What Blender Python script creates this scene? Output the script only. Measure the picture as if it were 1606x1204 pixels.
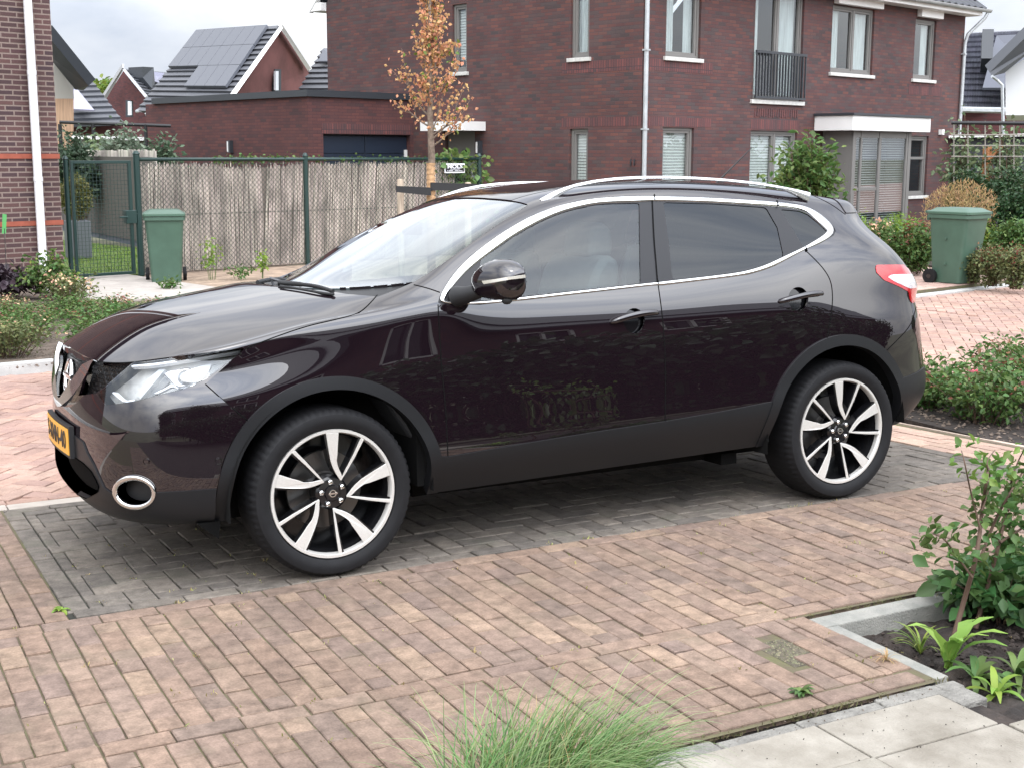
import bpy, bmesh, math, random
import numpy as np
from mathutils import Vector, Matrix
from mathutils.bvhtree import BVHTree
R_ = math.radians
for o in list(bpy.data.objects): bpy.data.objects.remove(o)
SC = bpy.context.scene
COL = SC.collection
# ------------------------------------------------------------------ camera
CAMP = (-1.7527, -5.6890, 1.6810); YAW, PITCH, ROLL, FPX = .487792, .173942, .002808, 2053.69
def cam_axes(YAW=YAW, PITCH=PITCH, ROLL=ROLL):
    cy, sy, cp, sp = math.cos(YAW), math.sin(YAW), math.cos(PITCH), math.sin(PITCH)
    f = np.array([sy*cp, cy*cp, -sp]); r = np.array([cy, -sy, 0.]); u = np.cross(r, f)
    cr, sr = math.cos(ROLL), math.sin(ROLL)
    return cr*r+sr*u, -sr*r+cr*u, f
AX_R, AX_U, AX_F = cam_axes()
CP = np.array(CAMP)
def topx(q):                       # world point(s) -> pixel of the 1606x1204 photo
    d = np.asarray(q, float)-CP; w = d@AX_F
    return np.stack([803+FPX*(d@AX_R)/w, 602-FPX*(d@AX_U)/w], -1)
def ray(px, py):
    return AX_F+AX_R*(px-803)/FPX-AX_U*(py-602)/FPX
def at(px, py, **k):               # the point of plane x=.., y=.. or z=.. seen at a photo pixel
    (a, v), = k.items(); i = 'xyz'.index(a); d = ray(px, py)
    return CP+d*(v-CP[i])/d[i]
cam = bpy.data.cameras.new('camera'); co = bpy.data.objects.new('camera', cam); COL.objects.link(co)
cam.sensor_width = 36; cam.lens = 36*FPX/1606; cam.clip_start = .05; cam.clip_end = 3000
co.matrix_world = Matrix(((AX_R[0], AX_U[0], -AX_F[0], CAMP[0]), (AX_R[1], AX_U[1], -AX_F[1], CAMP[1]), (AX_R[2], AX_U[2], -AX_F[2], CAMP[2]), (0, 0, 0, 1)))
SC.camera = co
# ------------------------------------------------------------------ world, sun, exposure
SUN_EL, SUN_AZ = R_(52), R_(200)   # azimuth clockwise from +y
w = bpy.data.worlds.new('World'); SC.world = w; w.use_nodes = True
nt = w.node_tree; nt.nodes.clear()
def N(t, ty, **k):
    n = t.nodes.new(ty)
    for a, v in k.items():
        if a.startswith('i_'): n.inputs[a[2:].replace('_', ' ')].default_value = v
        else: setattr(n, a, v)
    return n
sky = N(nt, 'ShaderNodeTexSky', sky_type='NISHITA', sun_disc=False, sun_elevation=SUN_EL, sun_rotation=SUN_AZ, air_density=1.0, dust_density=2.0)
tc = N(nt, 'ShaderNodeTexCoord')
mp = N(nt, 'ShaderNodeMapping'); mp.inputs['Scale'].default_value = (1.0, 1.0, 2.6)
nt.links.new(tc.outputs['Generated'], mp.inputs['Vector'])
nz = N(nt, 'ShaderNodeTexNoise', i_Scale=2.3, i_Detail=7.0, i_Roughness=.55, i_Distortion=.25)
nt.links.new(mp.outputs['Vector'], nz.inputs['Vector'])
cr = N(nt, 'ShaderNodeValToRGB'); e = cr.color_ramp.elements
e[0].position = .36; e[0].color = (6.3, 6.9, 8.1, 1); e[1].position = .60; e[1].color = (11.8, 11.9, 12.1, 1)
nt.links.new(nz.outputs['Fac'], cr.inputs['Fac'])
mx = N(nt, 'ShaderNodeMixRGB'); mx.inputs['Fac'].default_value = .9
nt.links.new(sky.outputs['Color'], mx.inputs['Color1']); nt.links.new(cr.outputs['Color'], mx.inputs['Color2'])
sx = N(nt, 'ShaderNodeSeparateXYZ'); nt.links.new(tc.outputs['Generated'], sx.inputs[0]); ov = N(nt, 'ShaderNodeMapRange', i_From_Min=0.075, i_From_Max=.42, i_To_Min=1.42, i_To_Max=3.0); ov.clamp = True; nt.links.new(sx.outputs['Z'], ov.inputs['Value'])
gr = N(nt, 'ShaderNodeVectorMath', operation='SCALE'); nt.links.new(mx.outputs['Color'], gr.inputs[0]); nt.links.new(ov.outputs[0], gr.inputs['Scale'])
ld = N(nt, 'ShaderNodeVectorMath', operation='DOT_PRODUCT'); ld.inputs[1].default_value = (-.02, -.74, .67); nt.links.new(tc.outputs['Generated'], ld.inputs[0])
lm = N(nt, 'ShaderNodeMapRange', i_From_Min=.25, i_From_Max=1.0, i_To_Min=1.0, i_To_Max=2.6); lm.clamp = True; lm.interpolation_type = 'SMOOTHSTEP'; nt.links.new(ld.outputs['Value'], lm.inputs['Value'])
g2_ = N(nt, 'ShaderNodeVectorMath', operation='SCALE'); nt.links.new(gr.outputs[0], g2_.inputs[0]); nt.links.new(lm.outputs[0], g2_.inputs['Scale'])
bg = N(nt, 'ShaderNodeBackground'); bg.inputs['Strength'].default_value = .10
wo = N(nt, 'ShaderNodeOutputWorld')
nt.links.new(g2_.outputs[0], bg.inputs['Color']); nt.links.new(bg.outputs['Background'], wo.inputs['Surface'])
sl = bpy.data.lights.new('sun', 'SUN'); sl.energy = .55; sl.angle = R_(14); sl.color = (1, .965, .91)
so = bpy.data.objects.new('sun', sl); COL.objects.link(so)
sd = Vector((math.sin(SUN_AZ)*math.cos(SUN_EL), math.cos(SUN_AZ)*math.cos(SUN_EL), math.sin(SUN_EL)))
so.rotation_euler = sd.to_track_quat('Z', 'Y').to_euler(); so.location = (-5, -8, 12)
vs = SC.view_settings; vs.view_transform = 'Standard'; vs.look = 'None'; vs.exposure = -.38; vs.gamma = 1; vs.use_curve_mapping = False
SC.render.resolution_x = 1024; SC.render.resolution_y = 767
try:
    SC.cycles.max_bounces = 8; SC.cycles.transparent_max_bounces = 24
except Exception: pass
# ------------------------------------------------------------------ helpers
class MB:
    """collects shapes and links them as ONE mesh object"""
    def __init__(s, M=None): s.v = []; s.f = []; s.M = M
    def add(s, vs, fs):
        b = len(s.v)
        if s.M is not None: vs = [tuple(s.M @ Vector(p)) for p in vs]
        s.v += [tuple(p) for p in vs]; s.f += [tuple(i+b for i in f) for f in fs]
    def box(s, x0, y0, z0, x1, y1, z1):
        if x0 > x1: x0, x1 = x1, x0
        if y0 > y1: y0, y1 = y1, y0
        if z0 > z1: z0, z1 = z1, z0
        s.add([(x0,y0,z0),(x1,y0,z0),(x1,y1,z0),(x0,y1,z0),(x0,y0,z1),(x1,y0,z1),(x1,y1,z1),(x0,y1,z1)],
              [(0,3,2,1),(4,5,6,7),(0,1,5,4),(1,2,6,5),(2,3,7,6),(3,0,4,7)])
        return s
    def prism(s, poly, a, b, axis='z'):       # poly of 2-D points extruded from a to b
        n = len(poly)
        def m(p, t): return (p[0], p[1], t) if axis == 'z' else ((p[0], t, p[1]) if axis == 'y' else (t, p[0], p[1]))
        s.add([m(p, a) for p in poly]+[m(p, b) for p in poly],
              [tuple(range(n))[::-1], tuple(range(n, 2*n))]+[(i, (i+1) % n, n+(i+1) % n, n+i) for i in range(n)])
        return s
    def tube(s, pts, r, n=8, cap=True):
        pts = [Vector(p) for p in pts]; k = len(pts)
        rs = r if isinstance(r, (list, tuple)) else [r]*k
        vs = []; fs = []; up = None
        for i, p in enumerate(pts):
            t = (pts[min(i+1, k-1)]-pts[max(i-1, 0)]).normalized()
            if up is None:
                up = Vector((0, 0, 1)) if abs(t.z) < .9 else Vector((1, 0, 0))
            a = (up-t*up.dot(t)).normalized(); b = t.cross(a); up = a
            for j in range(n):
                th = 2*math.pi*j/n; vs.append(p+(a*math.cos(th)+b*math.sin(th))*rs[i])
        for i in range(k-1):
            for j in range(n):
                fs.append((i*n+j, i*n+(j+1) % n, (i+1)*n+(j+1) % n, (i+1)*n+j))
        if cap: fs += [tuple(range(n))[::-1], tuple(range((k-1)*n, k*n))]
        s.add(vs, fs); return s
    def lathe(s, prof, n=24, c=(0, 0, 0), axis='z', close=False):  # prof (r, h)
        vs = []; fs = []
        for r, h in prof:
            for j in range(n):
                th = 2*math.pi*j/n; a, b = r*math.cos(th), r*math.sin(th)
                if axis == 'z': q = (a, b, h)
                elif axis == 'y': q = (a, h, b)
                else: q = (h, a, b)
                vs.append((q[0]+c[0], q[1]+c[1], q[2]+c[2]))
        k = len(prof)
        for i in range(k if close else k-1):
            for j in range(n):
                i2 = (i+1) % k
                f = (i*n+j, i*n+(j+1) % n, i2*n+(j+1) % n, i2*n+j)
                fs.append(f if axis != 'y' else f[::-1])
        s.add(vs, fs); return s
    def build(s, name, m, parent=None, smooth=False, bevel=0, label=None):
        me = bpy.data.meshes.new(name); me.from_pydata(s.v, [], s.f); me.update()
        return link(name, me, m, parent, smooth, bevel, label)
def link(name, me, m, parent=None, smooth=False, bevel=0, label=None):
    if m is not None:
        for k in (m if isinstance(m, (list, tuple)) else [m]): me.materials.append(k)
    o = bpy.data.objects.new(name, me); COL.objects.link(o); o.parent = parent
    if smooth is True: me.polygons.foreach_set('use_smooth', [True]*len(me.polygons))
    elif smooth:
        me.validate(clean_customdata=False)
        me.polygons.foreach_set('use_smooth', [True]*len(me.polygons))
        try: me.set_sharp_from_angle(angle=R_(smooth))
        except Exception: pass
    if bevel:
        b = o.modifiers.new('bevel', 'BEVEL'); b.width = bevel; b.segments = 2; b.limit_method = 'ANGLE'; b.angle_limit = R_(35); b.harden_normals = False
    if label: o['label'] = label
    return o
def thing(name, label, cat, loc=(0, 0, 0), rz=0, group=None):
    o = bpy.data.objects.new(name, None); COL.objects.link(o); o.location = loc; o.rotation_euler = (0, 0, rz); o.empty_display_size = .2
    o['label'] = label; o['category'] = cat
    if group: o['group'] = group
    return o
def tag(o, label=None, cat=None, group=None, kind=None):
    for k, v in (('label', label), ('category', cat), ('group', group), ('kind', kind)):
        if v: o[k] = v
    return o
def frame(p, d):                   # matrix with origin p, local x along ground direction d
    d = Vector((d[0], d[1], 0)).normalized()
    return Matrix(((d.x, -d.y, 0, p[0]), (d.y, d.x, 0, p[1]), (0, 0, 1, p[2] if len(p) > 2 else 0), (0, 0, 0, 1)))
# ------------------------------------------------------------------ materials
def newmat(name):
    m = bpy.data.materials.new(name); m.use_nodes = True; t = m.node_tree
    return m, t, t.nodes['Principled BSDF']
def mat(name, col, rough=.6, metal=0, var=.0, scale=8, bump=0, bscale=40, spec=.5, coat=0, col2=None, detail=5, island=0, trans=0, stretch=None, alpha=None, sheen=0):
    m, t, b = newmat(name)
    b.inputs['Roughness'].default_value = rough; b.inputs['Metallic'].default_value = metal
    b.inputs['Specular IOR Level'].default_value = spec; b.inputs['Coat Weight'].default_value = coat
    b.inputs['Base Color'].default_value = (*col, 1)
    tcn = N(t, 'ShaderNodeTexCoord'); src = tcn.outputs['Object']
    if stretch:
        mpn = N(t, 'ShaderNodeMapping'); mpn.inputs['Scale'].default_value = stretch
        t.links.new(src, mpn.inputs['Vector']); src = mpn.outputs['Vector']
    last = None
    if var or col2:
        nz = N(t, 'ShaderNodeTexNoise', i_Scale=scale, i_Detail=detail, i_Roughness=.6); t.links.new(src, nz.inputs['Vector'])
        r = N(t, 'ShaderNodeValToRGB'); e = r.color_ramp.elements
        c2 = col2 if col2 else tuple(min(1, c*(1+var)) for c in col); c1 = col if col2 else tuple(c*(1-var) for c in col)
        e[0].position = .35; e[1].position = .65; e[0].color = (*c1, 1); e[1].color = (*c2, 1)
        t.links.new(nz.outputs['Fac'], r.inputs['Fac']); last = r.outputs['Color']; t.links.new(last, b.inputs['Base Color'])
    if island:
        g = N(t, 'ShaderNodeNewGeometry'); mr = N(t, 'ShaderNodeMapRange', i_To_Min=1-island, i_To_Max=1+island)
        t.links.new(g.outputs['Random Per Island'], mr.inputs['Value'])
        hs = N(t, 'ShaderNodeHueSaturation'); t.links.new(mr.outputs['Result'], hs.inputs['Value'])
        mh = N(t, 'ShaderNodeMapRange', i_To_Min=.5-island*.09, i_To_Max=.5+island*.09); ml = N(t, 'ShaderNodeMath', operation='FRACT')
        mm = N(t, 'ShaderNodeMath', operation='MULTIPLY'); mm.inputs[1].default_value = 7.31
        t.links.new(g.outputs['Random Per Island'], mm.inputs[0]); t.links.new(mm.outputs[0], ml.inputs[0]); t.links.new(ml.outputs[0], mh.inputs['Value']); t.links.new(mh.outputs['Result'], hs.inputs['Hue'])
        if last is None: hs.inputs['Color'].default_value = (*col, 1)
        else: t.links.new(last, hs.inputs['Color'])
        t.links.new(hs.outputs['Color'], b.inputs['Base Color'])
    if bump:
        nb = N(t, 'ShaderNodeTexNoise', i_Scale=bscale, i_Detail=6.0); t.links.new(src, nb.inputs['Vector'])
        bn = N(t, 'ShaderNodeBump', i_Strength=bump, i_Distance=.02); t.links.new(nb.outputs['Fac'], bn.inputs['Height']); t.links.new(bn.outputs['Normal'], b.inputs['Normal'])
    if trans:
        b.inputs['Transmission Weight'].default_value = 0
        b.inputs['Subsurface Weight'].default_value = 0
        tr = N(t, 'ShaderNodeBsdfTranslucent'); ms = N(t, 'ShaderNodeMixShader'); ms.inputs[0].default_value = trans
        out = t.nodes['Material Output']
        bc = b.inputs['Base Color']
        if bc.links: t.links.new(bc.links[0].from_socket, tr.inputs['Color'])
        else: tr.inputs['Color'].default_value = (*col, 1)
        t.links.new(b.outputs[0], ms.inputs[1]); t.links.new(tr.outputs[0], ms.inputs[2]); t.links.new(ms.outputs[0], out.inputs['Surface'])
    return m
def glassmat(name, tint, refl_boost=1.0, rough=.0, back=None):
    """thin pane: a tinted see-through sheet with a real surface reflection"""
    m, t, b = newmat(name); t.nodes.remove(b); out = t.nodes['Material Output']
    tr = N(t, 'ShaderNodeBsdfTransparent'); tr.inputs['Color'].default_value = (*tint, 1)
    gl = N(t, 'ShaderNodeBsdfGlossy'); gl.inputs['Roughness'].default_value = rough; gl.inputs['Color'].default_value = (.95, .98, 1, 1)
    fr = N(t, 'ShaderNodeFresnel', i_IOR=1.52); mu = N(t, 'ShaderNodeMath', operation='MULTIPLY'); mu.use_clamp = True; mu.inputs[1].default_value = 1.8*refl_boost
    t.links.new(fr.outputs[0], mu.inputs[0])
    ge = N(t, 'ShaderNodeNewGeometry'); ib = N(t, 'ShaderNodeMath', operation='SUBTRACT'); ib.inputs[0].default_value = 1; t.links.new(ge.outputs['Backfacing'], ib.inputs[1]); m3 = N(t, 'ShaderNodeMath', operation='MULTIPLY'); t.links.new(mu.outputs[0], m3.inputs[0]); t.links.new(ib.outputs[0], m3.inputs[1])
    ms = N(t, 'ShaderNodeMixShader'); t.links.new(m3.outputs[0], ms.inputs[0]); t.links.new(tr.outputs[0], ms.inputs[1]); t.links.new(gl.outputs[0], ms.inputs[2]); t.links.new(ms.outputs[0], out.inputs['Surface'])
    return m
# ================================================================== SETTING
ZS = -.080                                   # street level; the bay falls from the drive (z 0) to it
rnd = random.Random(7)
def brickwall(name, cols, mortar, ms=.07, bw=.215, rh=.0625, bump=.35, mix=None, rough=.85, soldier=False, dirt=.25):
    m, t, b = newmat(name); b.inputs['Roughness'].default_value = rough; b.inputs['Specular IOR Level'].default_value = .25
    tcn = N(t, 'ShaderNodeTexCoord'); sp = N(t, 'ShaderNodeSeparateXYZ'); t.links.new(tcn.outputs['Object'], sp.inputs[0])
    ad = N(t, 'ShaderNodeMath', operation='ADD'); t.links.new(sp.outputs['X'], ad.inputs[0]); t.links.new(sp.outputs['Y'], ad.inputs[1])
    cb = N(t, 'ShaderNodeCombineXYZ')
    if soldier: t.links.new(sp.outputs['Z'], cb.inputs['X']); t.links.new(ad.outputs[0], cb.inputs['Y'])
    else: t.links.new(ad.outputs[0], cb.inputs['X']); t.links.new(sp.outputs['Z'], cb.inputs['Y'])
    nw = N(t, 'ShaderNodeTexNoise', i_Scale=3.0, i_Detail=2.0); t.links.new(tcn.outputs['Object'], nw.inputs['Vector'])
    sc_ = N(t, 'ShaderNodeVectorMath', operation='SCALE'); sc_.inputs['Scale'].default_value = .006; t.links.new(nw.outputs['Color'], sc_.inputs[0])
    va = N(t, 'ShaderNodeVectorMath', operation='ADD'); t.links.new(cb.outputs[0], va.inputs[0]); t.links.new(sc_.outputs[0], va.inputs[1])
    bt = N(t, 'ShaderNodeTexBrick'); bt.inputs['Scale'].default_value = 1; bt.inputs['Brick Width'].default_value = bw; bt.inputs['Row Height'].default_value = rh
    bt.inputs['Mortar Size'].default_value = rh*ms; bt.inputs['Mortar Smooth'].default_value = .3; bt.inputs['Color1'].default_value = (0, 0, 0, 1); bt.inputs['Color2'].default_value = (1, 1, 1, 1); bt.inputs['Mortar'].default_value = (.5, .5, .5, 1); bt.inputs['Bias'].default_value = 0
    if soldier: bt.offset = 0
    t.links.new(va.outputs[0], bt.inputs['Vector'])
    r = N(t, 'ShaderNodeValToRGB'); r.color_ramp.interpolation = 'LINEAR'; e = r.color_ramp.elements
    while len(e) < len(cols): e.new(.5)
    for i, c in enumerate(cols): e[i].position = i/(len(cols)-1); e[i].color = (*c, 1)
    t.links.new(bt.outputs['Color'], r.inputs['Fac'])
    n2 = N(t, 'ShaderNodeTexNoise', i_Scale=1.1, i_Detail=5.0); t.links.new(tcn.outputs['Object'], n2.inputs['Vector'])
    n3 = N(t, 'ShaderNodeTexNoise', i_Scale=60.0, i_Detail=3.0); t.links.new(tcn.outputs['Object'], n3.inputs['Vector'])
    am = N(t, 'ShaderNodeMath', operation='ADD'); t.links.new(n2.outputs['Fac'], am.inputs[0]); t.links.new(n3.outputs['Fac'], am.inputs[1])
    mr = N(t, 'ShaderNodeMapRange', i_From_Min=.6, i_From_Max=1.4, i_To_Min=1-dirt, i_To_Max=1+dirt); t.links.new(am.outputs[0], mr.inputs['Value'])
    mm = N(t, 'ShaderNodeMixRGB'); mm.inputs['Color2'].default_value = (*mortar, 1); t.links.new(r.outputs['Color'], mm.inputs['Color1']); t.links.new(bt.outputs['Fac'], mm.inputs['Fac'])
    hv = N(t, 'ShaderNodeHueSaturation'); t.links.new(mr.outputs[0], hv.inputs['Value']); t.links.new(mm.outputs['Color'], hv.inputs['Color']); t.links.new(hv.outputs['Color'], b.inputs['Base Color'])
    inv = N(t, 'ShaderNodeMath', operation='SUBTRACT'); inv.inputs[0].default_value = 1; t.links.new(bt.outputs['Fac'], inv.inputs[1])
    m2 = N(t, 'ShaderNodeMath', operation='MULTIPLY_ADD'); m2.inputs[1].default_value = .25; t.links.new(n3.outputs['Fac'], m2.inputs[0]); t.links.new(inv.outputs[0], m2.inputs[2])
    bn = N(t, 'ShaderNodeBump', i_Strength=bump, i_Distance=.012); t.links.new(m2.outputs[0], bn.inputs['Height']); t.links.new(bn.outputs['Normal'], b.inputs['Normal'])
    return m
BR_MAIN = brickwall('burgundy_brick', [(0.055, 0.044, 0.044), (0.103, 0.046, 0.042), (0.078, 0.041, 0.040), (0.123, 0.053, 0.044), (0.070, 0.053, 0.052), (0.093, 0.045, 0.042)], (.060, .045, .048), .10)
BR_SOLD = brickwall('burgundy_soldier_course', [(0.070, 0.045, 0.046), (0.130, 0.050, 0.048), (0.095, 0.046, 0.046), (0.155, 0.058, 0.053)], (.05, .036, .04), .12, soldier=True)
BR_GAR = brickwall('garage_brick', [(0.077, 0.038, 0.037), (0.112, 0.046, 0.041), (0.090, 0.040, 0.038), (0.064, 0.038, 0.038)], (.062, .032, .036), .10)
BR_LEFT = brickwall('brown_brick', [(.060, .036, .036), (.085, .047, .045), (.050, .032, .036), (.098, .052, .048), (.070, .038, .040)], (.19, .145, .125), .17, bump=.5)
BR_BACK = brickwall('dark_red_brick', [(.085, .032, .034), (.12, .04, .04), (.06, .028, .032)], (.07, .045, .045), .1)
ORANGE = mat('orange_brick_band', (.25, .065, .038), .85, var=.15, scale=9)
TAUPE = mat('taupe_frame', (.155, .148, .138), .45); WHITE = mat('white_board', (.72, .71, .69), .5, var=.04, scale=2); ZINC = mat('zinc', (.40, .42, .43), .45, .4, var=.12, scale=5); PVCW = mat('white_pipe', (.66, .66, .67), .35)
STONE = mat('pale_sill', (.50, .49, .46), .8, var=.12, scale=12); ANTH = mat('anthracite', (.030, .034, .040), .45); SLATE = mat('grey_blue_panel', (.014, .022, .038), .4)
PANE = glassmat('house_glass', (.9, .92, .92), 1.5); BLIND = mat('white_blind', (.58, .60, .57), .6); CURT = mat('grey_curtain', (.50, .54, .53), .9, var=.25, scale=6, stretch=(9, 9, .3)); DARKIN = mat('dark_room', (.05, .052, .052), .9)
def tiles(name, col, rh=.34, bump=1.0, wave=0):
    m, t, b = newmat(name); b.inputs['Roughness'].default_value = .55; b.inputs['Base Color'].default_value = (*col, 1)
    g = N(t, 'ShaderNodeNewGeometry'); mr = N(t, 'ShaderNodeMapRange', i_To_Min=.82, i_To_Max=1.15); t.links.new(g.outputs['Random Per Island'], mr.inputs['Value'])
    tcn = N(t, 'ShaderNodeTexCoord'); nz = N(t, 'ShaderNodeTexNoise', i_Scale=1.3, i_Detail=5.0); t.links.new(tcn.outputs['Object'], nz.inputs['Vector'])
    m0 = N(t, 'ShaderNodeMapRange', i_To_Min=.7, i_To_Max=1.3); t.links.new(nz.outputs['Fac'], m0.inputs['Value']); mu = N(t, 'ShaderNodeMath', operation='MULTIPLY'); t.links.new(mr.outputs[0], mu.inputs[0]); t.links.new(m0.outputs[0], mu.inputs[1])
    hv = N(t, 'ShaderNodeHueSaturation'); hv.inputs['Color'].default_value = (*col, 1); t.links.new(mu.outputs[0], hv.inputs['Value']); t.links.new(hv.outputs['Color'], b.inputs['Base Color'])
    return m
TILE = tiles('grey_roof_tile', (.055, .058, .068)); TILED = tiles('dark_roof_tile', (.036, .038, .046)); SOLAR = mat('solar_panel', (.085, .09, .105), .5, .0, spec=.3); SOLARP = mat('solar_panel_violet', (.26, .25, .33), .22, .3)
def onplane(px, py, p0, dv):
    d = ray(px, py); n = np.array([dv[1], -dv[0], 0]); t = ((np.array([p0[0], p0[1], 0])-CP)@n)/(d@n); return CP+d*t
# ---- wall with openings, built facing local -y; X runs right, Z up
def holed(mb, x0, x1, z0, z1, holes, dep=.13, y=0):
    xs = sorted({x0, x1, *[h[0] for h in holes], *[h[1] for h in holes]}); zs = sorted({z0, z1, *[h[2] for h in holes], *[h[3] for h in holes]})
    for i in range(len(xs)-1):
        for k in range(len(zs)-1):
            cx, cz = (xs[i]+xs[i+1])/2, (zs[k]+zs[k+1])/2
            if any(h[0] < cx < h[1] and h[2] < cz < h[3] for h in holes): continue
            mb.add([(xs[i], y, zs[k]), (xs[i+1], y, zs[k]), (xs[i+1], y, zs[k+1]), (xs[i], y, zs[k+1])], [(0, 1, 2, 3)])
    for a, b, c, d in holes:
        mb.add([(a, y, c), (b, y, c), (b, y, d), (a, y, d), (a, y+dep, c), (b, y+dep, c), (b, y+dep, d), (a, y+dep, d)], [(0, 1, 5, 4), (1, 2, 6, 5), (2, 3, 7, 6), (3, 0, 4, 7)])
    return mb
def put(o, parent, rot=0): o.parent = parent; o.rotation_euler = (0, 0, rot); return o
def window(parent, rot, x0, x1, z0, z1, split=None, sill=True, blind=None, frame_m=None, trans=None, dep=.10, cur=None, y=0):
    fm = frame_m or TAUPE; g = MB(); f = .055; d0, d1 = y+dep-.05, y+dep+.03
    def ring(a, b, c, d, w, e0, e1):
        g.box(a, e0, c, a+w, e1, d); g.box(b-w, e0, c, b, e1, d); g.box(a+w, e0, c, b-w, e1, c+w); g.box(a+w, e0, d-w, b-w, e1, d)
    ring(x0, x1, z0, z1, f, d0, d1)
    cells = [(x0+f, x1-f)] if split is None else [(x0+f, split-f*.45), (split+f*.45, x1-f)]
    if split is not None: g.box(split-f*.45, d0+.004, z0+f, split+f*.45, d1, z1-f)
    for a, b in cells: ring(a, b, z0+f, z1-f, .045, d0+.018, d1-.006)
    if trans: g.box(x0+f, d0+.012, trans-.03, x1-f, d1-.01, trans+.03)
    w_ = put(g.build('window', fm, None, bevel=.004), parent, rot)
    for a, b in cells:
        g = MB(); g.box(a+.045, d1-.022, z0+f+.045, b-.045, d1-.016, z1-f-.045); g.build('pane', PANE, w_)
    if sill: g = MB(); g.box(x0-.06, y-.05, z0-.075, x1+.06, y+dep-.052, z0-.004); g.build('sill', STONE, w_, bevel=.006)
    g = MB(); g.box(x0-.25, d1+.9, z0-.3, x1+.25, d1+.92, z1+.25); g.build('dark_backing', DARKIN, w_)  # dark sheet behind the pane, the dimness of the room put into its colour
    if blind:
        g = MB(); n = int((z1-z0-.15)/.055); yb = d1+.012
        for i in range(n):
            z = z0+.08+i*.055
            if blind == 'half' and i < n*.1: continue
            g.add([(x0+f, yb, z), (x1-f, yb, z), (x1-f, yb+.008, z+.042), (x0+f, yb+.008, z+.042)], [(0, 1, 2, 3)])
            g.add([(x0+f, yb+.001, z-.004), (x1-f, yb+.001, z-.004), (x1-f, yb+.001, z), (x0+f, yb+.001, z)], [(0, 1, 2, 3)])
        g.build('blind', BLIND, w_)
    if cur:
        g = MB(); yb = d1+.04
        for a, b in cur:
            n = max(6, int((b-a)/.04)); pts = [(a+(b-a)*i/n, yb+(.03 if i % 2 else 0)) for i in range(n+1)]
            for p, q in zip(pts, pts[1:]): g.add([(p[0], p[1], z0), (q[0], q[1], z0), (q[0], q[1], z1), (p[0], p[1], z1)], [(0, 1, 2, 3)])
        g.build('curtain', CURT, w_, smooth=True)
    return w_
def soldier(parent, rot, x0, x1, z0, z1, y=-.003, m=None):
    g = MB(); g.box(x0, y, z0, x1, y+.02, z1); return put(g.build('soldier_course', m or BR_SOLD), parent, rot)
# ------------------------------------------------------------------ main house
DIR = math.atan2(.269, .963); drv = (math.cos(DIR), math.sin(DIR)); dlv = (-math.sin(DIR), math.cos(DIR)); ROT2 = -math.pi/2
_d = ray(1005, 245); C0 = CP+_d*24/math.hypot(_d[0], _d[1]); C0[2] = 0
mh = thing('brick_house', 'large two-storey burgundy brick house with french window railing and glazed bay', 'house', tuple(C0), DIR)
FW, DEP, EZ = 11.5, 9.5, 5.02
hF = [(.62, 1.62, 3.42, 4.95), (.60, 1.50, .8, 2.16), (3.28, 4.92, 2.74, 4.95), (3.26, 4.84, .75, 2.14), (5.94, 7.55, 3.37, 4.73), (9.26, 10.18, 3.37, 4.68), (9.24, 10.12, .75, 2.10)]
g = holed(MB(), 0, FW, -.2, EZ, hF); fw_ = g.build('front_wall', BR_MAIN, mh)
hL = [(-1.78, -1.31, 3.44, 4.95), (-1.78, -1.31, .8, 2.14), (-5.14, -4.70, 3.32, 4.66), (-5.38, -4.46, -.1, 2.12)]
g = holed(MB(), -DEP, 0, -.2, EZ, hL); g.add([(-DEP, 0, EZ), (0, 0, EZ), (-DEP/2, 0, EZ+4.4)], [(0, 1, 2)]); put(g.build('side_wall', BR_MAIN), mh, ROT2)
g = MB(); g.add([(FW, 0, -.2), (FW, DEP, -.2), (FW, DEP, EZ), (FW, DEP/2, EZ+4.4), (FW, 0, EZ)], [(0, 1, 2, 3, 4)]); g.add([(0, DEP, -.2), (FW, DEP, -.2), (FW, DEP, EZ), (0, DEP, EZ)], [(3, 2, 1, 0)]); g.build('back_wall', BR_MAIN, mh)
g = MB(); g.add([(.01, .3, 2.6), (FW-.01, .3, 2.6), (FW-.01, DEP-.05, 2.6), (.01, DEP-.05, 2.6)], [(0, 1, 2, 3)]); g.build('floor_slab', DARKIN, mh)
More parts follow.
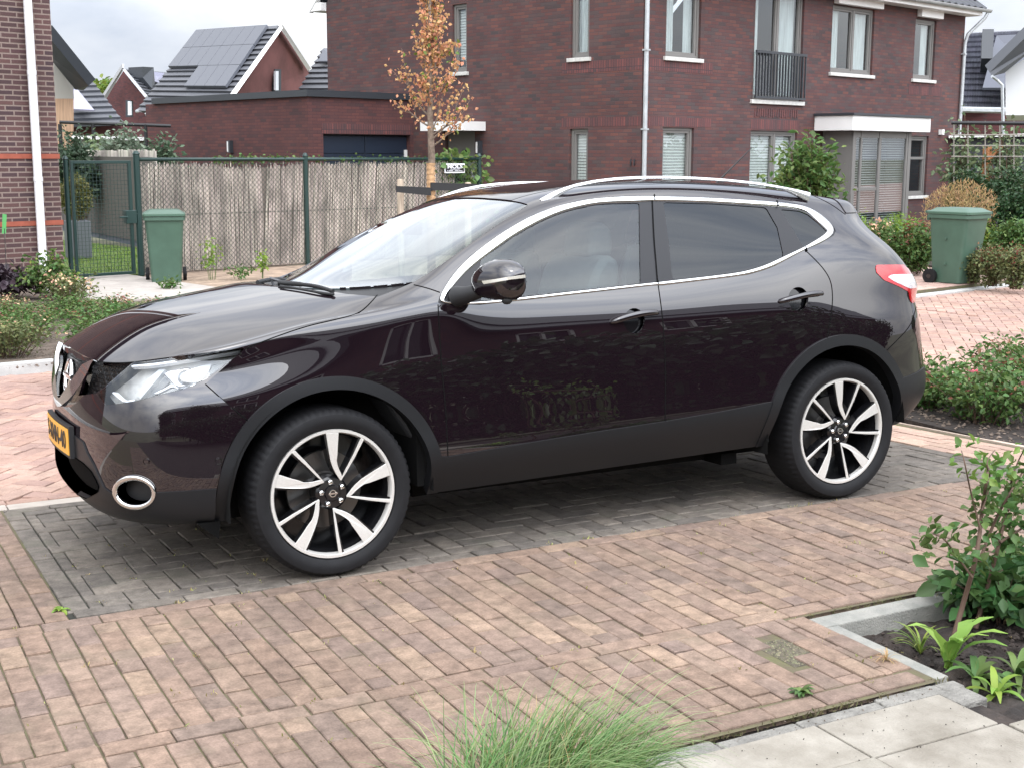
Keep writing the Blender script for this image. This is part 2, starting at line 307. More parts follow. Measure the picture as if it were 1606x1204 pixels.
def tiled_roof(name, parent, x0, x1, y0, z0, y1, z1, m, th=.10, rh=.34, M=None, wav=0):
    """rows of overlapping tiles from the eave (y0,z0) to the ridge (y1,z1)"""
    g = MB(M); L = math.hypot(y1-y0, z1-z0); n = max(2, int(L/rh)); dy, dz = (y1-y0)/L, (z1-z0)/L; ny, nz_ = -dz, dy
    if nz_ < 0: ny, nz_ = -ny, -nz_
    for i in range(n):
        a, b = L*i/n, L*(i+1)/n+.03
        def P(s, h): return (y0+dy*s+ny*h, z0+dz*s+nz_*h)
        p0, p1, p2, p3 = P(a, .0), P(a, .055), P(b, .015), P(b, -.02)
        if wav:
            k = int((x1-x0)/wav); xs = np.linspace(x0, x1, k*6+1); vs = []; fs = []
            for x in xs:
                w_ = .022*math.sin(2*math.pi*(x-x0)/wav); q0, q1, q2 = P(a, 0), P(a, .055+w_), P(b, .015+w_); vs += [(x, *q0), (x, *q1), (x, *q2)]
            for j in range(len(xs)-1): fs += [(3*j, 3*j+3, 3*j+4, 3*j+1), (3*j+1, 3*j+4, 3*j+5, 3*j+2)]
            g.add(vs, fs)
        else:
            g.add([(x0, *p0), (x0, *p1), (x0, *p2), (x0, *p3), (x1, *p0), (x1, *p1), (x1, *p2), (x1, *p3)], [(0, 1, 5, 4), (1, 2, 6, 5), (2, 3, 7, 6), (3, 0, 4, 7), (0, 3, 2, 1), (4, 5, 6, 7)])
    g.box(x0, min(y1-.09, y1+.09), z1-.02, x1, y1+.09, z1+.10)
    return g.build(name, m, parent)
tiled_roof('roof', mh, -.12, FW+.12, -.42, EZ-.02, DEP/2, EZ+4.5, TILED, wav=.3); tiled_roof('roof', mh, -.12, FW+.12, DEP+.42, EZ-.02, DEP/2, EZ+4.5, TILED)
g = MB(); g.box(-.02, -.34, EZ-.14, FW+.02, -.004, EZ+.05); g.box(FW+.005, -.34, EZ-.14, FW+.16, DEP, EZ+.0); g.build('eave_board', WHITE, mh, bevel=.01)
g = MB(); g.box(-.15, DEP+.006, EZ-.16, FW, DEP+.45, EZ+.02); g.prism([(DEP+.45, EZ-.18), (DEP+.45, EZ+.1), (DEP/2, EZ+4.62), (DEP/2, EZ+4.36)], -.16, -.05, 'x'); g.prism([(-.42, EZ-.1), (-.42, EZ+.08), (DEP/2, EZ+4.62), (DEP/2, EZ+4.40)], -.16, -.05, 'x'); g.build('verge_board', WHITE, mh)
g = MB()
vs = [(x, -.41+.065*math.cos(a), EZ-.0+.065*math.sin(a)) for x in (-.1, FW+.38) for a in np.linspace(math.pi, 2*math.pi, 9)]; g.add(vs, [(i, i+1, i+10, i+9) for i in range(8)]); g.add([(p[0], p[1]*.985-.006, p[2]+.004) for p in vs], [(i, i+9, i+10, i+1) for i in range(8)])
g.build('gutter', ZINC, mh, smooth=True)
g = MB(); g.tube([(FW+.28, -.40, EZ-.07), (FW+.24, -.36, EZ-.18), (FW-.02, -.10, EZ-.55), (FW-.06, -.06, EZ-.75), (FW-.08, -.06, .1)], .042, 12)
for z in (4.0, 2.0): g.box(FW-.13, -.11, z, FW-.03, -.004, z+.03)
g.build('downpipe', ZINC, mh, smooth=50)
_q = at(1005, 200, y=C0[1]); g = MB(); g.tube([(.03, -.06, EZ-.1), (.03, -.06, .1)], .042, 12)
for z in (3.48, 2.10, .9): g.box(-.02, -.11, z, .08, -.004, z+.03)
g.build('downpipe', ZINC, mh, smooth=50)
window(mh, 0, *hF[0], cur=[(.68, 1.05), (1.3, 1.6)]); window(mh, 0, *hF[1], blind='full'); window(mh, 0, *hF[2], split=4.10, sill=False, cur=[(3.34, 3.6), (4.15, 4.80)])
window(mh, 0, *hF[3], split=4.12, blind='full'); window(mh, 0, *hF[4], split=6.82, cur=[(6.0, 6.45), (7.05, 7.5)]); window(mh, 0, *hF[5], cur=[(9.8, 10.1)]); window(mh, 0, *hF[6], trans=1.6)
for (a, b, z) in ((6.08, 7.80, 4.75), (9.42, 10.36, 4.72)):
    g = MB(); g.box(a-.12, -.13, z, b-.1, -.004, z+.17); g.build('roller_blind_box', WHITE, mh, bevel=.01)
window(mh, ROT2, *hL[0], cur=[(-1.74, -1.35)]); window(mh, ROT2, *hL[1], sill=False, blind='full'); window(mh, ROT2, *hL[2], blind='half')  # upper curtain and half blind added pale, standing in for sky reflected in the panes
for X0, X1 in ((.0, 2.0), ): soldier(mh, 0, X0+.003, X1, 3.16, 3.36); soldier(mh, 0, X0+.003, X1, 2.18, 2.34)
soldier(mh, ROT2, -2.0, -.003, 3.16, 3.36); soldier(mh, ROT2, -2.0, -.003, 2.18, 2.34); soldier(mh, 0, 3.26, 4.9, 2.17, 2.36); soldier(mh, 0, 9.1, 10.6, 3.02, 3.28)
g = MB(); g.box(3.2, -.05, 2.655, 5.0, .08, 2.735); g.build('stone_sill', STONE, mh, bevel=.006)
# railing of the french window
g = MB(); g.box(3.26, -.09, 3.62, 4.96, -.05, 3.67); g.box(3.26, -.09, 2.76, 4.96, -.05, 2.80)
rl = g.build('balcony_railing', ANTH, mh); g = MB()
for i in range(18): x = 3.27+i*(1.66/17); g.box(x, -.085, 2.80, x+.022, -.055, 3.62)
g.build('bars', ANTH, rl)
# brick relief panel above the ground-floor window
g = MB()
for i in range(20): x = 3.36+i*.075; g.box(x, -.012, 2.40+.02*(i % 2), x+.035, -.002, 2.56+.02*(i % 2))
g.build('relief_bricks', BR_SOLD, mh)
# glazed bay with its white canopy
CYo = -.92
def fu(px, py, yo): p0 = C0+np.array([-drv[1], drv[0], 0])*yo; q = onplane(px, py, p0, drv); return float((q-C0)[:2]@np.array(drv))
c0, c1, b0, b1, b2 = fu(1338, 190, CYo), fu(1460, 190, CYo), fu(1337, 250, -.75), fu(1428, 250, -.75), fu(1378, 250, -.75)
cp = MB(); cp.box(c0, CYo, 2.16, c1, -.004, 2.46); cpo = cp.build('bay_canopy', WHITE, mh, bevel=.008); cp = MB(); cp.box(c0-.04, CYo-.04, 2.464, c1+.04, -.004, 2.51); cp.build('canopy_edge', ANTH, cpo)
g = MB()
for x, w_ in ((b0, .12), (b0+.30, .06), (b2, .09), (b1-.20, .06), (b1-.12, .12)): g.box(x, -.75, -.1, x+w_, -.69, 2.155)
g.box(b0, -.74, 2.02, b1, -.68, 2.157); g.box(b0+.1, -.735, .93, b2, -.69, 1.0); g.box(b0+.1, -.735, .02, b1-.1, -.69, .20); g.box(b0, -.69, -.1, b0+.08, -.01, 2.155); g.box(b1-.08, -.69, -.1, b1, -.01, 2.155)
bay = g.build('bay_window', TAUPE, mh, bevel=.004)
g = MB(); g.box(b0+.1, -.725, .2, b1-.1, -.719, 2.03); g.build('pane', PANE, bay)
g = MB(); g.box(b0+.1, -.20, -.1, b1-.1, -.18, 2.1); g.build('dark_backing', DARKIN, bay)  # same dark sheet, the bay's dim interior is in its colour
g = MB()
for i in range(36): z = .25+i*.05; g.add([(b0+.1, -.64, z), (b1-.1, -.64, z), (b1-.1, -.615, z+.02), (b0+.1, -.615, z+.02)], [(0, 1, 2, 3)])
g.build('blind', mat('grey_blind', (.30, .31, .31), .6), bay)
g = MB(); g.box(10.55, -.10, 2.14, 10.65, -.004, 2.26); g.build('wall_lamp', WHITE, mh)
# side door, canopy, lamp
g = MB(); g.box(-5.45, -.62, 2.13, -4.13, -.004, 2.31); o = put(g.build('door_canopy', WHITE), mh, ROT2)
g = MB(); g.box(-5.38, .08, -.1, -4.46, .12, 2.12); dr_ = put(g.build('front_door', TAUPE), mh, ROT2); g = MB(); g.box(-4.92, .065, 1.2, -4.80, .079, 1.75); g.build('door_window', mat('dark_glass', (.01, .012, .014), .1), dr_); g = MB(); g.box(-4.60, .05, 1.0, -4.57, .08, 1.3); g.build('door_handle', ZINC, dr_)
def wall_lamp(parent, rot, x, z):
    g = MB(); g.box(x-.055, -.09, z-.13, x+.055, -.004, z+.13); a = put(g.build('wall_lamp', ANTH), parent, rot); g = MB(); g.box(x-.052, -.095, z-.11, x-.005, -.0905, z+.11); g.build('lamp_glass', WHITE, a)
wall_lamp(mh, ROT2, -4.28, 1.80)
# house number
me = textmesh0 = None
def textmesh(s, size, ext=.001, bold=False):
    cu = bpy.data.curves.new('t', 'FONT'); cu.body = s; cu.size = size; cu.extrude = ext; cu.align_x = 'CENTER'; cu.align_y = 'CENTER'
    if bold: cu.offset = size*.018
    o = bpy.data.objects.new('t', cu); COL.objects.link(o); dg = bpy.context.evaluated_depsgraph_get(); me = bpy.data.meshes.new_from_object(o.evaluated_get(dg)); bpy.data.objects.remove(o); bpy.data.curves.remove(cu); return me
me = textmesh('11', .17, .01)
for v in me.vertices: v.co = (-.18+v.co.x, -.02-v.co.z, 1.52+v.co.y)
put(link('house_number', me, ANTH), mh, ROT2)
# ------------------------------------------------------------------ garage
_d = ray(648, 152)
GJ = onplane(648, 152, C0, dlv); GC = onplane(482, 143, GJ, drv); GZ = 2.89
ga = thing('garage', 'flat-roofed burgundy brick garage with dark blue-grey door at the side of the house', 'garage', (GC[0], GC[1], 0), DIR)
GW = float(np.hypot(*(GJ-GC)[:2]))
g = holed(MB(), 0, GW-.002, -.2, GZ-.1, [(.36, 2.63, -.19, 2.06)], dep=.2); g.build('front_wall', BR_GAR, ga)
g = MB(); g.add([(-6.6, 0, -.2), (0, 0, -.2), (0, 0, GZ-.1), (-6.6, 0, GZ-.1)], [(0, 1, 2, 3)]); put(g.build('side_wall', BR_GAR), ga, ROT2)
g = MB(); g.box(-.06, -.06, GZ-.1, GW-.01, 6.2, GZ+.03); g.build('roof_edge', ANTH, ga)
g = MB(); g.box(.001, 5.9, -.2, GW-.02, 6.0, GZ-.11); g.build('back_wall', BR_GAR, ga)
gd = MB()
for i in range(6):
    z = -.15+i*.365; gd.box(.37, .12, z, 1.49, .16, z+.355); gd.box(1.51, .12, z, 2.62, .16, z+.355)
gd.build('garage_door', SLATE, ga, bevel=.006); g = MB(); g.box(.36, .15, -.19, 2.63, .18, 2.06); g.build('door_backing', ANTH, ga); g = MB(); g.box(2.54, .08, 1.60, 2.60, .12, 1.75); g.build('door_handle', WHITE, ga)
soldier(ga, 0, .33, 2.66, 2.07, 2.27, m=BR_SOLD); wall_lamp(ga, ROT2, -2.87, 1.81)
# ------------------------------------------------------------------ left house
HC = at(103, 446, z=0)
lh = thing('brick_house', 'brown brick house corner with two orange brick bands at the left edge', 'house', (HC[0], HC[1], 0), DIR)
g = MB(); g.add([(-12, 0, -.2), (0, 0, -.2), (0, 0, 6.6), (-12, 0, 6.6)], [(0, 1, 2, 3)]); g.add([(0, 0, -.2), (0, .9, -.2), (0, .9, 6.6), (0, 0, 6.6)], [(0, 1, 2, 3)]); g.add([(0, .9, -.2), (-12, .9, -.2), (-12, .9, 6.6), (0, .9, 6.6)], [(0, 1, 2, 3)]); g.build('wall', BR_LEFT, lh)
for z0, h_ in ((3.72, .075), (1.60, .06), (.765, .06)):
    g = MB(); g.box(-12, -.012, z0, .012, .01, z0+h_); g.build('brick_band', ORANGE, lh)
g = MB(); X = onplane(50, 200, HC, drv); ux = float((X-HC)[:2]@np.array(drv)); g.tube([(ux, -.09, 7), (ux, -.09, .3), (ux+.01, -.11, .12)], .052, 14)
dp = g.build('downpipe', PVCW, lh, smooth=50); g = MB()
for z in (2.62, 1.32): g.lathe([(.056, z), (.058, z+.03), (.056, z+.06)], 14, (ux, -.09, 0))
g.build('pipe_sleeve', PVCW, dp, smooth=50)
tiled_roof('roof', lh, -12, .3, -.5, 6.55, 4, 9.5, TILED); g = MB(); g.box(-12, -.5, 6.4, .2, 1.0, 6.58); g.build('eave_board', WHITE, lh)
# ------------------------------------------------------------------ houses far behind
def P3(px, py, D): d = ray(px, py); return Vector(CP+d*D/math.hypot(d[0], d[1]))
def slab(mb, pts, th):
    pts = [Vector(p) for p in pts]; n = (pts[1]-pts[0]).cross(pts[2]-pts[0]).normalized(); c = sum(pts, Vector())/len(pts)
    if n.dot(c-Vector(CP)) < 0: n = -n
    k = len(pts); mb.add([tuple(p) for p in pts]+[tuple(p+n*th) for p in pts], [tuple(range(k)), tuple(range(k, 2*k))[::-1]]+[(i, k+i, k+(i+1) % k, (i+1) % k) for i in range(k)])
def rows(mb, a, b, c, d, n, th=.09):
    """tile rows on the quad a-b (ridge) to d-c (eave)"""
    a, b, c, d = map(Vector, (a, b, c, d)); nn = (b-a).cross(d-a).normalized()
    if nn.dot(a-Vector(CP)) > 0: nn = -nn
    for i in range(n):
        t0, t1 = i/n, (i+1)/n; p = [a.lerp(d, t0), b.lerp(c, t0), b.lerp(c, t1)+nn*th, a.lerp(d, t1)+nn*th, b.lerp(c, t1)-nn*.02, a.lerp(d, t1)-nn*.02]
        mb.add([tuple(q) for q in p], [(0, 1, 2, 3), (3, 2, 4, 5), (0, 3, 5), (1, 4, 2)])
def far_house(label, name='house', cat='house'): return thing(name, label, cat, (0, 0, 0))
# big roof with solar panels
h = far_house('dark-tiled house with a large black solar array and white gable boards, behind the garage', 'gabled_house')
A, B, Cc, D_ = P3(312, 49, 68), P3(440, 40, 60), P3(346, 182, 54.5), P3(214, 176, 63)
g = MB(); rows(g, A, B, Cc, D_, 17); g.build('roof', TILE, h)
g = MB(); B2 = P3(440, 44, 60.2); slab(g, [P3(440, 46, 60.6), P3(486, 112, 64.6), P3(486, 260, 64.6), P3(366, 260, 57), P3(366, 158, 57)], .3); g.build('gable_wall', mat('rust_brick', (.13, .05, .045), .9, var=.2, scale=.9, bump=.3, bscale=30), h)
g = MB(); slab(g, [P3(440, 40, 59.8), P3(444, 44, 59.8), P3(362, 160, 55), P3(356, 156, 55)], .3); slab(g, [P3(438, 42, 59.7), P3(443, 39, 59.7), P3(488, 108, 63.6), P3(483, 112, 63.6)], .3); g.build('barge_board', WHITE, h)
g = MB(); slab(g, [P3(217, 176, 62.6), P3(268, 176, 60.5), P3(268, 250, 60.5), P3(228, 250, 62.2)], 1); g.build('wall', BR_BACK, h)
wo_ = MB(); slab(wo_, [P3(431, 109, 60.5), P3(441, 109, 61), P3(441, 144, 61), P3(431, 144, 60.5)], .2); wf = wo_.build('window', ANTH, h); g = MB(); slab(g, [P3(432.5, 112, 60.2), P3(437, 112, 60.4), P3(437, 142, 60.4), P3(432.5, 142, 60.2)], .1); g.build('pane', mat('bright_pane', (.6, .62, .64), .1), wf)
def on_quad(s, t): return A.lerp(B, s).lerp(D_.lerp(Cc, s), t)
nrm = (B-A).cross(D_-A).normalized(); nrm = -nrm if nrm.dot(A-Vector(CP)) > 0 else nrm
g = MB()
for r_, (s0, s1) in enumerate(((.02, .90), (.02, .90), (.42, .90))):
    k = 7 if r_ < 2 else 4
    for i in range(k):
        a, b = s0+(s1-s0)*i/k, s0+(s1-s0)*(i+1)/k-.003; t0, t1 = .03+.235*r_, .03+.235*(r_+1)-.004
        q = [on_quad(a, t0)+nrm*.2, on_quad(b, t0)+nrm*.2, on_quad(b, t1)+nrm*.2, on_quad(a, t1)+nrm*.2]; slab(g, q, .12)
g.build('solar_panels', SOLAR, h)
g = MB(); g.tube([P3(228, 178, 61.5), P3(235, 190, 61.6), P3(235, 235, 61.6)], .05, 6); g.tube([P3(214, 175, 62.9), P3(268, 176, 60.3)], .07, 6); g.build('gutter', ZINC, h)
# house with chimney
h = far_house('small dark brick gabled house with a black chimney, far behind the fence', 'gabled_house')
g = MB(); slab(g, [P3(194, 111, 87), P3(228, 153, 84), P3(233, 192, 84), P3(233, 230, 84), P3(163, 230, 90), P3(165, 157, 90)], .3); g.build('gable_wall', BR_BACK, h)
g = MB(); rows(g, P3(194, 108, 85), P3(262, 114, 90), P3(262, 160, 86), P3(229, 153, 81.5), 9, .1); g.build('roof', TILE, h)
g = MB(); slab(g, [P3(192, 110, 84.6), P3(195, 107, 84.6), P3(231, 151, 81.4), P3(227, 153, 81.4)], .3); slab(g, [P3(195, 107, 84.6), P3(192, 107, 84.6), P3(162, 154, 87.6), P3(166, 157, 87.6)], .3); g.build('barge_board', mat('grey_board', (.32, .32, .33), .6), h)
g = MB(); slab(g, [P3(224, 105, 84), P3(241, 106, 85), P3(243, 131, 85), P3(238, 139, 84), P3(224, 122, 84)], 1); g.build('chimney', ANTH, h)
g = MB(); slab(g, [P3(241, 113, 86), P3(258, 115, 88), P3(250, 131, 86), P3(244, 128, 85)], .05); g.build('solar_panels', SOLARP, h)
g = MB(); slab(g, [P3(197, 157, 83.8), P3(205, 158, 83.5), P3(205, 184, 83.5), P3(197, 184, 83.8)], .2); wf = g.build('window', ANTH, h); g = MB(); slab(g, [P3(200.5, 159, 83.3), P3(204.5, 159.5, 83.1), P3(204.5, 181, 83.1), P3(200.5, 181, 83.3)], .1); g.build('pane', mat('bright_pane2', (.6, .62, .64), .1), wf)
# cream gable with timber
h = far_house('cream rendered gable with timber cladding and a dark overhanging verge beside the brown brick corner', 'gabled_house')
g = MB(); slab(g, [P3(70, 60, 36), P3(88, 92, 36), P3(115, 133, 36.4), P3(116, 155, 36.4), P3(70, 155, 36)], 6); g.build('gable_wall', mat('cream_render', (.42, .40, .36), .9), h)
g = MB(); slab(g, [P3(70, 155, 36), P3(115.5, 155, 36.4), P3(115.5, 260, 36.4), P3(70, 260, 36)], 6); g.build('timber_cladding', mat('timber_cladding', (.42, .27, .17), .8, var=.25, scale=3, stretch=(12, 12, .4)), h)
g = MB(); slab(g, [P3(70, 50, 35), P3(139, 135, 35.6), P3(131, 142, 36.2), P3(118, 141, 36.3), P3(70, 82, 35.6)], .25); g.build('verge', ANTH, h)
h = far_house('grey-tiled roof with a violet solar panel and small chimney, right of the cream gable', 'tiled_roof_house')
g = MB(); rows(g, P3(100, 92, 62), P3(118, 92, 62), P3(196, 196, 54), P3(90, 200, 54), 13, .09); g.build('roof', TILE, h)
g = MB(); slab(g, [P3(106, 92, 61), P3(121, 93, 61), P3(121, 115, 60), P3(106, 100, 60)], .8); g.build('chimney', mat('chimney_stone', (.16, .15, .13), .9), h)
g = MB(); slab(g, [P3(112, 140, 56.5), P3(122, 141, 56.5), P3(148, 173, 54.2), P3(112, 171, 54.2)], .06); g.build('solar_panels', SOLARP, h)
g = MB(); slab(g, [P3(90, 196, 55), P3(190, 196, 55), P3(190, 250, 55), P3(90, 250, 55)], 1); g.build('wall', BR_BACK, h)
h = far_house('grey-tiled roof with a dark solar panel showing between the garage and the big house', 'tiled_roof_house')
g = MB(); rows(g, P3(508, 76, 62), P3(530, 76, 60), P3(530, 150, 54), P3(465, 150, 58), 9, .09); g.build('roof', TILE, h); g = MB(); slab(g, [P3(507, 77, 60), P3(530, 77, 60), P3(530, 96, 58), P3(499, 96, 59)], .06); g.build('solar_panels', SOLAR, h)
g = MB(); slab(g, [P3(470, 148, 59), P3(530, 148, 59), P3(530, 260, 59), P3(470, 260, 59)], 1); g.build('wall', BR_BACK, h)
h = far_house('grey pantiled house with black chimney and solar panels, right of the big brick house', 'tiled_roof_house')
A, B, Cc, D_ = P3(1520, 53, 66), P3(1640, 47, 70), P3(1640, 175, 62), P3(1478, 172, 58)
g = MB(); n_ = 14
for i in range(n_):
    t0, t1 = i/n_, (i+1)/n_; k = 60
    for j in range(k):
        s0, s1 = j/k, (j+1)/k; Q = lambda s, t: A.lerp(B, s).lerp(D_.lerp(Cc, s), t)
        nn = (B-A).cross(D_-A).normalized(); nn = -nn if nn.dot(A-Vector(CP)) > 0 else nn
        m_ = (s0+s1)/2; g.add([tuple(Q(s0, t0)), tuple(Q(m_, t0)+nn*.06), tuple(Q(s1, t0)), tuple(Q(s0, t1)+nn*.07), tuple(Q(m_, t1)+nn*.14), tuple(Q(s1, t1)+nn*.07), tuple(Q(s0, t1)-nn*.03), tuple(Q(s1, t1)-nn*.03)], [(0, 1, 4, 3), (1, 2, 5, 4), (3, 4, 5, 7, 6)])
g.build('roof', mat('pantile', (.075, .078, .10), .42, island=.25), h)
g = MB(); slab(g, [P3(1541, 46, 62), P3(1559, 46, 62), P3(1557, 92, 61), P3(1539, 92, 61)], .9); g.build('chimney', ANTH, h)
g = MB(); slab(g, [P3(1563, 56, 64), P3(1640, 52, 64.5), P3(1640, 138, 60), P3(1541, 138, 58)], .1); g.build('solar_panels', mat('slate_solar', (.055, .06, .08), .3, .2), h)
g = MB(); slab(g, [P3(1484, 172, 60), P3(1640, 175, 60), P3(1640, 300, 60), P3(1484, 300, 60)], 1); g.build('wall', BR_BACK, h)
g = MB(); g.tube([P3(1484, 172, 57.8), P3(1590, 174, 58)], .12, 6); g.build('gutter', ZINC, h)
h = far_house('white rendered gable with a dark verge at the right edge', 'gabled_house')
g = MB(); slab(g, [P3(1577, 112, 44), P3(1640, 70, 44), P3(1640, 181, 44), P3(1577, 181, 44)], 7); g.build('wall', mat('white_render', (.62, .63, .64), .9), h)
g = MB(); slab(g, [P3(1640, 28, 43), P3(1640, 62, 43.6), P3(1575, 115, 43.8), P3(1556, 120, 43), P3(1552, 114, 43)], .35); g.build('verge', mat('verge_grey', (.07, .075, .085), .6), h)
g = MB(); g.tube([P3(1556, 120, 42.8), P3(1564, 126, 43), P3(1572, 134, 43), P3(1574, 240, 43)], .05, 6); g.build('downpipe', ZINC, h)
# ------------------------------------------------------------------ fence, gate
F0 = onplane(218, 300, (4.90, 13.51), drv)
gn = mat('dark_green_metal', (.008, .030, .026), .4, spec=.5)
def fpt(px, py): q = onplane(px, py, F0, drv); return float((q-F0)[:2]@np.array(drv)), float(q[2])
fn = thing('garden_fence', 'dark green tube and chain-link fence lined with weathered reed matting', 'fence', (F0[0], F0[1], 0), DIR)
FL, FZ = 6.3, fpt(480, 250)[1]
for u, r in ((fpt(480, 300)[0], .038), (FL, .038)):
    g = MB(); g.tube([(u, 0, 0), (u, 0, FZ+.05)], r, 12); g.lathe([(r, FZ+.04), (r+.006, FZ+.05), (r*.6, FZ+.09), (0, FZ+.095)], 12, (u, 0, 0)); g.build('post', gn, fn, smooth=50)
g = MB(); g.tube([(0, 0, FZ), (FL, 0, FZ)], .024, 10); g.build('top_rail', gn, fn, smooth=True)
g = MB(); s_ = .072; dz = FZ-.04; k = int(dz/s_); n_ = int(FL/s_)
def wire(g, a, b, w=.0022):
    a, b = Vector(a), Vector(b); d = (b-a).normalized(); p = d.cross(Vector((0, -1, 0)))*w; g.add([tuple(a-p), tuple(a+p), tuple(b+p), tuple(b-p)], [(0, 1, 2, 3)])
for i in range(-k, n_+1):
    for sg in (1, -1):
        pts = []
        x0 = i*s_ if sg > 0 else (i+k)*s_
        x1 = x0+sg*k*s_; z0, z1 = .03, .03+k*s_
        if x0 < 0: z0 += -x0; x0 = 0
        if sg < 0 and x0 > FL: z0 += x0-FL; x0 = FL
        if x1 > FL: z1 -= x1-FL; x1 = FL
        if sg < 0 and x1 < 0: z1 -= -x1; x1 = 0
        if z1-z0 > .02: wire(g, (x0, -.03-.002*sg, z0), (x1, -.03-.002*sg, z1), .0034)
wire(g, (0, -.034, .82), (FL, -.034, .82), .003)
g.build('chain_link', mat('mesh_green_wire', (.035, .05, .042), .5, .3), fn)
g = MB(); x = .06
while x < FL-.6:
    w_ = rnd.uniform(.007, .015); tl = rnd.gauss(0, .010); z1 = FZ-.07+rnd.gauss(0, .022)-(.10 if 1.35 < x < 2.4 else 0)*rnd.random(); y = .03+rnd.uniform(-.012, .012); b_ = rnd.gauss(0, .008)
    lean = -.09 if x > 2.0 else 0
    g.add([(x+tl+b_, y, .02), (x+w_+tl+b_, y-.003, .02), (x+w_+b_*2-lean*.4, y-.003, .8), (x-lean*.4+b_*2, y, .8), (x+w_-tl-lean, y, z1), (x-tl-lean, y+.003, z1)], [(0, 1, 2, 3), (3, 2, 4, 5)]); x += w_*rnd.uniform(.55, .95)
REED = mat('reed', (.40, .345, .295), .9, island=.34, var=.38, scale=1.4, stretch=(2.2, 2.2, 1.1)); g.build('reed_screen', REED, fn)
g = MB(); g.box(.05, .06, 0, FL-.6, .07, FZ-.12); g.build('reed_backing', mat('reed_dark', (.20, .165, .14), .95), fn)
gt = thing('garden_gate', 'dark green steel mesh gate with lock box beside the brick corner', 'gate', (F0[0], F0[1], 0), DIR)
gu = fpt(105, 300)[0]; GZt = fpt(150, 250)[1]
for u, r, z in ((-.02, .045, GZt+.07), (gu, .032, GZt)):
    g = MB(); g.tube([(u, 0, 0), (u, 0, z)], r, 12); g.lathe([(r, z-.01), (r+.008, z), (r*.6, z+.04), (0, z+.045)], 12, (u, 0, 0)); g.build('post', gn, gt, smooth=50)
g = MB(); a, b = gu+.06, -.11
g.box(a, -.02, .03, a+.04, .02, GZt-.02); g.box(b-.045, -.02, .03, b, .02, GZt-.02); g.box(a+.04, -.019, .03, b-.045, .019, .07); g.box(a+.04, -.019, GZt-.06, b-.045, .019, GZt-.02); g.build('gate_frame', gn, gt, bevel=.004)
g = MB(); x = a+.06
while x < b-.05: g.box(x, -.0025, .05, x+.004, .0025, GZt-.04); x += .05
z = .10
while z < GZt-.05: g.box(a+.02, -.006, z, b-.02, -.002, z+.004); z += .05
g.build('mesh_panel', gn, gt)
g = MB(); g.box(b-.12, -.045, .72, b+.04, .045, .90); g.box(b-.22, -.07, .80, b-.10, -.045, .825); g.box(b, -.03, .84, b+.12, .03, .86); g.build('lock_box', gn, gt, bevel=.006)
g = MB(); g.tube([(gu+.1, -.03, .12), (gu+.13, -.08, .10), (gu+.16, -.08, -.0)], .008, 6); g.build('latch', gn, gt)
# sign on the fence
sgn = thing('fence_sign', 'small black sign with white border and lettering on the fence top rail', 'sign', (F0[0], F0[1], 0), DIR)
u0, z1 = fpt(694, 257); u1, z0 = fpt(725.5, 271.5)
g = MB(); g.box(u0, -.055, z0, u1, -.05, z1); g.build('sign_board', mat('sign_white', (.75, .76, .78), .5), sgn); g = MB(); g.box(u0+.02, -.058, z0+.02, u1-.02, -.0555, z1-.02); g.build('sign_face', mat('sign_black', (.008, .008, .012), .5), sgn)
def words(s, cx, cz, hgt, wid, name):
    me = textmesh(s, hgt*1.35, .0008, True); xs = [v.co.x for v in me.vertices]; w0 = max(xs)-min(xs)
    for v in me.vertices: v.co = (cx+v.co.x*wid/w0, -.0595-v.co.z, cz+v.co.y)
    link(name, me, bpy.data.materials['sign_white'], sgn)
cx = (u0+u1)/2; W_ = u1-u0
words('MOLS', cx, z0+(z1-z0)*.66, .062, W_*.74, 'sign_lettering')
g = MB()
for t0, t1, zz, hh in ((.27, .74, .40, .010), (.12, .17, .24, .013), (.20, .40, .24, .015), (.50, .66, .24, .015), (.68, .88, .24, .012)): g.box(u0+W_*t0, -.0598, z0+(z1-z0)*zz-hh/2, u0+W_*t1, -.0588, z0+(z1-z0)*zz+hh/2)
g.build('sign_small_print', mat('sign_grey', (.45, .46, .48), .5), sgn)
# back garden: slat fence, path, lawn, planter
SL0 = at(212, 385, z=0); SL1 = at(120, 366, z=0)
dsl = (SL1-SL0)[:2]; Lsl = float(np.hypot(*dsl)); asl = math.atan2(dsl[1], dsl[0])
sf = thing('slat_fence', 'tall fence of weathered upright wooden slats behind the gate', 'fence', (SL0[0], SL0[1], 0), asl)
g = MB(); x = -1.5
while x < Lsl+2: g.box(x, -.01, .16, x+.055, .012, 1.72+rnd.gauss(0, .01)); x += .088
g.build('slats', mat('weathered_slat', (.46, .42, .37), .85, island=.4), sf); g = MB(); g.box(-1.5, .03, .4, Lsl+2, .06, .48); g.box(-1.5, .03, 1.4, Lsl+2, .06, 1.48); g.box(-1.5, .06, .1, Lsl+2, .07, 1.6); g.build('rails', mat('rail_wood', (.10, .09, .08), .9), sf)
g = MB(); g.box(-1.5, -.04, 0, Lsl+2, .04, .18); g.build('concrete_base', mat('grey_base', (.12, .13, .15), .9), sf); g = MB()
for x in (0, 1.8, 3.6, 5.4): g.box(x, -.05, 0, x+.1, -.02, 1.7)
g.build('post', mat('post_concrete', (.33, .33, .33), .9), sf)
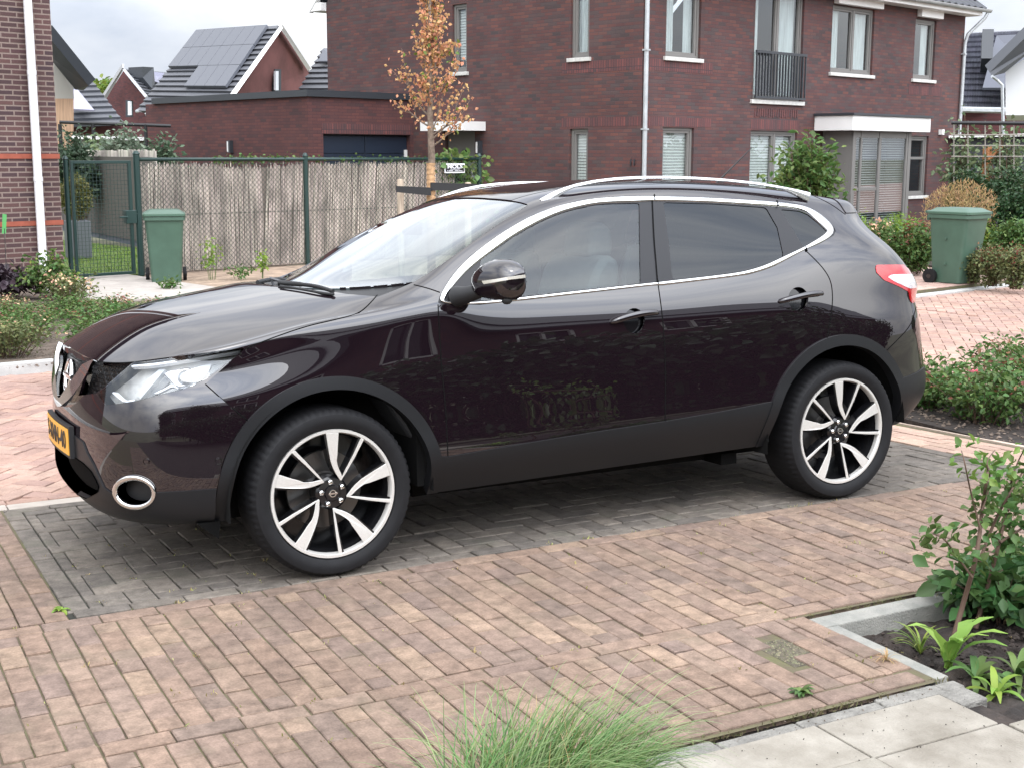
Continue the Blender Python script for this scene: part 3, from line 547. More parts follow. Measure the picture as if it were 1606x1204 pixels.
# ------------------------------------------------------------------ ground
SAND = mat('joint_sand', (.095, .072, .05), .95, var=.35, scale=9, bump=.3, bscale=60, col2=(.105, .10, .045))
SOIL = mat('dark_soil', (.030, .022, .018), .95, var=.5, scale=12, bump=1, bscale=25)
MULCH = mat('dry_soil', (.13, .10, .078), .95, var=.35, scale=10, bump=.8, bscale=30)
def tagk(o, kind='structure'): o['kind'] = kind; return o
g = MB(); g.add([(-400, -400, -.30), (500, -400, -.30), (500, 600, -.30), (-400, 600, -.30)], [(0, 1, 2, 3)]); tagk(g.build('ground', mat('far_ground', (.10, .10, .06), .95, var=.3, scale=.2)))
def pav_mat(name, cols, rough=.88, moss=(.10, .10, .045), worn=.35):
    m, t, b = newmat(name); b.inputs['Roughness'].default_value = rough; b.inputs['Specular IOR Level'].default_value = .3
    ge = N(t, 'ShaderNodeNewGeometry'); r = N(t, 'ShaderNodeValToRGB'); e = r.color_ramp.elements
    while len(e) < len(cols): e.new(.5)
    for i, c in enumerate(cols): e[i].position = i/(len(cols)-1); e[i].color = (*c, 1)
    t.links.new(ge.outputs['Random Per Island'], r.inputs['Fac'])
    tcn = N(t, 'ShaderNodeTexCoord'); n1 = N(t, 'ShaderNodeTexNoise', i_Scale=16.0, i_Detail=6.0, i_Roughness=.65); n2 = N(t, 'ShaderNodeTexNoise', i_Scale=1.2, i_Detail=4.0); n3 = N(t, 'ShaderNodeTexNoise', i_Scale=130.0, i_Detail=4.0)
    for n in (n1, n2, n3): t.links.new(tcn.outputs['Object'], n.inputs['Vector'])
    a1 = N(t, 'ShaderNodeMapRange', i_From_Min=.3, i_From_Max=.7, i_To_Min=1-worn, i_To_Max=1+worn); t.links.new(n1.outputs['Fac'], a1.inputs['Value'])
    a2 = N(t, 'ShaderNodeMapRange', i_From_Min=.3, i_From_Max=.7, i_To_Min=.82, i_To_Max=1.18); t.links.new(n2.outputs['Fac'], a2.inputs['Value'])
    a3 = N(t, 'ShaderNodeMapRange', i_From_Min=.3, i_From_Max=.7, i_To_Min=.85, i_To_Max=1.15); t.links.new(n3.outputs['Fac'], a3.inputs['Value'])
    m1 = N(t, 'ShaderNodeMath', operation='MULTIPLY'); m2 = N(t, 'ShaderNodeMath', operation='MULTIPLY'); t.links.new(a1.outputs[0], m1.inputs[0]); t.links.new(a2.outputs[0], m1.inputs[1]); t.links.new(m1.outputs[0], m2.inputs[0]); t.links.new(a3.outputs[0], m2.inputs[1])
    hv = N(t, 'ShaderNodeHueSaturation'); t.links.new(m2.outputs[0], hv.inputs['Value']); t.links.new(r.outputs['Color'], hv.inputs['Color'])
    st = N(t, 'ShaderNodeTexNoise', i_Scale=5.0, i_Detail=5.0); t.links.new(tcn.outputs['Object'], st.inputs['Vector'])
    sm = N(t, 'ShaderNodeMapRange', i_From_Min=.56, i_From_Max=.72, i_To_Max=.45); sm.clamp = True; t.links.new(st.outputs['Fac'], sm.inputs['Value'])
    mx_ = N(t, 'ShaderNodeMixRGB'); mx_.inputs['Color2'].default_value = (*moss, 1); t.links.new(sm.outputs[0], mx_.inputs['Fac']); t.links.new(hv.outputs['Color'], mx_.inputs['Color1']); t.links.new(mx_.outputs['Color'], b.inputs['Base Color'])
    ma = N(t, 'ShaderNodeMath', operation='ADD'); t.links.new(n1.outputs['Fac'], ma.inputs[0]); t.links.new(n3.outputs['Fac'], ma.inputs[1])
    bn = N(t, 'ShaderNodeBump', i_Strength=.5, i_Distance=.006); t.links.new(ma.outputs[0], bn.inputs['Height']); t.links.new(bn.outputs['Normal'], b.inputs['Normal'])
    return m
PV_DRIVE = pav_mat('drive_paver', [(0.180, 0.125, 0.095), (0.211, 0.147, 0.109), (0.159, 0.117, 0.094), (0.195, 0.137, 0.106), (0.238, 0.170, 0.122), (0.170, 0.123, 0.101), (0.205, 0.141, 0.104)], moss=(.15, .12, .085))
PV_GREY = pav_mat('grey_paver', [(0.123, 0.108, 0.093), (0.153, 0.133, 0.112), (0.108, 0.095, 0.083), (0.138, 0.119, 0.100), (0.168, 0.145, 0.121)], moss=(.10, .10, .075))
PV_ST = pav_mat('street_paver', [(0.296, 0.188, 0.147), (0.338, 0.223, 0.175), (0.266, 0.171, 0.141), (0.313, 0.210, 0.175), (0.361, 0.249, 0.194)], moss=(.40, .26, .20), worn=.16)
def bricks(mb, x, y, lx, ly, z=0., ch=.0032, jit=.0018, rot=0, sh=.0012):
    """one bevelled paver, centre x,y"""
    hx, hy = lx/2-sh, ly/2-sh; c_, s_ = math.cos(rot+rnd.gauss(0, .004)), math.sin(rot+rnd.gauss(0, .0))
    zt = z+rnd.gauss(0, jit); tx, ty = rnd.gauss(0, .008), rnd.gauss(0, .008); vs = []
    for (ax, ay, dz) in ((hx, hy, -.03), (hx, hy, -ch), (hx-ch, hy-ch, 0)):
        for sx, sy in ((-1, -1), (1, -1), (1, 1), (-1, 1)):
            px_, py_ = sx*ax+rnd.gauss(0, .0007), sy*ay+rnd.gauss(0, .0007); vs.append((x+px_*c_-py_*s_, y+px_*s_+py_*c_, zt+dz+px_*tx+py_*ty))
    mb.add(vs, [(0, 1, 5, 4), (1, 2, 6, 5), (2, 3, 7, 6), (3, 0, 4, 7), (4, 5, 9, 8), (5, 6, 10, 9), (6, 7, 11, 10), (7, 4, 8, 11), (8, 9, 10, 11)])
BL, BW, GAP = .206, .0855, .004
def soldier_row(mb, x0, x1, yc, z=0, skip=None):
    x = x0+rnd.uniform(0, .02)
    while x < x1-.03: l = min(BL, x1-x); bricks(mb, x+l/2, yc, l-GAP, BW-GAP, z); x += l
def columns(mb, x0, x1, y0, y1, z=0, hole=None):
    x = x0; k = 0
    while x < x1-.02:
        w = min(BW, x1-x); y = y1; first = True; half = k % 2
        while y > y0+.012:
            l = BL*.5 if (first and half) else BL
            l = min(l, y-y0)
            if y-l-y0 < .03: l = y-y0
            if not (hole and hole(x+w/2, y-l/2)): bricks(mb, x+w/2, y-l/2, w-GAP, l-GAP, z)
            y -= l; first = False
        x += w; k += 1
_u = np.array([-.0006, -.0407, 1.]); _u /= np.linalg.norm(_u); _x = np.array([1., 0, 0]); _x -= _u*(_x@_u); _x /= np.linalg.norm(_x); _T = np.array([_x, np.cross(_u, _x), _u]); _p = np.array([0, -.885, 0])
Mb = Matrix(_T.tolist()).to_4x4(); Mb.translation = Vector((_p-_T@_p).tolist())
# driveway: soldier rows parallel to the car, stretcher columns between them
g = MB()
soldier_row(g, -2.6, 5.6, -.937); columns(g, -2.6, 5.6, -2.00, -.981)
soldier_row(g, -2.6, 3.4, -2.044)
hole = lambda x, y: 1.03 < x < 1.20 and -2.47 < y < -2.24
columns(g, -2.6, 1.285, -2.665, -2.088, hole=hole); soldier_row(g, -2.6, 1.36, -2.717)
y = -2.11
while y > -2.66: l = min(BL, y+2.66); bricks(g, 1.328, y-l/2, BW-GAP, l-GAP); y -= l
x = -2.6
tagk(g.build('driveway', PV_DRIVE))
g = MB(Mb); columns(g, -1.125-.0855*24, -1.125, -.89, 1.3)
y = -.89
while y < 1.1: bricks(g, -1.082, y+BL/2, BW-GAP, BL-GAP); y += BL
tagk(g.build('driveway', PV_DRIVE))
g = MB(); g.add([(-9, -2.775, -.0075), (1.375, -2.775, -.0075), (1.375, -2.10, -.0075), (9, -2.10, -.0075), (9, -.89, -.0075), (-9, -.89, -.0075)], [(0, 1, 2, 3, 4, 5)]); g.add([(-9, -.89, -.011), (-1.03, -.89, -.011), (-1.03, 1.3, -.09), (-9, 1.3, -.09)], [(0, 1, 2, 3)])
tagk(g.build('driveway_bed', SAND))
g = MB(); columns(g, -6, -2.6, -2.665, -.981); tagk(g.build('driveway', PV_DRIVE))
# parking bay, tilted towards the street (car frame)
def herring(mb, x0, x1, y0, y1, z=0., M=None, ang=0., inside=None, ox=0., oy=0.):
    """herringbone pattern clipped to whole bricks by their centres"""
    L, W_ = BL, BL/2; ca, sa = math.cos(ang), math.sin(ang); R_m = max(abs(x1-x0), abs(y1-y0))*.75+1; cx, cy = (x0+x1)/2, (y0+y1)/2; n = int(R_m/W_)+2
    for i in range(-n, n):
        for j in range(-n, n):
            for kind in (0, 1):
                # unit step (W,W); repeat across every 2L in x
                pass
    cells = []
    for j in range(-n, n+1):
        for i in range(-n//2, n//2+1):
            bx = j*W_+i*2*L; by = j*W_
            cells.append((bx+L/2, by+W_/2, 0)); cells.append((bx+L+W_/2, by-L/2+W_, 1))
    for bx, by, k in cells:
        x, y = cx+bx*ca-by*sa+ox, cy+bx*sa+by*ca+oy
        if ang == 0.:
            hx, hy = (W_/2, L/2) if k else (L/2, W_/2); a, b, c, d = max(x0, x-hx), min(x1, x+hx), max(y0, y-hy), min(y1, y+hy)
            if b-a > .025 and d-c > .025: bricks(mb, (a+b)/2, (c+d)/2, b-a-GAP, d-c-GAP, z)
            continue
        if not (x0 < x < x1 and y0 < y < y1): continue
        if inside and not inside(x, y): continue
        bricks(mb, x, y, L-GAP, W_-GAP, z, rot=ang+(math.pi/2 if k else 0))
BX0, BX1, BY0, BY1 = -1.035, 3.98, -.89, 1.10
g = MB(Mb)
soldier_row(g, BX0, BX1, BY0+.043); soldier_row(g, BX0, BX1, BY1-.043)
y = BY0+.087
while y < BY1-.12: bricks(g, BX0+.043, y+BL/2, BW-GAP, BL-GAP); bricks(g, BX1-.043, y+BL/2, BW-GAP, BL-GAP); y += BL
herring(g, BX0+.087, BX1-.087, BY0+.087, BY1-.087)
tagk(g.build('parking_bay', PV_GREY)); g = MB(Mb); g.box(BX0, BY0, -.04, BX1, BY1, -.0095); tagk(g.build('parking_bay_bed', mat('bay_joint', (.032, .032, .024), .95, var=.5, scale=14)))
g = MB(Mb); x = BX1+.005
for c in range(5):
    y = BY0+(c % 2)*.1
    while y < 1.1: bricks(g, x+.052, y+BL/2, BW-GAP, BL-GAP); y += BL
    x += BW
tagk(g.build('bay_edge_strip', pav_mat('peach_paver', [(0.384, 0.264, 0.204), (0.336, 0.232, 0.184), (0.432, 0.304, 0.232)], moss=(.3, .22, .16), worn=.15))); g = MB(Mb); g.box(BX1, BY0, -.04, BX1+.53, 1.1, -.011); tagk(g.build('bay_edge_bed', SAND))
# flush kerb between bay and street
g = MB(); x = -4.
while x < 12: g.box(x, 1.11, -.16, x+.995, 1.21, -.0795+rnd.gauss(0, .001)); x += 1.0
tagk(g.build('flush_kerb', mat('pale_kerb', (.34, .30, .26), .9, var=.12, scale=6), bevel=.004))
# street
KA = at(0, 588, z=ZS); KB_ = at(92, 580, z=ZS); KR = at(1440, 466, z=ZS); KR2 = at(1606, 446, z=ZS)
sk = .13                                     # direction of the far kerb
kl = lambda x: KA[1]+(x-KA[0])*sk; kr = lambda x: KR[1]+(x-KR[0])*.222
XJ = 6.4
far = lambda x: kl(x) if x < XJ else kr(x)
g = MB(); herring(g, -3.0, 9.5, 1.32, 7.2, ZS, ang=math.pi/4+.05, inside=lambda x, y: y < far(x)-.12)
herring(g, 9.5, 19, 1.4, 9.0, ZS, ang=math.pi/4+.05, inside=lambda x, y: y < far(x)-.12)
herring(g, -8, -3.0, 1.32, 6, ZS, ang=math.pi/4+.05, inside=lambda x, y: y < far(x)-.12)
xx = -8.
while xx < 19:
    bricks(g, xx+BL/2, 1.265, BL-GAP, BW-GAP, ZS)
    xx += BL
tagk(g.build('street', PV_ST))
g = MB(); g.add([(-90, 1.21, ZS-.012), (90, 1.21, ZS-.012), (90, 27, ZS-.012), (XJ, kr(XJ)+.0, ZS-.012), (XJ, kl(XJ), ZS-.012), (-90, kl(-90), ZS-.012)], [(0, 1, 2, 3, 4, 5)]); tagk(g.build('street_bed', mat('street_joint', (.33, .22, .18), .95, var=.2, scale=5)))
# kerbs at the far side
def kerb(name, p, q, w, z0, z1, m, seg=1.0):
    p, q = Vector((p[0], p[1], 0)), Vector((q[0], q[1], 0)); L = (q-p).length; d = (q-p)/L; n_ = Vector((-d.y, d.x, 0)); g = MB(); s = 0
    while s < L-.02:
        e = min(L, s+seg-.006); a, b = p+d*s, p+d*e; zt = z1+rnd.gauss(0, .0012)
        vs = [tuple(a)[:2], tuple(b)[:2], tuple(b+n_*w)[:2], tuple(a+n_*w)[:2]]; g.prism(vs, z0, zt); s += seg
    return tagk(g.build(name, m, bevel=.006))
KM = mat('kerb_concrete', (.40, .40, .385), .9, var=.12, scale=7, bump=.25, bscale=90)
_zk = at(0, 572.6, y=KA[1])[2]
kerb('kerb', (-9, kl(-9)), (XJ, kl(XJ)), .11, -.2, float(_zk), KM); kerb('kerb', (XJ, kr(XJ)), (19, kr(19)), .16, -.2, ZS+.012, KM)
g = MB(); zb = float(_zk)-.02; g.prism([(-9, kl(-9)+.11), (XJ, kl(XJ)+.11), (XJ+.2, 9.6), (1.75, 9.9), (.95, 11.95), (-9, 11.95)], -.3, zb); tagk(g.build('planting_bed', MULCH))
g = MB(); g.prism([(1.75, 9.9), (XJ+.2, 9.6), (9.2, 6.3), (10.2, 10.), (10.5, 15), (2.3, 13.0)], -.3, -.012); tagk(g.build('garden_soil', mat('sandy_soil', (.30, .22, .16), .95, var=.3, scale=5, bump=.6, bscale=20)))
# path and lawn beyond the gate
pd = Vector((drv[0], drv[1], 0)); pn = Vector((dlv[0], dlv[1], 0)); O = Vector((float(HC[0]), float(HC[1]), 0))
PM = mat('path_slab', (.36, .325, .29), .9, var=.1, scale=6, bump=.2, bscale=60, island=.06); g = MB()
pl0 = at(112, 455, z=0); pl1 = at(128, 385, z=0); dpv = Vector((float(pl1[0]-pl0[0]), float(pl1[1]-pl0[1]), 0)).normalized(); npv = Vector((dpv.y, -dpv.x, 0)); S = Vector((float(HC[0])-.05, float(HC[1])-2.3, 0))
for i in range(24):
    for j in range(2 if i > 4 else 3):
        a = S+Vector((.10, 0, 0))+pn*(i*.605)+pd*(j*.605); q = [a, a+pd*.6, a+pd*.6+pn*.6, a+pn*.6]; g.prism([(p.x, p.y) for p in q], -.1, .004+rnd.gauss(0, .001))
tagk(g.build('garden_path', PM, bevel=.004))
GR = mat('lawn_ground', (.10, .15, .03), .95, var=.3, scale=20, bump=.8, bscale=80)
g = MB(); a = S+pn*2.9+pd*1.33; q = [a, a+pd*3.2, a+pd*3.2+pn*14, a+pn*14]; g.prism([(p.x, p.y) for p in q], -.1, -.002); tagk(g.build('lawn_soil', GR))
LQ = q
# driveway of the house on the right
g = MB(); fr = frame((10.1, kr(10.1)+.17, 0), (1, .222)); q1 = [(0, 0), (2.9, 0), (2.9, 6.5), (.4, 6.5)]; g.M = fr
x = .0
g2 = MB(fr); n_ = 0
y = .05
while y < 6.2:
    x = -.2+(.1 if n_ % 2 else 0)
    while x < 7.2: bricks(g2, x+.1, y, BL-GAP, BW-GAP, -.02, jit=.001); x += BL
    y += BW; n_ += 1
tagk(g2.build('house_driveway', pav_mat('pale_drive_paver', [(0.368, 0.240, 0.200), (0.416, 0.288, 0.240), (0.336, 0.232, 0.200), (0.448, 0.328, 0.272)], moss=(.36, .26, .2), worn=.14)))
g = MB(fr); g.box(-.3, 0, -.2, 7.3, 6.3, -.031); tagk(g.build('house_driveway_bed', SAND))
g = MB(); g.prism([(9.2, kr(9.2)+.17), (10.0, kr(10.0)+.17), (11.4, 13), (13, 14.1), (11.3, 14.0), (10.2, 12)], -.3, .0); g.prism([(12.9, kr(12.9)+.17), (19, kr(19)+.17), (26, 19), (14.5, 14.5)], -.29, .01); tagk(g.build('front_bed', SOIL))
# near kerbs, slabs and soil at the bottom right
NK = mat('weathered_kerb', (.20, .20, .18), .9, var=.2, scale=9, bump=.4, bscale=120, col2=(.29, .28, .25))
kerb('bed_kerb', (1.375, -2.225), (3.9, -2.225), .095, -.16, -.004, NK, 1.0); 
g = MB(); g.prism([(1.375, -2.229), (1.375, -2.76), (1.432, -2.76), (1.432, -2.229)][::-1], -.16, -.006); tagk(g.build('bed_kerb', NK, bevel=.004))
g = MB(); n = 26; vs = []; fs = []
X0s, X1s, Y0s, Y1s = 1.33, 4.6, -4.6, -2.225
for i in range(n*3+1):
    for j in range(n*2+1):
        x = X0s+(X1s-X0s)*i/(n*3); y = Y0s+(Y1s-Y0s)*j/(n*2); z = -.075+.022*math.sin(x*9+y*5)*math.sin(y*11-x*4)+rnd.gauss(0, .010)+(.02 if y < -2.9 else 0); vs.append((x, y, z))
for i in range(n*3):
    for j in range(n*2): a = i*(n*2+1)+j; fs.append((a, a+n*2+1, a+n*2+2, a+1))
g.add(vs, fs); tagk(g.build('soil_bed', SOIL, smooth=True))
SL = mat('concrete_slab', (.185, .165, .132), .92, var=.2, scale=4, bump=.35, bscale=110, island=.05, col2=(.315, .29, .245))
g = MB()
for (a, b, c, d) in ((.80, -3.085, 1.30, -2.845), (.29, -3.085, .79, -2.845), (-.22, -3.085, .28, -2.845), (-.73, -3.085, -.23, -2.845), (.80, -3.595, 1.305, -3.095), (.29, -3.595, .79, -3.095), (-.22, -3.595, .28, -3.095), (1.315, -3.595, 1.8, -3.11), (.80, -4.1, 1.305, -3.605), (.29, -4.1, .79, -3.605), (1.315, -4.1, 1.8, -3.605)):
    g.box(a, b, -.08, c, d, -.008+rnd.gauss(0, .002))
tagk(g.build('garden_slabs', SL, bevel=.004))
g = MB(); x = -1.0
while x < 1.35: l = rnd.uniform(.14, .34); g.box(x, -2.838+rnd.gauss(0, .003), -.08, min(x+l, 1.44)-.006, -2.776+rnd.gauss(0, .004), -.014+rnd.gauss(0, .002)); x += l
g.box(1.315, -2.93, -.08, 1.43, -2.77, -.016); tagk(g.build('broken_kerb', mat('broken_kerb', (.20, .19, .17), .95, var=.25, scale=14, bump=.8, bscale=70), bevel=.008))
g = MB(); g.prism([(-9, -2.74), (1.40, -2.74), (1.40, -9), (-9, -9)][::-1], -.4, -.035); tagk(g.build('near_soil', SOIL))
# bed beside the bay on the right
g = MB(); g.prism([(4.52, .60), (4.52, -.50), (5.55, -.90), (9, -.90), (9, 1.12), (4.9, 1.12)][::-1], -.3, -.035); tagk(g.build('rose_bed', SOIL))
g = MB(Mb); g.box(4.50, -.80, -.1, 4.54, 1.1, -.002); tagk(g.build('bed_edging', mat('edging', (.45, .36, .29), .9)))
# ================================================================== CAR
# the bay falls 2.3 degrees towards the street, the car stands on it: its own frame is tilted by TILT
WORLDCAM = (CAMP, CP, AX_R, AX_U, AX_F)
_u = np.array([-.0006, -.0407, 1.]); _u /= np.linalg.norm(_u); _x = np.array([1., 0, 0]); _x -= _u*(_x@_u); _x /= np.linalg.norm(_x)
TILT = np.array([_x, np.cross(_u, _x), _u]); PIV = np.array([0, -.885, 0])
CAMP = tuple(TILT.T@(CP-PIV)+PIV); CP = np.array(CAMP); AX_R, AX_U, AX_F = TILT.T@AX_R, TILT.T@AX_U, TILT.T@AX_F
def crop(ox, oy, s):
    return lambda *p: np.array([(ox+a/s, oy+b/s) for a, b in p])
K1 = crop(60, 420, 2.7375); K3 = crop(400, 260, 3.491); K4 = crop(660, 260, 3.569); K5 = crop(1000, 260, 3.346); K6 = crop(1100, 480, 3.54)
def chaikin(P, n=2, closed=True):
    P = np.asarray(P, float)
    for _ in range(n):
        if closed:
            Q = np.roll(P, -1, 0); P = np.stack([P*.75+Q*.25, P*.25+Q*.75], 1).reshape(-1, 2)
        else:
            A, B = P[:-1], P[1:]; P = np.vstack([P[:1], np.stack([A*.75+B*.25, A*.25+B*.75], 1).reshape(-1, P.shape[1]), P[-1:]])
    return P
def sdpoly(pts, poly):             # <0 inside
    poly = np.asarray(poly, float); d = np.full(len(pts), 1e9); ins = np.zeros(len(pts), bool)
    x, y = pts[:, 0], pts[:, 1]
    for a, b in zip(poly, np.roll(poly, -1, 0)):
        e = b-a; w = pts-a; t = np.clip((w@e)/(e@e+1e-12), 0, 1); q = w-t[:, None]*e
        d = np.minimum(d, (q*q).sum(1))
        c = (a[1] > y) != (b[1] > y)
        with np.errstate(all='ignore'):
            ins ^= c & (x < (b[0]-a[0])*(y-a[1])/(b[1]-a[1]+1e-30)+a[0])
    d = np.sqrt(d); return np.where(ins, -d, d)
def bspl_w(t):
    return np.stack([(1-t)**3, 3*t**3-6*t**2+4, -3*t**3+3*t**2+3*t+1, t**3], -1)/6
def dbspl_w(t):
    return np.stack([-(1-t)**2, 3*t**2-4*t, -3*t**2+2*t+1, t**2], -1)/2
class Patch:
    """smooth surface through a net of key points"""
    def __init__(s, T, its=2):
        T = np.asarray(T, float); s.ni, s.nj = T.shape[:2]; C = T.copy()
        for _ in range(its): s.set(C); C = C+.9*(T-s.knots())
        s.set(C)
    def set(s, C):
        E = np.empty((s.ni+2, s.nj+2, 3)); E[1:-1, 1:-1] = C
        E[0, 1:-1] = 2*C[0]-C[1]; E[-1, 1:-1] = 2*C[-1]-C[-2]
        E[:, 0] = 2*E[:, 1]-E[:, 2]; E[:, -1] = 2*E[:, -2]-E[:, -3]
        if s.sym:                                   # mirror across y=0 at the last row: keeps the centre line smooth
            E[1:-1, -1] = C[:, -2]*np.array([1, -1, 1]); E[0, -1] = (2*E[1, -1]-E[2, -1]); E[-1, -1] = (2*E[-2, -1]-E[-3, -1])
        if s.symi: E[0, :] = E[2, :]*np.array([1, -1, 1])
        s.E = E
    sym = False; symi = False
    def knots(s):
        u, v = np.meshgrid(np.arange(s.ni), np.arange(s.nj), indexing='ij')
        return s.ev(u.ravel(), v.ravel())[0].reshape(s.ni, s.nj, 3)
    def ev(s, u, v):
        u = np.clip(np.asarray(u, float), 0, s.ni-1-1e-9); v = np.clip(np.asarray(v, float), 0, s.nj-1-1e-9)
        iu = u.astype(int); iv = v.astype(int); tu, tv = u-iu, v-iv
        wu, wv, du, dv = bspl_w(tu), bspl_w(tv), dbspl_w(tu), dbspl_w(tv)
        P = 0; U = 0; V = 0
        for a in range(4):
            for b in range(4):
                c = s.E[iu+a, iv+b]
                P = P+(wu[:, a]*wv[:, b])[:, None]*c; U = U+(du[:, a]*wv[:, b])[:, None]*c; V = V+(wu[:, a]*dv[:, b])[:, None]*c
        n = np.cross(U, V); n /= np.linalg.norm(n, axis=1)[:, None]+1e-12
        return P, n
class SurfMesh:
    """dense mesh on a Patch that can be cut exactly along curves; every cut vertex is put back on the smooth surface"""
    def __init__(s, patch, nu, nv, flip=False):
        s.p = patch; s.flip = -1 if flip else 1
        gu = np.linspace(0, patch.ni-1, (patch.ni-1)*nu+1); gv = np.linspace(0, patch.nj-1, (patch.nj-1)*nv+1)
        U, V = np.meshgrid(gu, gv, indexing='ij'); s.uv = np.stack([U.ravel(), V.ravel()], 1)
        a, b = len(gu), len(gv); i, j = np.meshgrid(np.arange(a-1), np.arange(b-1), indexing='ij'); k = (i*b+j).ravel()
        s.F = [tuple(q) for q in np.stack([k, k+b, k+b+1, k+1], 1).tolist()]; s.L = ['']*len(s.F); s.re()
    def re(s):
        s.P, s.Nn = s.p.ev(s.uv[:, 0], s.uv[:, 1]); s.Nn = s.Nn*s.flip
        s.px = topx(s.P)
    def cut(s, fn, label, only=None):
        """faces where fn<0 (and whose label is in only) get label"""
        d = np.asarray(fn(s.P, s.px), float); eps = 1e-9+0*d; d = np.where(np.abs(d) < eps, eps, d)
        nuv = []; nd = {}; base = len(s.uv); F2 = []; L2 = []; neg = d < 0
        for f, l in zip(s.F, s.L):
            if only is not None and l not in only: F2.append(f); L2.append(l); continue
            k = [neg[i] for i in f]
            if all(k): F2.append(f); L2.append(label); continue
            if not any(k): F2.append(f); L2.append(l); continue
            A = []; B = []; n = len(f)
            for q in range(n):
                i, j = f[q], f[(q+1) % n]; (A if neg[i] else B).append(i)
                if neg[i] != neg[j]:
                    key = (min(i, j), max(i, j))
                    if key not in nd:
                        t = d[key[0]]/(d[key[0]]-d[key[1]]); t = min(max(t, .02), .98)
                        nd[key] = base+len(nuv); nuv.append(s.uv[key[0]]*(1-t)+s.uv[key[1]]*t)
                    A.append(nd[key]); B.append(nd[key])
            if len(A) > 2: F2.append(tuple(A)); L2.append(label)
            if len(B) > 2: F2.append(tuple(B)); L2.append(l)
        s.F, s.L = F2, L2
        if nuv: s.uv = np.vstack([s.uv, np.array(nuv)]); s.re()
    def get(s, labels, off=0., skirt=0., extra=None):
        """verts, faces, normals of the faces with these labels, moved off along the normal, with an inward rim of depth skirt"""
        fs = [f for f, l in zip(s.F, s.L) if l in labels]
        if not fs: return np.zeros((0, 3)), [], np.zeros((0, 3))
        ids = sorted({i for f in fs for i in f}); mp = {i: k for k, i in enumerate(ids)}
        P = s.P[ids]+s.Nn[ids]*off; Nn = s.Nn[ids]; F = [tuple(mp[i] for i in (f if s.flip > 0 else f[::-1])) for f in fs]
        if skirt:
            ec = {}
            for f in F:
                for q in range(len(f)):
                    a, b = f[q], f[(q+1) % len(f)]; ec[(a, b)] = 1
            bd = [(a, b) for (a, b) in ec if (b, a) not in ec]
            b0 = len(P); P2 = [P]; N2 = [Nn]; newf = []; k = b0
            for a, b in bd:
                t = P[b]-P[a]; sn = np.cross(t, Nn[a]); L = np.linalg.norm(sn)
                if L < 1e-9 or abs(P[a][1])+abs(P[b][1]) < 1e-3: continue
                sn = sn/L; q = np.array([P[a], P[b], P[b]-Nn[b]*skirt, P[a]-Nn[a]*skirt])
                P2.append(q); N2.append(np.tile(sn, (4, 1))); newf.append((k+1, k, k+3, k+2)); k += 4
            P = np.vstack(P2); Nn = np.vstack(N2); F = F+newf
        return P, F, Nn
def surf_obj(name, data, m, parent, mirror='both', label=None):
    """data = list of (P,F,N); mirror: near, far or both halves"""
    Vs = []; Fs = []; Ns = []; b = 0
    for P, F, Nn in data:
        if not len(F): continue
        if mirror in ('both', 'near'): Vs.append(P); Ns.append(Nn); Fs += [tuple(i+b for i in f) for f in F]; b += len(P)
        if mirror in ('both', 'far'):
            g = np.array([1, -1, 1]); Vs.append(P*g); Ns.append(Nn*g); Fs += [tuple(i+b for i in f[::-1]) for f in F]; b += len(P)
    V = np.vstack(Vs); Nn = np.vstack(Ns); me = bpy.data.meshes.new(name); me.from_pydata(V.tolist(), [], Fs)
    me.polygons.foreach_set('use_smooth', [True]*len(Fs)); me.update()
    me.normals_split_custom_set_from_vertices(Nn.tolist())
    return link(name, me, m, parent, label=label)
# ---------------- key points of the body (near half as |y|, front is -x)
XS = np.array([-1.0, -.85, -.62, -.38, -.10, .20, .46, .62, .80, 1.02, 1.30, 1.65, 2.0, 2.30, 2.52, 2.74, 2.94, 3.10, 3.22, 3.31, 3.37])
WD = np.array([.60, .71, .80, .853, .880, .889, .893, .895, .897, .898, .899, .90, .902, .905, .906, .902, .884, .850, .790, .70, .58])
ni = 21; T = np.zeros((ni, 14, 3))
def row(j, dy, z, dx=None):
    T[:, j, 0] = XS+(0 if dx is None else np.array(dx)); T[:, j, 1] = WD+np.array(dy); T[:, j, 2] = z
tail = np.array([0]*16+[.0, .015, .03, .045, .055])
row(0, -.075, np.interp(XS, [-1, 3.37], [.26, .33]), -tail*.6)
row(1, -.003, np.interp(XS, [-1, .5, 2.2, 3.37], [.41, .42, .46, .45]), tail*.9)
row(2, -.002, np.interp(XS, [-1, .5, 2.2, 3.37], [.53, .55, .58, .585]), tail)
row(3, -.0055, np.interp(XS, [-1, 0, 3.37], [.66, .70, .71]), tail*.6)
row(4, -.0155, np.interp(XS, [-1, -.38, 0, .6, 2.2, 2.9, 3.37], [.74, .77, .82, .85, .87, .87, .84]), tail*.25)
row(5, -.030, np.interp(XS, [-1, -.62, -.38, -.1, .2, .6, 2., 2.6, 3.1, 3.37], [.78, .82, .865, .925, .96, .965, .985, 1.0, .985, .93]))
T[:, 5, 1] -= np.interp(XS, [-1, -.38, .3, 2.3, 2.8, 3.4], [.03, .012, 0, 0, .012, .02])
tt = [1, .965, .925, .84, .64, .43, .21, 0]
for i, (xc, zc, xs_, y0, zs, p) in enumerate([(-.96, .79, -.80, .64, .75, 2), (-.842, .898, -.68, .69, .872, 2), (-.655, 1.004, -.49, .775, .922, 2.2), (-.45, 1.070, -.31, .818, .955, 2.3), (-.14, 1.118, -.05, .832, 1.013, 2.4), (.015, 1.137, .20, .842, 1.042, 3.0)]):
    for j, t in zip(range(6, 14), tt): T[i, j] = (xc+(xs_-xc)*t**2.2, y0*t, zc+(zs-zc)*t**p)
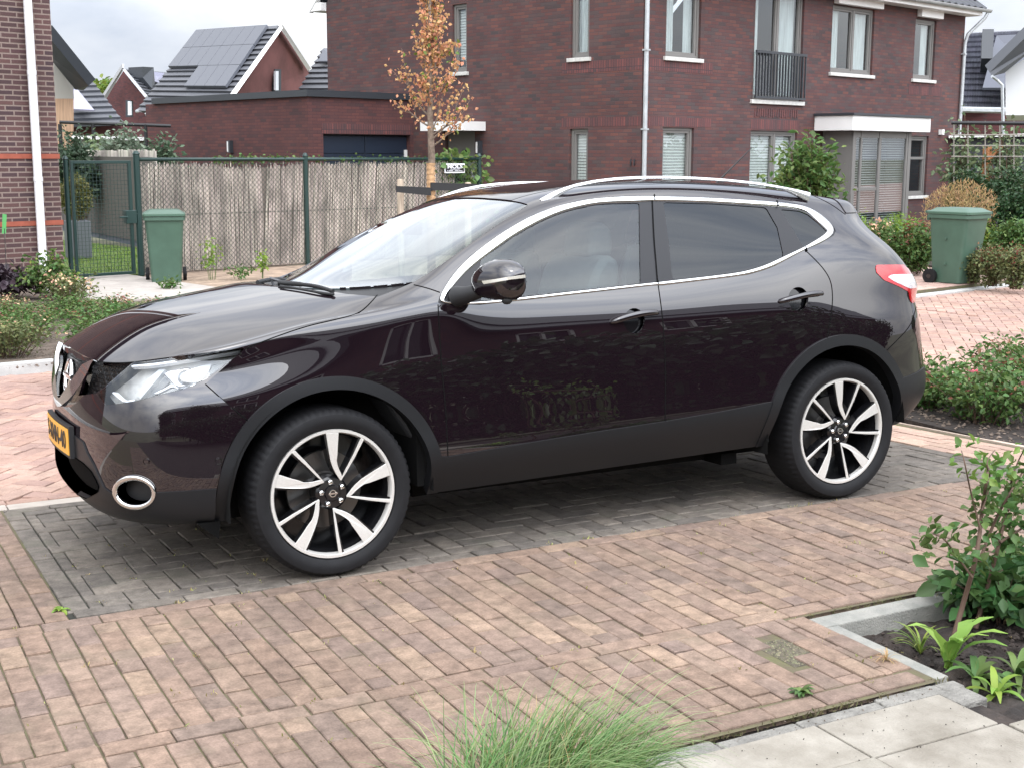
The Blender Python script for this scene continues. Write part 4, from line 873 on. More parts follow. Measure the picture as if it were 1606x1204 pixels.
up = {
 6: [(.465, .850, 1.068), (.62, .845, 1.077), (.80, .842, 1.085), (1.02, .840, 1.092), (1.3, .838, 1.10), (1.65, .837, 1.108), (2.0, .835, 1.135), (2.3, .828, 1.175), (2.52, .822, 1.20), (2.74, .812, 1.205), (2.95, .80, 1.175), (3.09, .785, 1.12), (3.20, .745, 1.055), (3.29, .685, 1.01), (3.36, .59, .985)],
 7: [(.455, .82, 1.105), (.61, .81, 1.145), (.79, .793, 1.205), (1.02, .77, 1.262), (1.3, .755, 1.30), (1.65, .75, 1.31), (2.0, .75, 1.32), (2.3, .748, 1.325), (2.52, .74, 1.328), (2.74, .725, 1.322), (2.92, .70, 1.295), (3.07, .675, 1.245), (3.18, .645, 1.19), (3.26, .61, 1.13), (3.32, .55, 1.07)],
 8: [(.445, .79, 1.135), (.60, .765, 1.203), (.785, .732, 1.295), (1.01, .692, 1.395), (1.3, .66, 1.472), (1.65, .645, 1.497), (2.0, .64, 1.492), (2.3, .635, 1.472), (2.52, .628, 1.448), (2.72, .615, 1.422), (2.88, .603, 1.395), (2.99, .59, 1.345), (3.07, .58, 1.29), (3.14, .56, 1.22), (3.21, .53, 1.15)],
 9: [(.41, .738, 1.150), (.57, .708, 1.228), (.76, .665, 1.335), (1.04, .603, 1.462), (1.32, .582, 1.518), (1.65, .572, 1.541), (2.0, .567, 1.537), (2.3, .562, 1.520), (2.52, .555, 1.50), (2.73, .545, 1.478), (2.90, .53, 1.458), (2.99, .52, 1.436), (3.03, .51, 1.37), (3.10, .49, 1.28), (3.18, .47, 1.18)],
 10: [(.325, .58, 1.140), (.495, .56, 1.211), (.70, .53, 1.316), (1.02, .47, 1.480), (1.3, .46, 1.538), (1.65, .45, 1.562), (2.0, .45, 1.558), (2.3, .445, 1.542), (2.52, .44, 1.523), (2.73, .435, 1.50), (2.91, .43, 1.477), (3.01, .42, 1.458), (3.05, .41, 1.385), (3.13, .40, 1.29), (3.21, .39, 1.18)],
 11: [(.23, .385, 1.128), (.41, .37, 1.196), (.635, .35, 1.304), (.99, .32, 1.487), (1.29, .31, 1.547), (1.65, .30, 1.571), (2.0, .3, 1.567), (2.3, .30, 1.551), (2.52, .295, 1.531), (2.73, .29, 1.509), (2.92, .285, 1.487), (3.02, .28, 1.468), (3.07, .27, 1.39), (3.15, .265, 1.29), (3.24, .26, 1.18)],
 12: [(.16, .19, 1.126), (.355, .18, 1.188), (.60, .17, 1.298), (.967, .16, 1.490), (1.28, .15, 1.551), (1.65, .15, 1.576), (2.0, .15, 1.572), (2.3, .15, 1.556), (2.52, .147, 1.536), (2.73, .145, 1.514), (2.92, .14, 1.492), (3.03, .14, 1.473), (3.08, .13, 1.39), (3.165, .13, 1.29), (3.25, .13, 1.18)],
 13: [(.135, 0, 1.125), (.335, 0, 1.185), (.587, 0, 1.296), (.957, 0, 1.491), (1.28, 0, 1.553), (1.65, 0, 1.578), (2.0, 0, 1.574), (2.3, 0, 1.558), (2.52, 0, 1.538), (2.73, 0, 1.516), (2.93, 0, 1.494), (3.03, 0, 1.475), (3.085, 0, 1.39), (3.17, 0, 1.29), (3.255, 0, 1.18)]}
for j, L in up.items():
    for k, q in enumerate(L): T[6+k, j] = q
for i, dz in ((7, .014), (8, .017), (9, .004), (10, .008), (11, .010), (12, .010), (13, .010), (14, .010), (15, .006)): T[i, 10:, 2] += dz; T[i, 9, 2] += dz*.6
for i, dx in ((15, .01), (16, .022), (17, .03), (18, .03), (19, .03), (20, .03)): T[i, 6:, 0] += dx; T[i, 5, 0] += dx*.7; T[i, :5, 0] += dx*.45
T[:, :, 1] *= -1
class SymPatch(Patch): sym = True
body = SymPatch(T)
# front face and bumper corner: columns from the centre round to the side, rows from the lip up
FX = [(-.884, 0), (-.882, .16), (-.872, .32), (-.849, .47), (-.812, .60), (-.755, .70), (-.668, .775), (-.55, .822), (-.42, .850), (-.28, .868)]
lev = [(.245, .085, -.07), (.29, .035, -.03), (.36, .002, -.008), (.46, -.002, .0), (.56, -.004, .0), (.65, .003, -.002), (.73, .018, -.008), (.80, .034, -.028), (.865, .050, -.060), (.955, .10, -.115)]
T2 = np.zeros((len(FX), len(lev), 3))
for i, (x, y) in enumerate(FX):
    t = i/(len(FX)-1)
    for j, (z, dx, dy) in enumerate(lev):
        T2[i, j] = (x+dx*(1-t**3), -(y+dy*min(1, (y/.6)**2)*(1+.0*t)), z+(.03*t if j == 0 else 0))
# the side end of the front patch meets the fender rows
class FrontPatch(Patch): symi = True
front = FrontPatch(T2)
# ---------------- outlines traced from the photo, used to cut the surface where the real shut lines run
DLOo = np.vstack([K4((95,772),(104,735),(130,685),(170,622),(215,568),(270,512),(400,412),(480,360),(560,312),(630,277),(700,250),(775,224),(850,205),(920,190),(1000,180),(1150,170),(1295,168)),
                  K5((80,160),(300,165),(500,175),(620,182),(730,190),(850,205),(920,228),(980,270),(1025,315),(1040,342),(1028,368),(960,408),(880,441),(780,495),(720,527),(660,550),(580,573),(480,587),(400,597),(250,615),(110,632)),
                  K4((1330,668),(1000,706),(600,752),(330,780))])
DLOi = np.vstack([K4((130,768),(140,738),(165,695),(200,652),(250,597),(320,537),(450,440),(520,390),(600,345),(670,307),(750,272),(820,248),(900,228),(970,214),(1050,207),(1225,203),(1297,197)),
                  K5((80,185),(250,188),(400,193),(600,205),(735,213),(850,226),(905,248),(950,290),(990,325),(1003,343),(985,360),(930,395),(870,430),(760,480),(700,510),(650,530),(560,556),(480,568),(400,578),(250,595),(100,612)),
                  K4((1330,652),(1000,688),(600,733),(325,765))])
GF = K4((336,522),(450,446),(520,396),(600,351),(670,313),(750,278),(820,254),(900,234),(970,219),(1050,212),(1224,209),(1231,658),(1000,684),(600,727),(338,756))
GR = K5((137,192),(400,199),(675,218),(735,322),(768,473),(700,506),(650,525),(560,550),(400,573),(185,597),(165,400))
GQ = K5((752,228),(850,236),(893,252),(948,296),(985,330),(994,343),(980,354),(925,390),(872,424))
HOODG = np.array([(592,462),(575,481),(560,492),(520,502),(480,511),(430,528),(385,546),(300,556),(250,562),(205,568),(175,568.5),(150,566),(128,556),(112,546)])
HOOD = np.vstack([HOODG, [(60,520),(60,100),(640,100),(640,430)]])
RIGHT = np.array([(385,546),(322,602),(355,632),(393,662),(393,1300),(2400,1300),(2400,-400),(600,-400),(560,380),(592,462),(575,481),(560,492),(520,502),(480,511),(430,528)])
APIL = np.vstack([K3((866,640),(1000,556),(1150,448),(1300,342),(1400,275),(1518,202)), [(845,300),(845,100),(300,100),(300,700),(640,460)]])
FDOOR = np.array([(687,478),(688,500),(690,540),(693,580),(697,620),(700,660),(702.5,715),(704,770),(704,900),(1040,900),(1040,712),(1043,650),(1043.5,560),(1041,520),(1037,480),(1031,440),(1029,400),(1000,440),(760,474)])
RDOOR = np.array([(1031,440),(1037,480),(1041,520),(1043.5,560),(1043,650),(1040,712),(1040,900),(1205,900),(1300,560),(1296,533),(1301,508),(1305,485),(1306,462),(1303,440),(1292,422),(1276,405),(1262,390),(1150,425)])
SILL = np.array([(703,715),(850,690),(950,674),(1043,660),(1130,645),(1212,629),(1260,629),(1260,1000),(640,1000),(640,715)])
RCLAD = np.vstack([K6((1100,402),(1150,388),(1200,366),(1235,338),(1250,328)), [(1500,560),(1500,800),(1380,800),(1380,600)]])
TAIL = K5((1226,522),(1300,521),(1392,521),(1440,560),(1476,600),(1480,712),(1440,722),(1432,718),(1420,662),(1370,635),(1292,602),(1250,560))
TAILW = K5((1292,574),(1380,571),(1452,570),(1474,604),(1474,640),(1425,645),(1345,608))
KH = crop(140, 540, 6.177)
LAMP = np.vstack([KH((68,480),(160,410),(260,325),(340,250),(435,172),(560,170),(700,152),(850,126),(1000,104),(1200,72),(1350,48),(1510,28),(1470,80),(1400,140),(1300,210),(1200,282),(1100,350),(1000,400),(880,440),(700,480),(560,520),(420,550),(300,572),(170,588),(140,570))])
KB = crop(80, 520, 8.6)
GRILLE = np.vstack([KB((0,300),(262,270),(340,360),(440,392),(560,402),(700,404),(900,400),(1130,400),(1060,450),(1000,510),(900,590),(830,650),(760,710),(690,770),(610,828),(480,850),(350,862),(190,1005),(100,1010),(0,960))])
VCH = KB((628,404),(560,430),(480,470),(420,560),(360,640),(290,740),(230,830),(185,900),(140,890),(60,830),(0,760),(0,990),(100,1012),(200,1008),(300,930),(375,850),(430,770),(500,670),(560,560),(600,470),(634,415))
# lower front
K1b = K1
FCLAD = np.vstack([K1((505,962),(640,955),(780,945)), [(349,765),(349,1000),(20,1000),(20,690)], K1((60,700),(130,715),(160,718),(195,745),(212,790),(240,840),(262,890),(285,940),(320,966),(420,1000))])
INTAKE = K1((60,760),(100,775),(150,800),(200,835),(235,870),(255,905),(268,935),(262,960),(215,985),(160,960),(120,930),(90,880),(60,830))
FOG = np.array([(212+29*math.cos(a)-2*math.sin(a), 771+21.5*math.sin(a)+3*math.cos(a)) for a in np.linspace(0, 2*math.pi, 40, endpoint=False)])
def arch_sd(cx, r, P, rx=None):
    dx = (P[:, 0]-cx); dz = np.maximum(P[:, 2]-.342, 0); return np.where(P[:, 2] > .342, np.sqrt(dx*dx+dz*dz), np.abs(dx))-r
def near(fn): return lambda P, px: fn(P, px)
XH = lambda P: np.interp(-P[:, 1], [0, .2, .4, .6, .72, .8], [.055, .075, .12, .185, .262, .30])
XB = lambda P: np.interp(-P[:, 1], [0, .1, .2, .3, .4, .5, .6, .66, .71, .76], [.115, .125, .147, .180, .223, .275, .335, .375, .412, .46])
XT = lambda P: np.interp(-P[:, 1], [0, .3, .58, .65], [1.0, 1.02, 1.055, 1.07])
FA, RA = .01, 2.63
S1 = SurfMesh(body, 20, 10); S1.L = ['paint']*len(S1.F)
def keep1(P, px):
    a = np.minimum(sdpoly(px, HOOD), sdpoly(px, RIGHT)); c = np.maximum(arch_sd(FA, .475, P), (P[:, 0]+.1)*300)
    return -np.minimum(a, c*300)
S1.cut(keep1, 'drop')
S1.cut(lambda P, px: np.maximum(XT(P)-P[:, 0], P[:, 0]-2.42)*1. + np.maximum(0, -P[:, 1]-.47)*9, 'roof_glass', ('paint',))
S1.cut(lambda P, px: np.maximum(np.maximum(XB(P)-P[:, 0], P[:, 0]-XT(P))*300, sdpoly(px, APIL)), 'windscreen', ('paint',))
S1.cut(lambda P, px: np.maximum(np.maximum(XH(P)-P[:, 0], P[:, 0]-XB(P)), -P[:, 1]-.735), 'cowl', ('paint',))
S1.cut(lambda P, px: np.maximum(sdpoly(px, HOOD), (P[:, 0]-XH(P))*300), 'hood', ('paint',))
S1.cut(lambda P, px: np.maximum(sdpoly(px, DLOo), (-.3-(-P[:, 1]))*300), 'trim', ('paint',))
for g, n in ((GF, 'gf'), (GR, 'gr'), (GQ, 'gq')): S1.cut(lambda P, px: np.maximum(sdpoly(px, g), ((2.2 if n == 'gq' else -1)-P[:, 0])*300), n, ('trim',))
FAo = lambda P: arch_sd(FA, .470, P); RAo = lambda P: arch_sd(RA, .478, P)
S1.cut(lambda P, px: FAo(P), 'arch_f', ('paint',)); S1.cut(lambda P, px: RAo(P), 'arch_r', ('paint',))
S1.cut(lambda P, px: arch_sd(FA+.003, .417, P), 'drop', ('arch_f',)); S1.cut(lambda P, px: arch_sd(RA, .425, P), 'drop', ('arch_r',))
S1.cut(lambda P, px: np.maximum(sdpoly(px, TAIL), (2.9-P[:, 0])*300), 'tail', ('paint',)); S1.cut(lambda P, px: sdpoly(px, TAILW), 'tailw', ('tail',))
S1.cut(lambda P, px: np.maximum(sdpoly(px, RCLAD), (2.6-P[:, 0])*300), 'rclad', ('paint',))
S1.cut(lambda P, px: np.maximum(sdpoly(px, SILL), (P[:, 0]-2.6)*300), 'sill', ('paint',))
S1.cut(lambda P, px: np.where(px[:, 0] < 704+0*px[:, 0], -1., 1.)*0+ (703.5-px[:, 0])*-1, 'sill_fender', ('sill',))
S1.cut(lambda P, px: (px[:, 0]-1041.5), 'sill_f', ('sill',))
S1.cut(lambda P, px: sdpoly(px, FDOOR), 'door_f', ('paint',)); S1.cut(lambda P, px: sdpoly(px, RDOOR), 'door_r', ('paint',))
S1.cut(lambda P, px: np.maximum((px[:, 1]-300-(690-px[:, 0])*.0), px[:, 0]-688) if 0 else np.maximum(P[:, 0]-.5, P[:, 2]-1.12), 'fender', ('paint',))
for hc, hr in (((994.8, 503.5), (16.5, 20)), ((1252, 469), (16, 18.5))):
    S1.cut(lambda P, px: np.hypot((px[:, 0]-hc[0])/hr[0], (px[:, 1]-hc[1])/hr[1])-1, 'bowl_f' if hc[0] < 1100 else 'bowl_r', ('door_f', 'door_r'))
S1.cut(lambda P, px: np.maximum(1.40-P[:, 2], 2.90-P[:, 0])*1., 'spoiler', ('paint',))
# hatch glass
S1.cut(lambda P, px: np.maximum(np.maximum(np.abs(-P[:, 1]-.0)-.50, P[:, 2]-1.37), np.maximum(1.10-P[:, 2], 3.02-P[:, 0])), 'rear_glass', ('paint', 'spoiler'))
S2 = SurfMesh(front, 26, 12); S2.L = ['bumper']*len(S2.F)
def drop2(P, px):
    a = np.minimum(sdpoly(px, HOOD), np.minimum(sdpoly(px, RIGHT), arch_sd(FA, .475, P)*300)); return a
S2.cut(drop2, 'drop'); 
S2.cut(lambda P, px: sdpoly(px, LAMP), 'lamp', ('bumper',))
S2.cut(lambda P, px: np.maximum(sdpoly(px, GRILLE), (-P[:, 1]-.62)*300), 'grille', ('bumper',)); S2.cut(lambda P, px: sdpoly(px, VCH), 'vee', ('grille', 'bumper'))
S2.cut(lambda P, px: sdpoly(px, FOG), 'fog', ('bumper',))
S2.cut(lambda P, px: sdpoly(px, FCLAD), 'fclad', ('bumper',)); S2.cut(lambda P, px: sdpoly(px, FOG), 'fog', ('fclad',))
S2.cut(lambda P, px: sdpoly(px, INTAKE), 'intake', ('fclad', 'bumper'))
# ---------------- materials of the car
def paintmat():
    m, t, b = newmat('black_plum_paint'); b.inputs['Base Color'].default_value = (.0075, .0042, .0062, 1); b.inputs['Metallic'].default_value = .0; b.inputs['Specular IOR Level'].default_value = .0
    b.inputs['Roughness'].default_value = .32; b.inputs['Coat Weight'].default_value = 1; b.inputs['Coat Roughness'].default_value = .004; b.inputs['Coat IOR'].default_value = 1.85
    return m
PAINT = paintmat()
CLAD = mat('grained_cladding', (.009, .0093, .0105), .42, bump=.05, bscale=900); CLAD.node_tree.nodes['Principled BSDF'].inputs['Specular IOR Level'].default_value = .32
GLOSSB = mat('gloss_black', (.006, .006, .007), .06, spec=.6); BLK = mat('matt_black', (.012, .012, .013), .6); DARK = mat('dark_void', (.004, .004, .004), .9, spec=.1)
CHROME = mat('satin_chrome', (.78, .78, .77), .16, 1); CHROME2 = mat('bright_chrome', (.85, .85, .84), .05, 1); ALU = mat('machined_alloy', (.72, .70, .66), .32, .5, var=.05, scale=200, stretch=(1, 1, 1)); RAILM = mat('satin_rail_metal', (.80, .80, .80), .25, .8)
TRIM = mat('door_frame_black', (.010, .010, .012), .40, spec=.35)
RUB = mat('tyre_rubber', (.006, .006, .007), .65, spec=.3, var=.2, scale=30, bump=.08, bscale=300)
GL_W = glassmat('windscreen_glass', (.42, .50, .49), .92); GL_F = glassmat('door_glass', (.56, .65, .63), .66); GL_R = glassmat('privacy_glass', (.04, .042, .046), .5)
LENS = glassmat('lamp_lens', (.93, .95, .96), .8)
LAMPI = mat('lamp_bowl', (.34, .335, .32), .38, .2, var=.35, scale=14); LAMPC = mat('lamp_chrome', (.42, .43, .43), .4, .3)
REDL = mat('red_lens', (.42, .006, .012), .08, coat=1, var=.15, scale=60); WHL = mat('clear_rear_lens', (.62, .60, .62), .12, coat=1, bump=.4, bscale=120)
car = thing('parked_car', 'glossy dark plum-black crossover car with silver roof rails parked on the grey brick bay', 'car')
def part(name, labs, m, off=0, skirt=0, src=None, mirror='both', label=None):
    D = []
    for S in ((S1, S2) if src is None else (src,)): D.append(S.get(labs, off, skirt))
    return surf_obj(name, D, m, car, mirror, label)
part('hood', ('hood',), PAINT, 0, .02); part('windscreen', ('windscreen',), GL_W, -.004); part('cowl', ('cowl',), BLK, -.012, .0)
bodyo = part('body', ('paint',), PAINT, 0, .012)
part('roof_window', ('roof_glass',), GLOSSB, .001, .004)
part('spoiler', ('spoiler',), PAINT, .004, .02)
part('rear_window', ('rear_glass',), GL_R, 0)
part('bumper', ('bumper',), PAINT, 0, .012); part('lower_bumper', ('fclad',), CLAD, .006, .02)
for mir in ('near', 'far'):
    part('fender', ('fender',), PAINT, 0, .012, mirror=mir)
    fd = part('front_door', ('door_f',), PAINT, 0, .012, mirror=mir); rd = part('rear_door', ('door_r',), PAINT, 0, .012, mirror=mir)
    part('window_frame', ('trim',), TRIM, -.003, mirror=mir)
    part('side_window', ('gf',), GL_F, -.006, mirror=mir); part('side_window', ('gr',), GL_R, -.006, mirror=mir); part('side_window', ('gq',), GL_R, -.006, mirror=mir)
    part('sill_cladding', ('sill_fender',), CLAD, .006, .02, mirror=mir); part('sill_cladding', ('sill_f',), CLAD, .006, .02, mirror=mir); part('sill_cladding', ('sill',), CLAD, .006, .02, mirror=mir)
    part('wheel_arch', ('arch_f',), CLAD, .010, .05, mirror=mir); part('wheel_arch', ('arch_r',), CLAD, .010, .05, mirror=mir); part('rear_cladding', ('rclad',), CLAD, .006, .02, mirror=mir)
    tl = part('tail_light', ('tail',), REDL, .003, .02, mirror=mir); o = part('reverse_lens', ('tailw',), WHL, .004, .01, mirror=mir); o.parent = tl
grl = part('grille', ('grille',), None, -.03)
part('grille_chrome', ('vee',), CHROME2, .022, .06)
part('air_intake', ('intake',), DARK, -.05, -.06); 
# tail closing panel
E = body.E
us = np.full(60, 20.-1e-6); vsx = np.linspace(0, 13, 60); q, n_ = body.ev(us, vsx)
mb = MB(); vv = []; K = 8
for a in range(60):
    for k in range(K+1):
        t = k/K; y = q[a, 1]*(1-t); x = q[a, 0]+(.10 if q[a, 2] < 1.1 else .07*max(0, (1.18-q[a,2])/.08))*(1-(1-t)**2)*min(1, abs(q[a, 1])/.4); vv.append((x, y, q[a, 2]))
ff = [(a*(K+1)+k, a*(K+1)+k+1, (a+1)*(K+1)+k+1, (a+1)*(K+1)+k) for a in range(59) for k in range(K)]
mb.add(vv, ff); mb.add([(x, -y, z) for x, y, z in vv], [f[::-1] for f in ff]); mb.build('tailgate', PAINT, car, smooth=True)
# ---------------- lines on the surface
def bvh(S, drop=('drop',)):
    fs = [f for f, l in zip(S.F, S.L) if l not in drop]; return BVHTree.FromPolygons([tuple(p) for p in S.P], fs)
BV1, BV2 = bvh(S1), bvh(S2)
def onsurf(px, py, which=(0, 1)):
    d = Vector(ray(px, py)).normalized(); best = None
    for i in which:
        r = (BV1, BV2)[i].ray_cast(Vector(CAMP), d, 30)
        if r[0] is not None and (best is None or r[3] < best[3]): best = r
    if best is None: return None
    n = best[1]; n = n if n.dot(d) < 0 else -n
    return np.array(best[0]), np.array(n)
def resamp(P, n, closed=False):
    P = np.asarray(P, float); P = np.vstack([P, P[:1]]) if closed else P
    s = np.r_[0, np.cumsum(np.linalg.norm(np.diff(P, axis=0), axis=1))]; t = np.linspace(0, s[-1], n+1 if closed else n)
    Q = np.stack([np.interp(t, s, P[:, k]) for k in range(P.shape[1])], 1); return Q[:-1] if closed else Q
def smooth1(A, it=2, closed=False):
    A = np.array(A, float)
    for _ in range(it):
        if closed: A = (np.roll(A, 1, 0)+2*A+np.roll(A, -1, 0))/4
        else: B = A.copy(); B[1:-1] = (A[:-2]+2*A[1:-1]+A[2:])/4; A = B
    return A
def strip3(A, B, Nn, prof, closed=False):
    """profile swept between two 3-D lines A and B; prof = list of (t across, height)"""
    n = len(A); m = len(prof); vs = []; fs = []
    for i in range(n):
        for t, h in prof: vs.append(A[i]*(1-t)+B[i]*t+Nn[i]*h)
    for i in range(n if closed else n-1):
        j = (i+1) % n
        for k in range(m-1): fs.append((i*m+k, i*m+k+1, j*m+k+1, j*m+k))
    return vs, fs
def both(mb, vs, fs, mirror='both'):
    if mirror != 'far': mb.add(vs, fs)
    if mirror != 'near': mb.add([(p[0], -p[1], p[2]) for p in vs], [f[::-1] for f in fs])
def surf_line(px, n, closed=False, which=(0, 1)):
    out = [onsurf(x, y, which) for x, y in resamp(px, n, closed)]; out = [o for o in out if o is not None]
    return smooth1([o[0] for o in out], 1, closed), smooth1([o[1] for o in out], 3, closed)
def gapline(mb, px, w=.0045, n=60, h=.0012, which=(0, 1), mirror='both', smoothpx=True):
    P, Nn = surf_line(chaikin(px, 2, False) if smoothpx else px, n, False, which)
    T_ = np.gradient(P, axis=0); S_ = np.cross(Nn, T_); S_ /= np.linalg.norm(S_, axis=1)[:, None]+1e-9
    vs, fs = strip3(P-S_*w/2, P+S_*w/2, Nn, [(0, h*.2), (0, h), (1, h), (1, h*.2)]); both(mb, vs, fs, mirror)
for L in ([(687,478),(688,500),(690,540),(693,580),(697,620),(700,660),(702.5,715),(705,766)],
          [(1023,312),(1026,380),(1029,410),(1031,440),(1037,480),(1041,520),(1043.5,560),(1043.5,650),(1041,708)],
          [(1262,392),(1276,405),(1292,422),(1303,440),(1306,462),(1305,485),(1301,508),(1297,533)],
          [(592,463),(575,482),(560,493),(520,503),(480,512),(430,529),(385,547)],
          [(385,547),(300,557),(250,563),(205,569),(175,569.5),(150,567),(128,557),(114,548)],
          [(322,602),(355,632),(391,661)], [(649,447),(670,452),(690,459)], [(1437,480),(1430,510),(1400,541),(1383,557)],
          [(1258,300),(1300,318),(1326,337)], [(349,766),(349,822)]):
    for mir in ('near', 'far'):
        mb = MB(); gapline(mb, L, mirror=mir); mb.build('panel_gap', DARK, car)
# chrome window surround
o_ = resamp(chaikin(DLOo, 1), 240, True); i_ = resamp(chaikin(DLOi, 1), 240, True)
oo = []; ii = []; nn = []
for a in o_:
    k = np.argmin(((i_-a)**2).sum(1)); b = i_[k]
    A, B = onsurf(*a, which=(0,)), onsurf(*b, which=(0,))
    if A is None or B is None: continue
    oo.append(A[0]); ii.append(B[0]); nn.append((A[1]+B[1])/2)
oo, ii, nn = smooth1(oo, 3, True), smooth1(ii, 3, True), smooth1(nn, 3, True)
mb = MB(); vs, fs = strip3(oo, ii, nn, [(0, -.004), (0.04, .003), (.25, .0055), (.5, .0065), (.75, .0055), (.96, .003), (1, -.006)], True); both(mb, vs, fs, 'near'); mb.build('window_surround', CHROME, car, smooth=True); mb = MB(); both(mb, vs, fs, 'far'); mb.build('window_surround', CHROME, car, smooth=True)
# dark joints across the chrome window surround
for L in ([(1025.5,306.5),(1026.2,314)], [(1031,441),(1031.5,447)], [(1217.5,316),(1220,325)], [(1262.5,388),(1265,395)]):
    for mir in ('near', 'far'): mb = MB(); gapline(mb, L, .004, 5, .008, mirror=mir); mb.build('trim_joint', DARK, car)
# mesh of the grille
def grillemat():
    m, t, b = newmat('grille_mesh'); b.inputs['Base Color'].default_value = (.004, .004, .005, 1); b.inputs['Roughness'].default_value = .35; b.inputs['Specular IOR Level'].default_value = .25
    tcn = N(t, 'ShaderNodeTexCoord'); v = N(t, 'ShaderNodeTexVoronoi', i_Scale=62.0, i_Randomness=.12, feature='DISTANCE_TO_EDGE'); t.links.new(tcn.outputs['Object'], v.inputs['Vector'])
    bn = N(t, 'ShaderNodeBump', i_Strength=1.0, i_Distance=.02, invert=True); t.links.new(v.outputs['Distance'], bn.inputs['Height']); t.links.new(bn.outputs['Normal'], b.inputs['Normal']); return m
grl.data.materials.append(grillemat())
# ---------------- smaller parts of the car
def bowl(labs, parent, mir):
    D = [S1.get(labs, -.026, -.026)]; return surf_obj('handle_recess', D, GLOSSB, parent, mir)
DOORS = {o.name: o for o in car.children if 'door' in o.name}
dn = [o for o in car.children if o.name.startswith('front_door')]; rn = [o for o in car.children if o.name.startswith('rear_door')]
def handle(pts, parent, mir, drop=0):
    P, Nn = surf_line(chaikin(pts, 2, False), 16, False, (0,)); n = len(P); vs = []; fs = []; m = 12
    for i in range(n):
        t = i/(n-1); off = .034*math.sin(math.pi*min(1, max(0, t)))**.45; hh = .0135*(1-.25*abs(2*t-1)**3)*(1 if 0 < i < n-1 else .5); T_ = P[min(i+1, n-1)]-P[max(i-1, 0)]; T_ /= np.linalg.norm(T_)
        S_ = np.cross(Nn[i], T_)
        for k in range(m):
            a = 2*math.pi*k/m; vs.append(P[i]+Nn[i]*(off+.008*math.cos(a))+S_*hh*math.sin(a))
    for i in range(n-1):
        for k in range(m): fs.append((i*m+k, i*m+(k+1) % m, (i+1)*m+(k+1) % m, (i+1)*m+k))
    fs += [tuple(range(m))[::-1], tuple(range((n-1)*m, n*m))]
    g = MB(); both(g, vs, fs, mir); return g.build('door_handle', PAINT, parent, smooth=60)
for k, mir in enumerate(('near', 'far')):
    bowl(('bowl_f',), dn[k], mir); bowl(('bowl_r',), rn[k], mir)
    handle([(957,507),(972,500),(995,494),(1015,491),(1033,491)], dn[k], mir); handle([(1221,474),(1238,469),(1258,464),(1275,461.5),(1291,461)], rn[k], mir)
g = MB()                                           # key cover
# roof rails
RL = [(846,313.5),(858,305),(875,296),(900,287.5),(930,281.5),(965,277.5),(1000,275.8),(1040,275.5),(1090,277),(1140,280),(1180,284.5),(1215,290),(1245,296),(1268,302)]
rp = np.array([at(x, y, y=-.585) for x, y in RL]); rp = resamp(smooth1(rp, 2), 48); n = len(rp)
for sg in (1, -1):
    vs = []; fs = []; m = 10
    for i in range(n):
        t = i/(n-1); T_ = rp[min(i+1, n-1)]-rp[max(i-1, 0)]; T_ /= np.linalg.norm(T_); U_ = np.array([-T_[2], 0, T_[0]])
        wd = .016; e_ = min(1, t/.12, (1-t)/.12); lo = .004+.036*(1-e_)**1.2
        for k in range(m):
            a = 2*math.pi*(k+.5)/m; c, s_ = math.cos(a), math.sin(a)
            dn_ = U_*(.010*math.copysign(abs(s_)**.6, s_)-.010) if s_ > 0 else U_*(-.010-lo*abs(s_)**.6)
            q = rp[i]+dn_+np.array([0, wd*math.copysign(abs(c)**.6, c), 0]); vs.append((q[0], q[1]*sg, q[2]))
    for i in range(n-1):
        for k in range(m):
            f = (i*m+k, i*m+(k+1) % m, (i+1)*m+(k+1) % m, (i+1)*m+k); fs.append(f[::-1] if sg > 0 else f)
    fs += [tuple(range(m)), tuple(range((n-1)*m, n*m))[::-1]]
    g = MB(); g.add(vs, fs); g.build('roof_rail', RAILM, car, smooth=50)
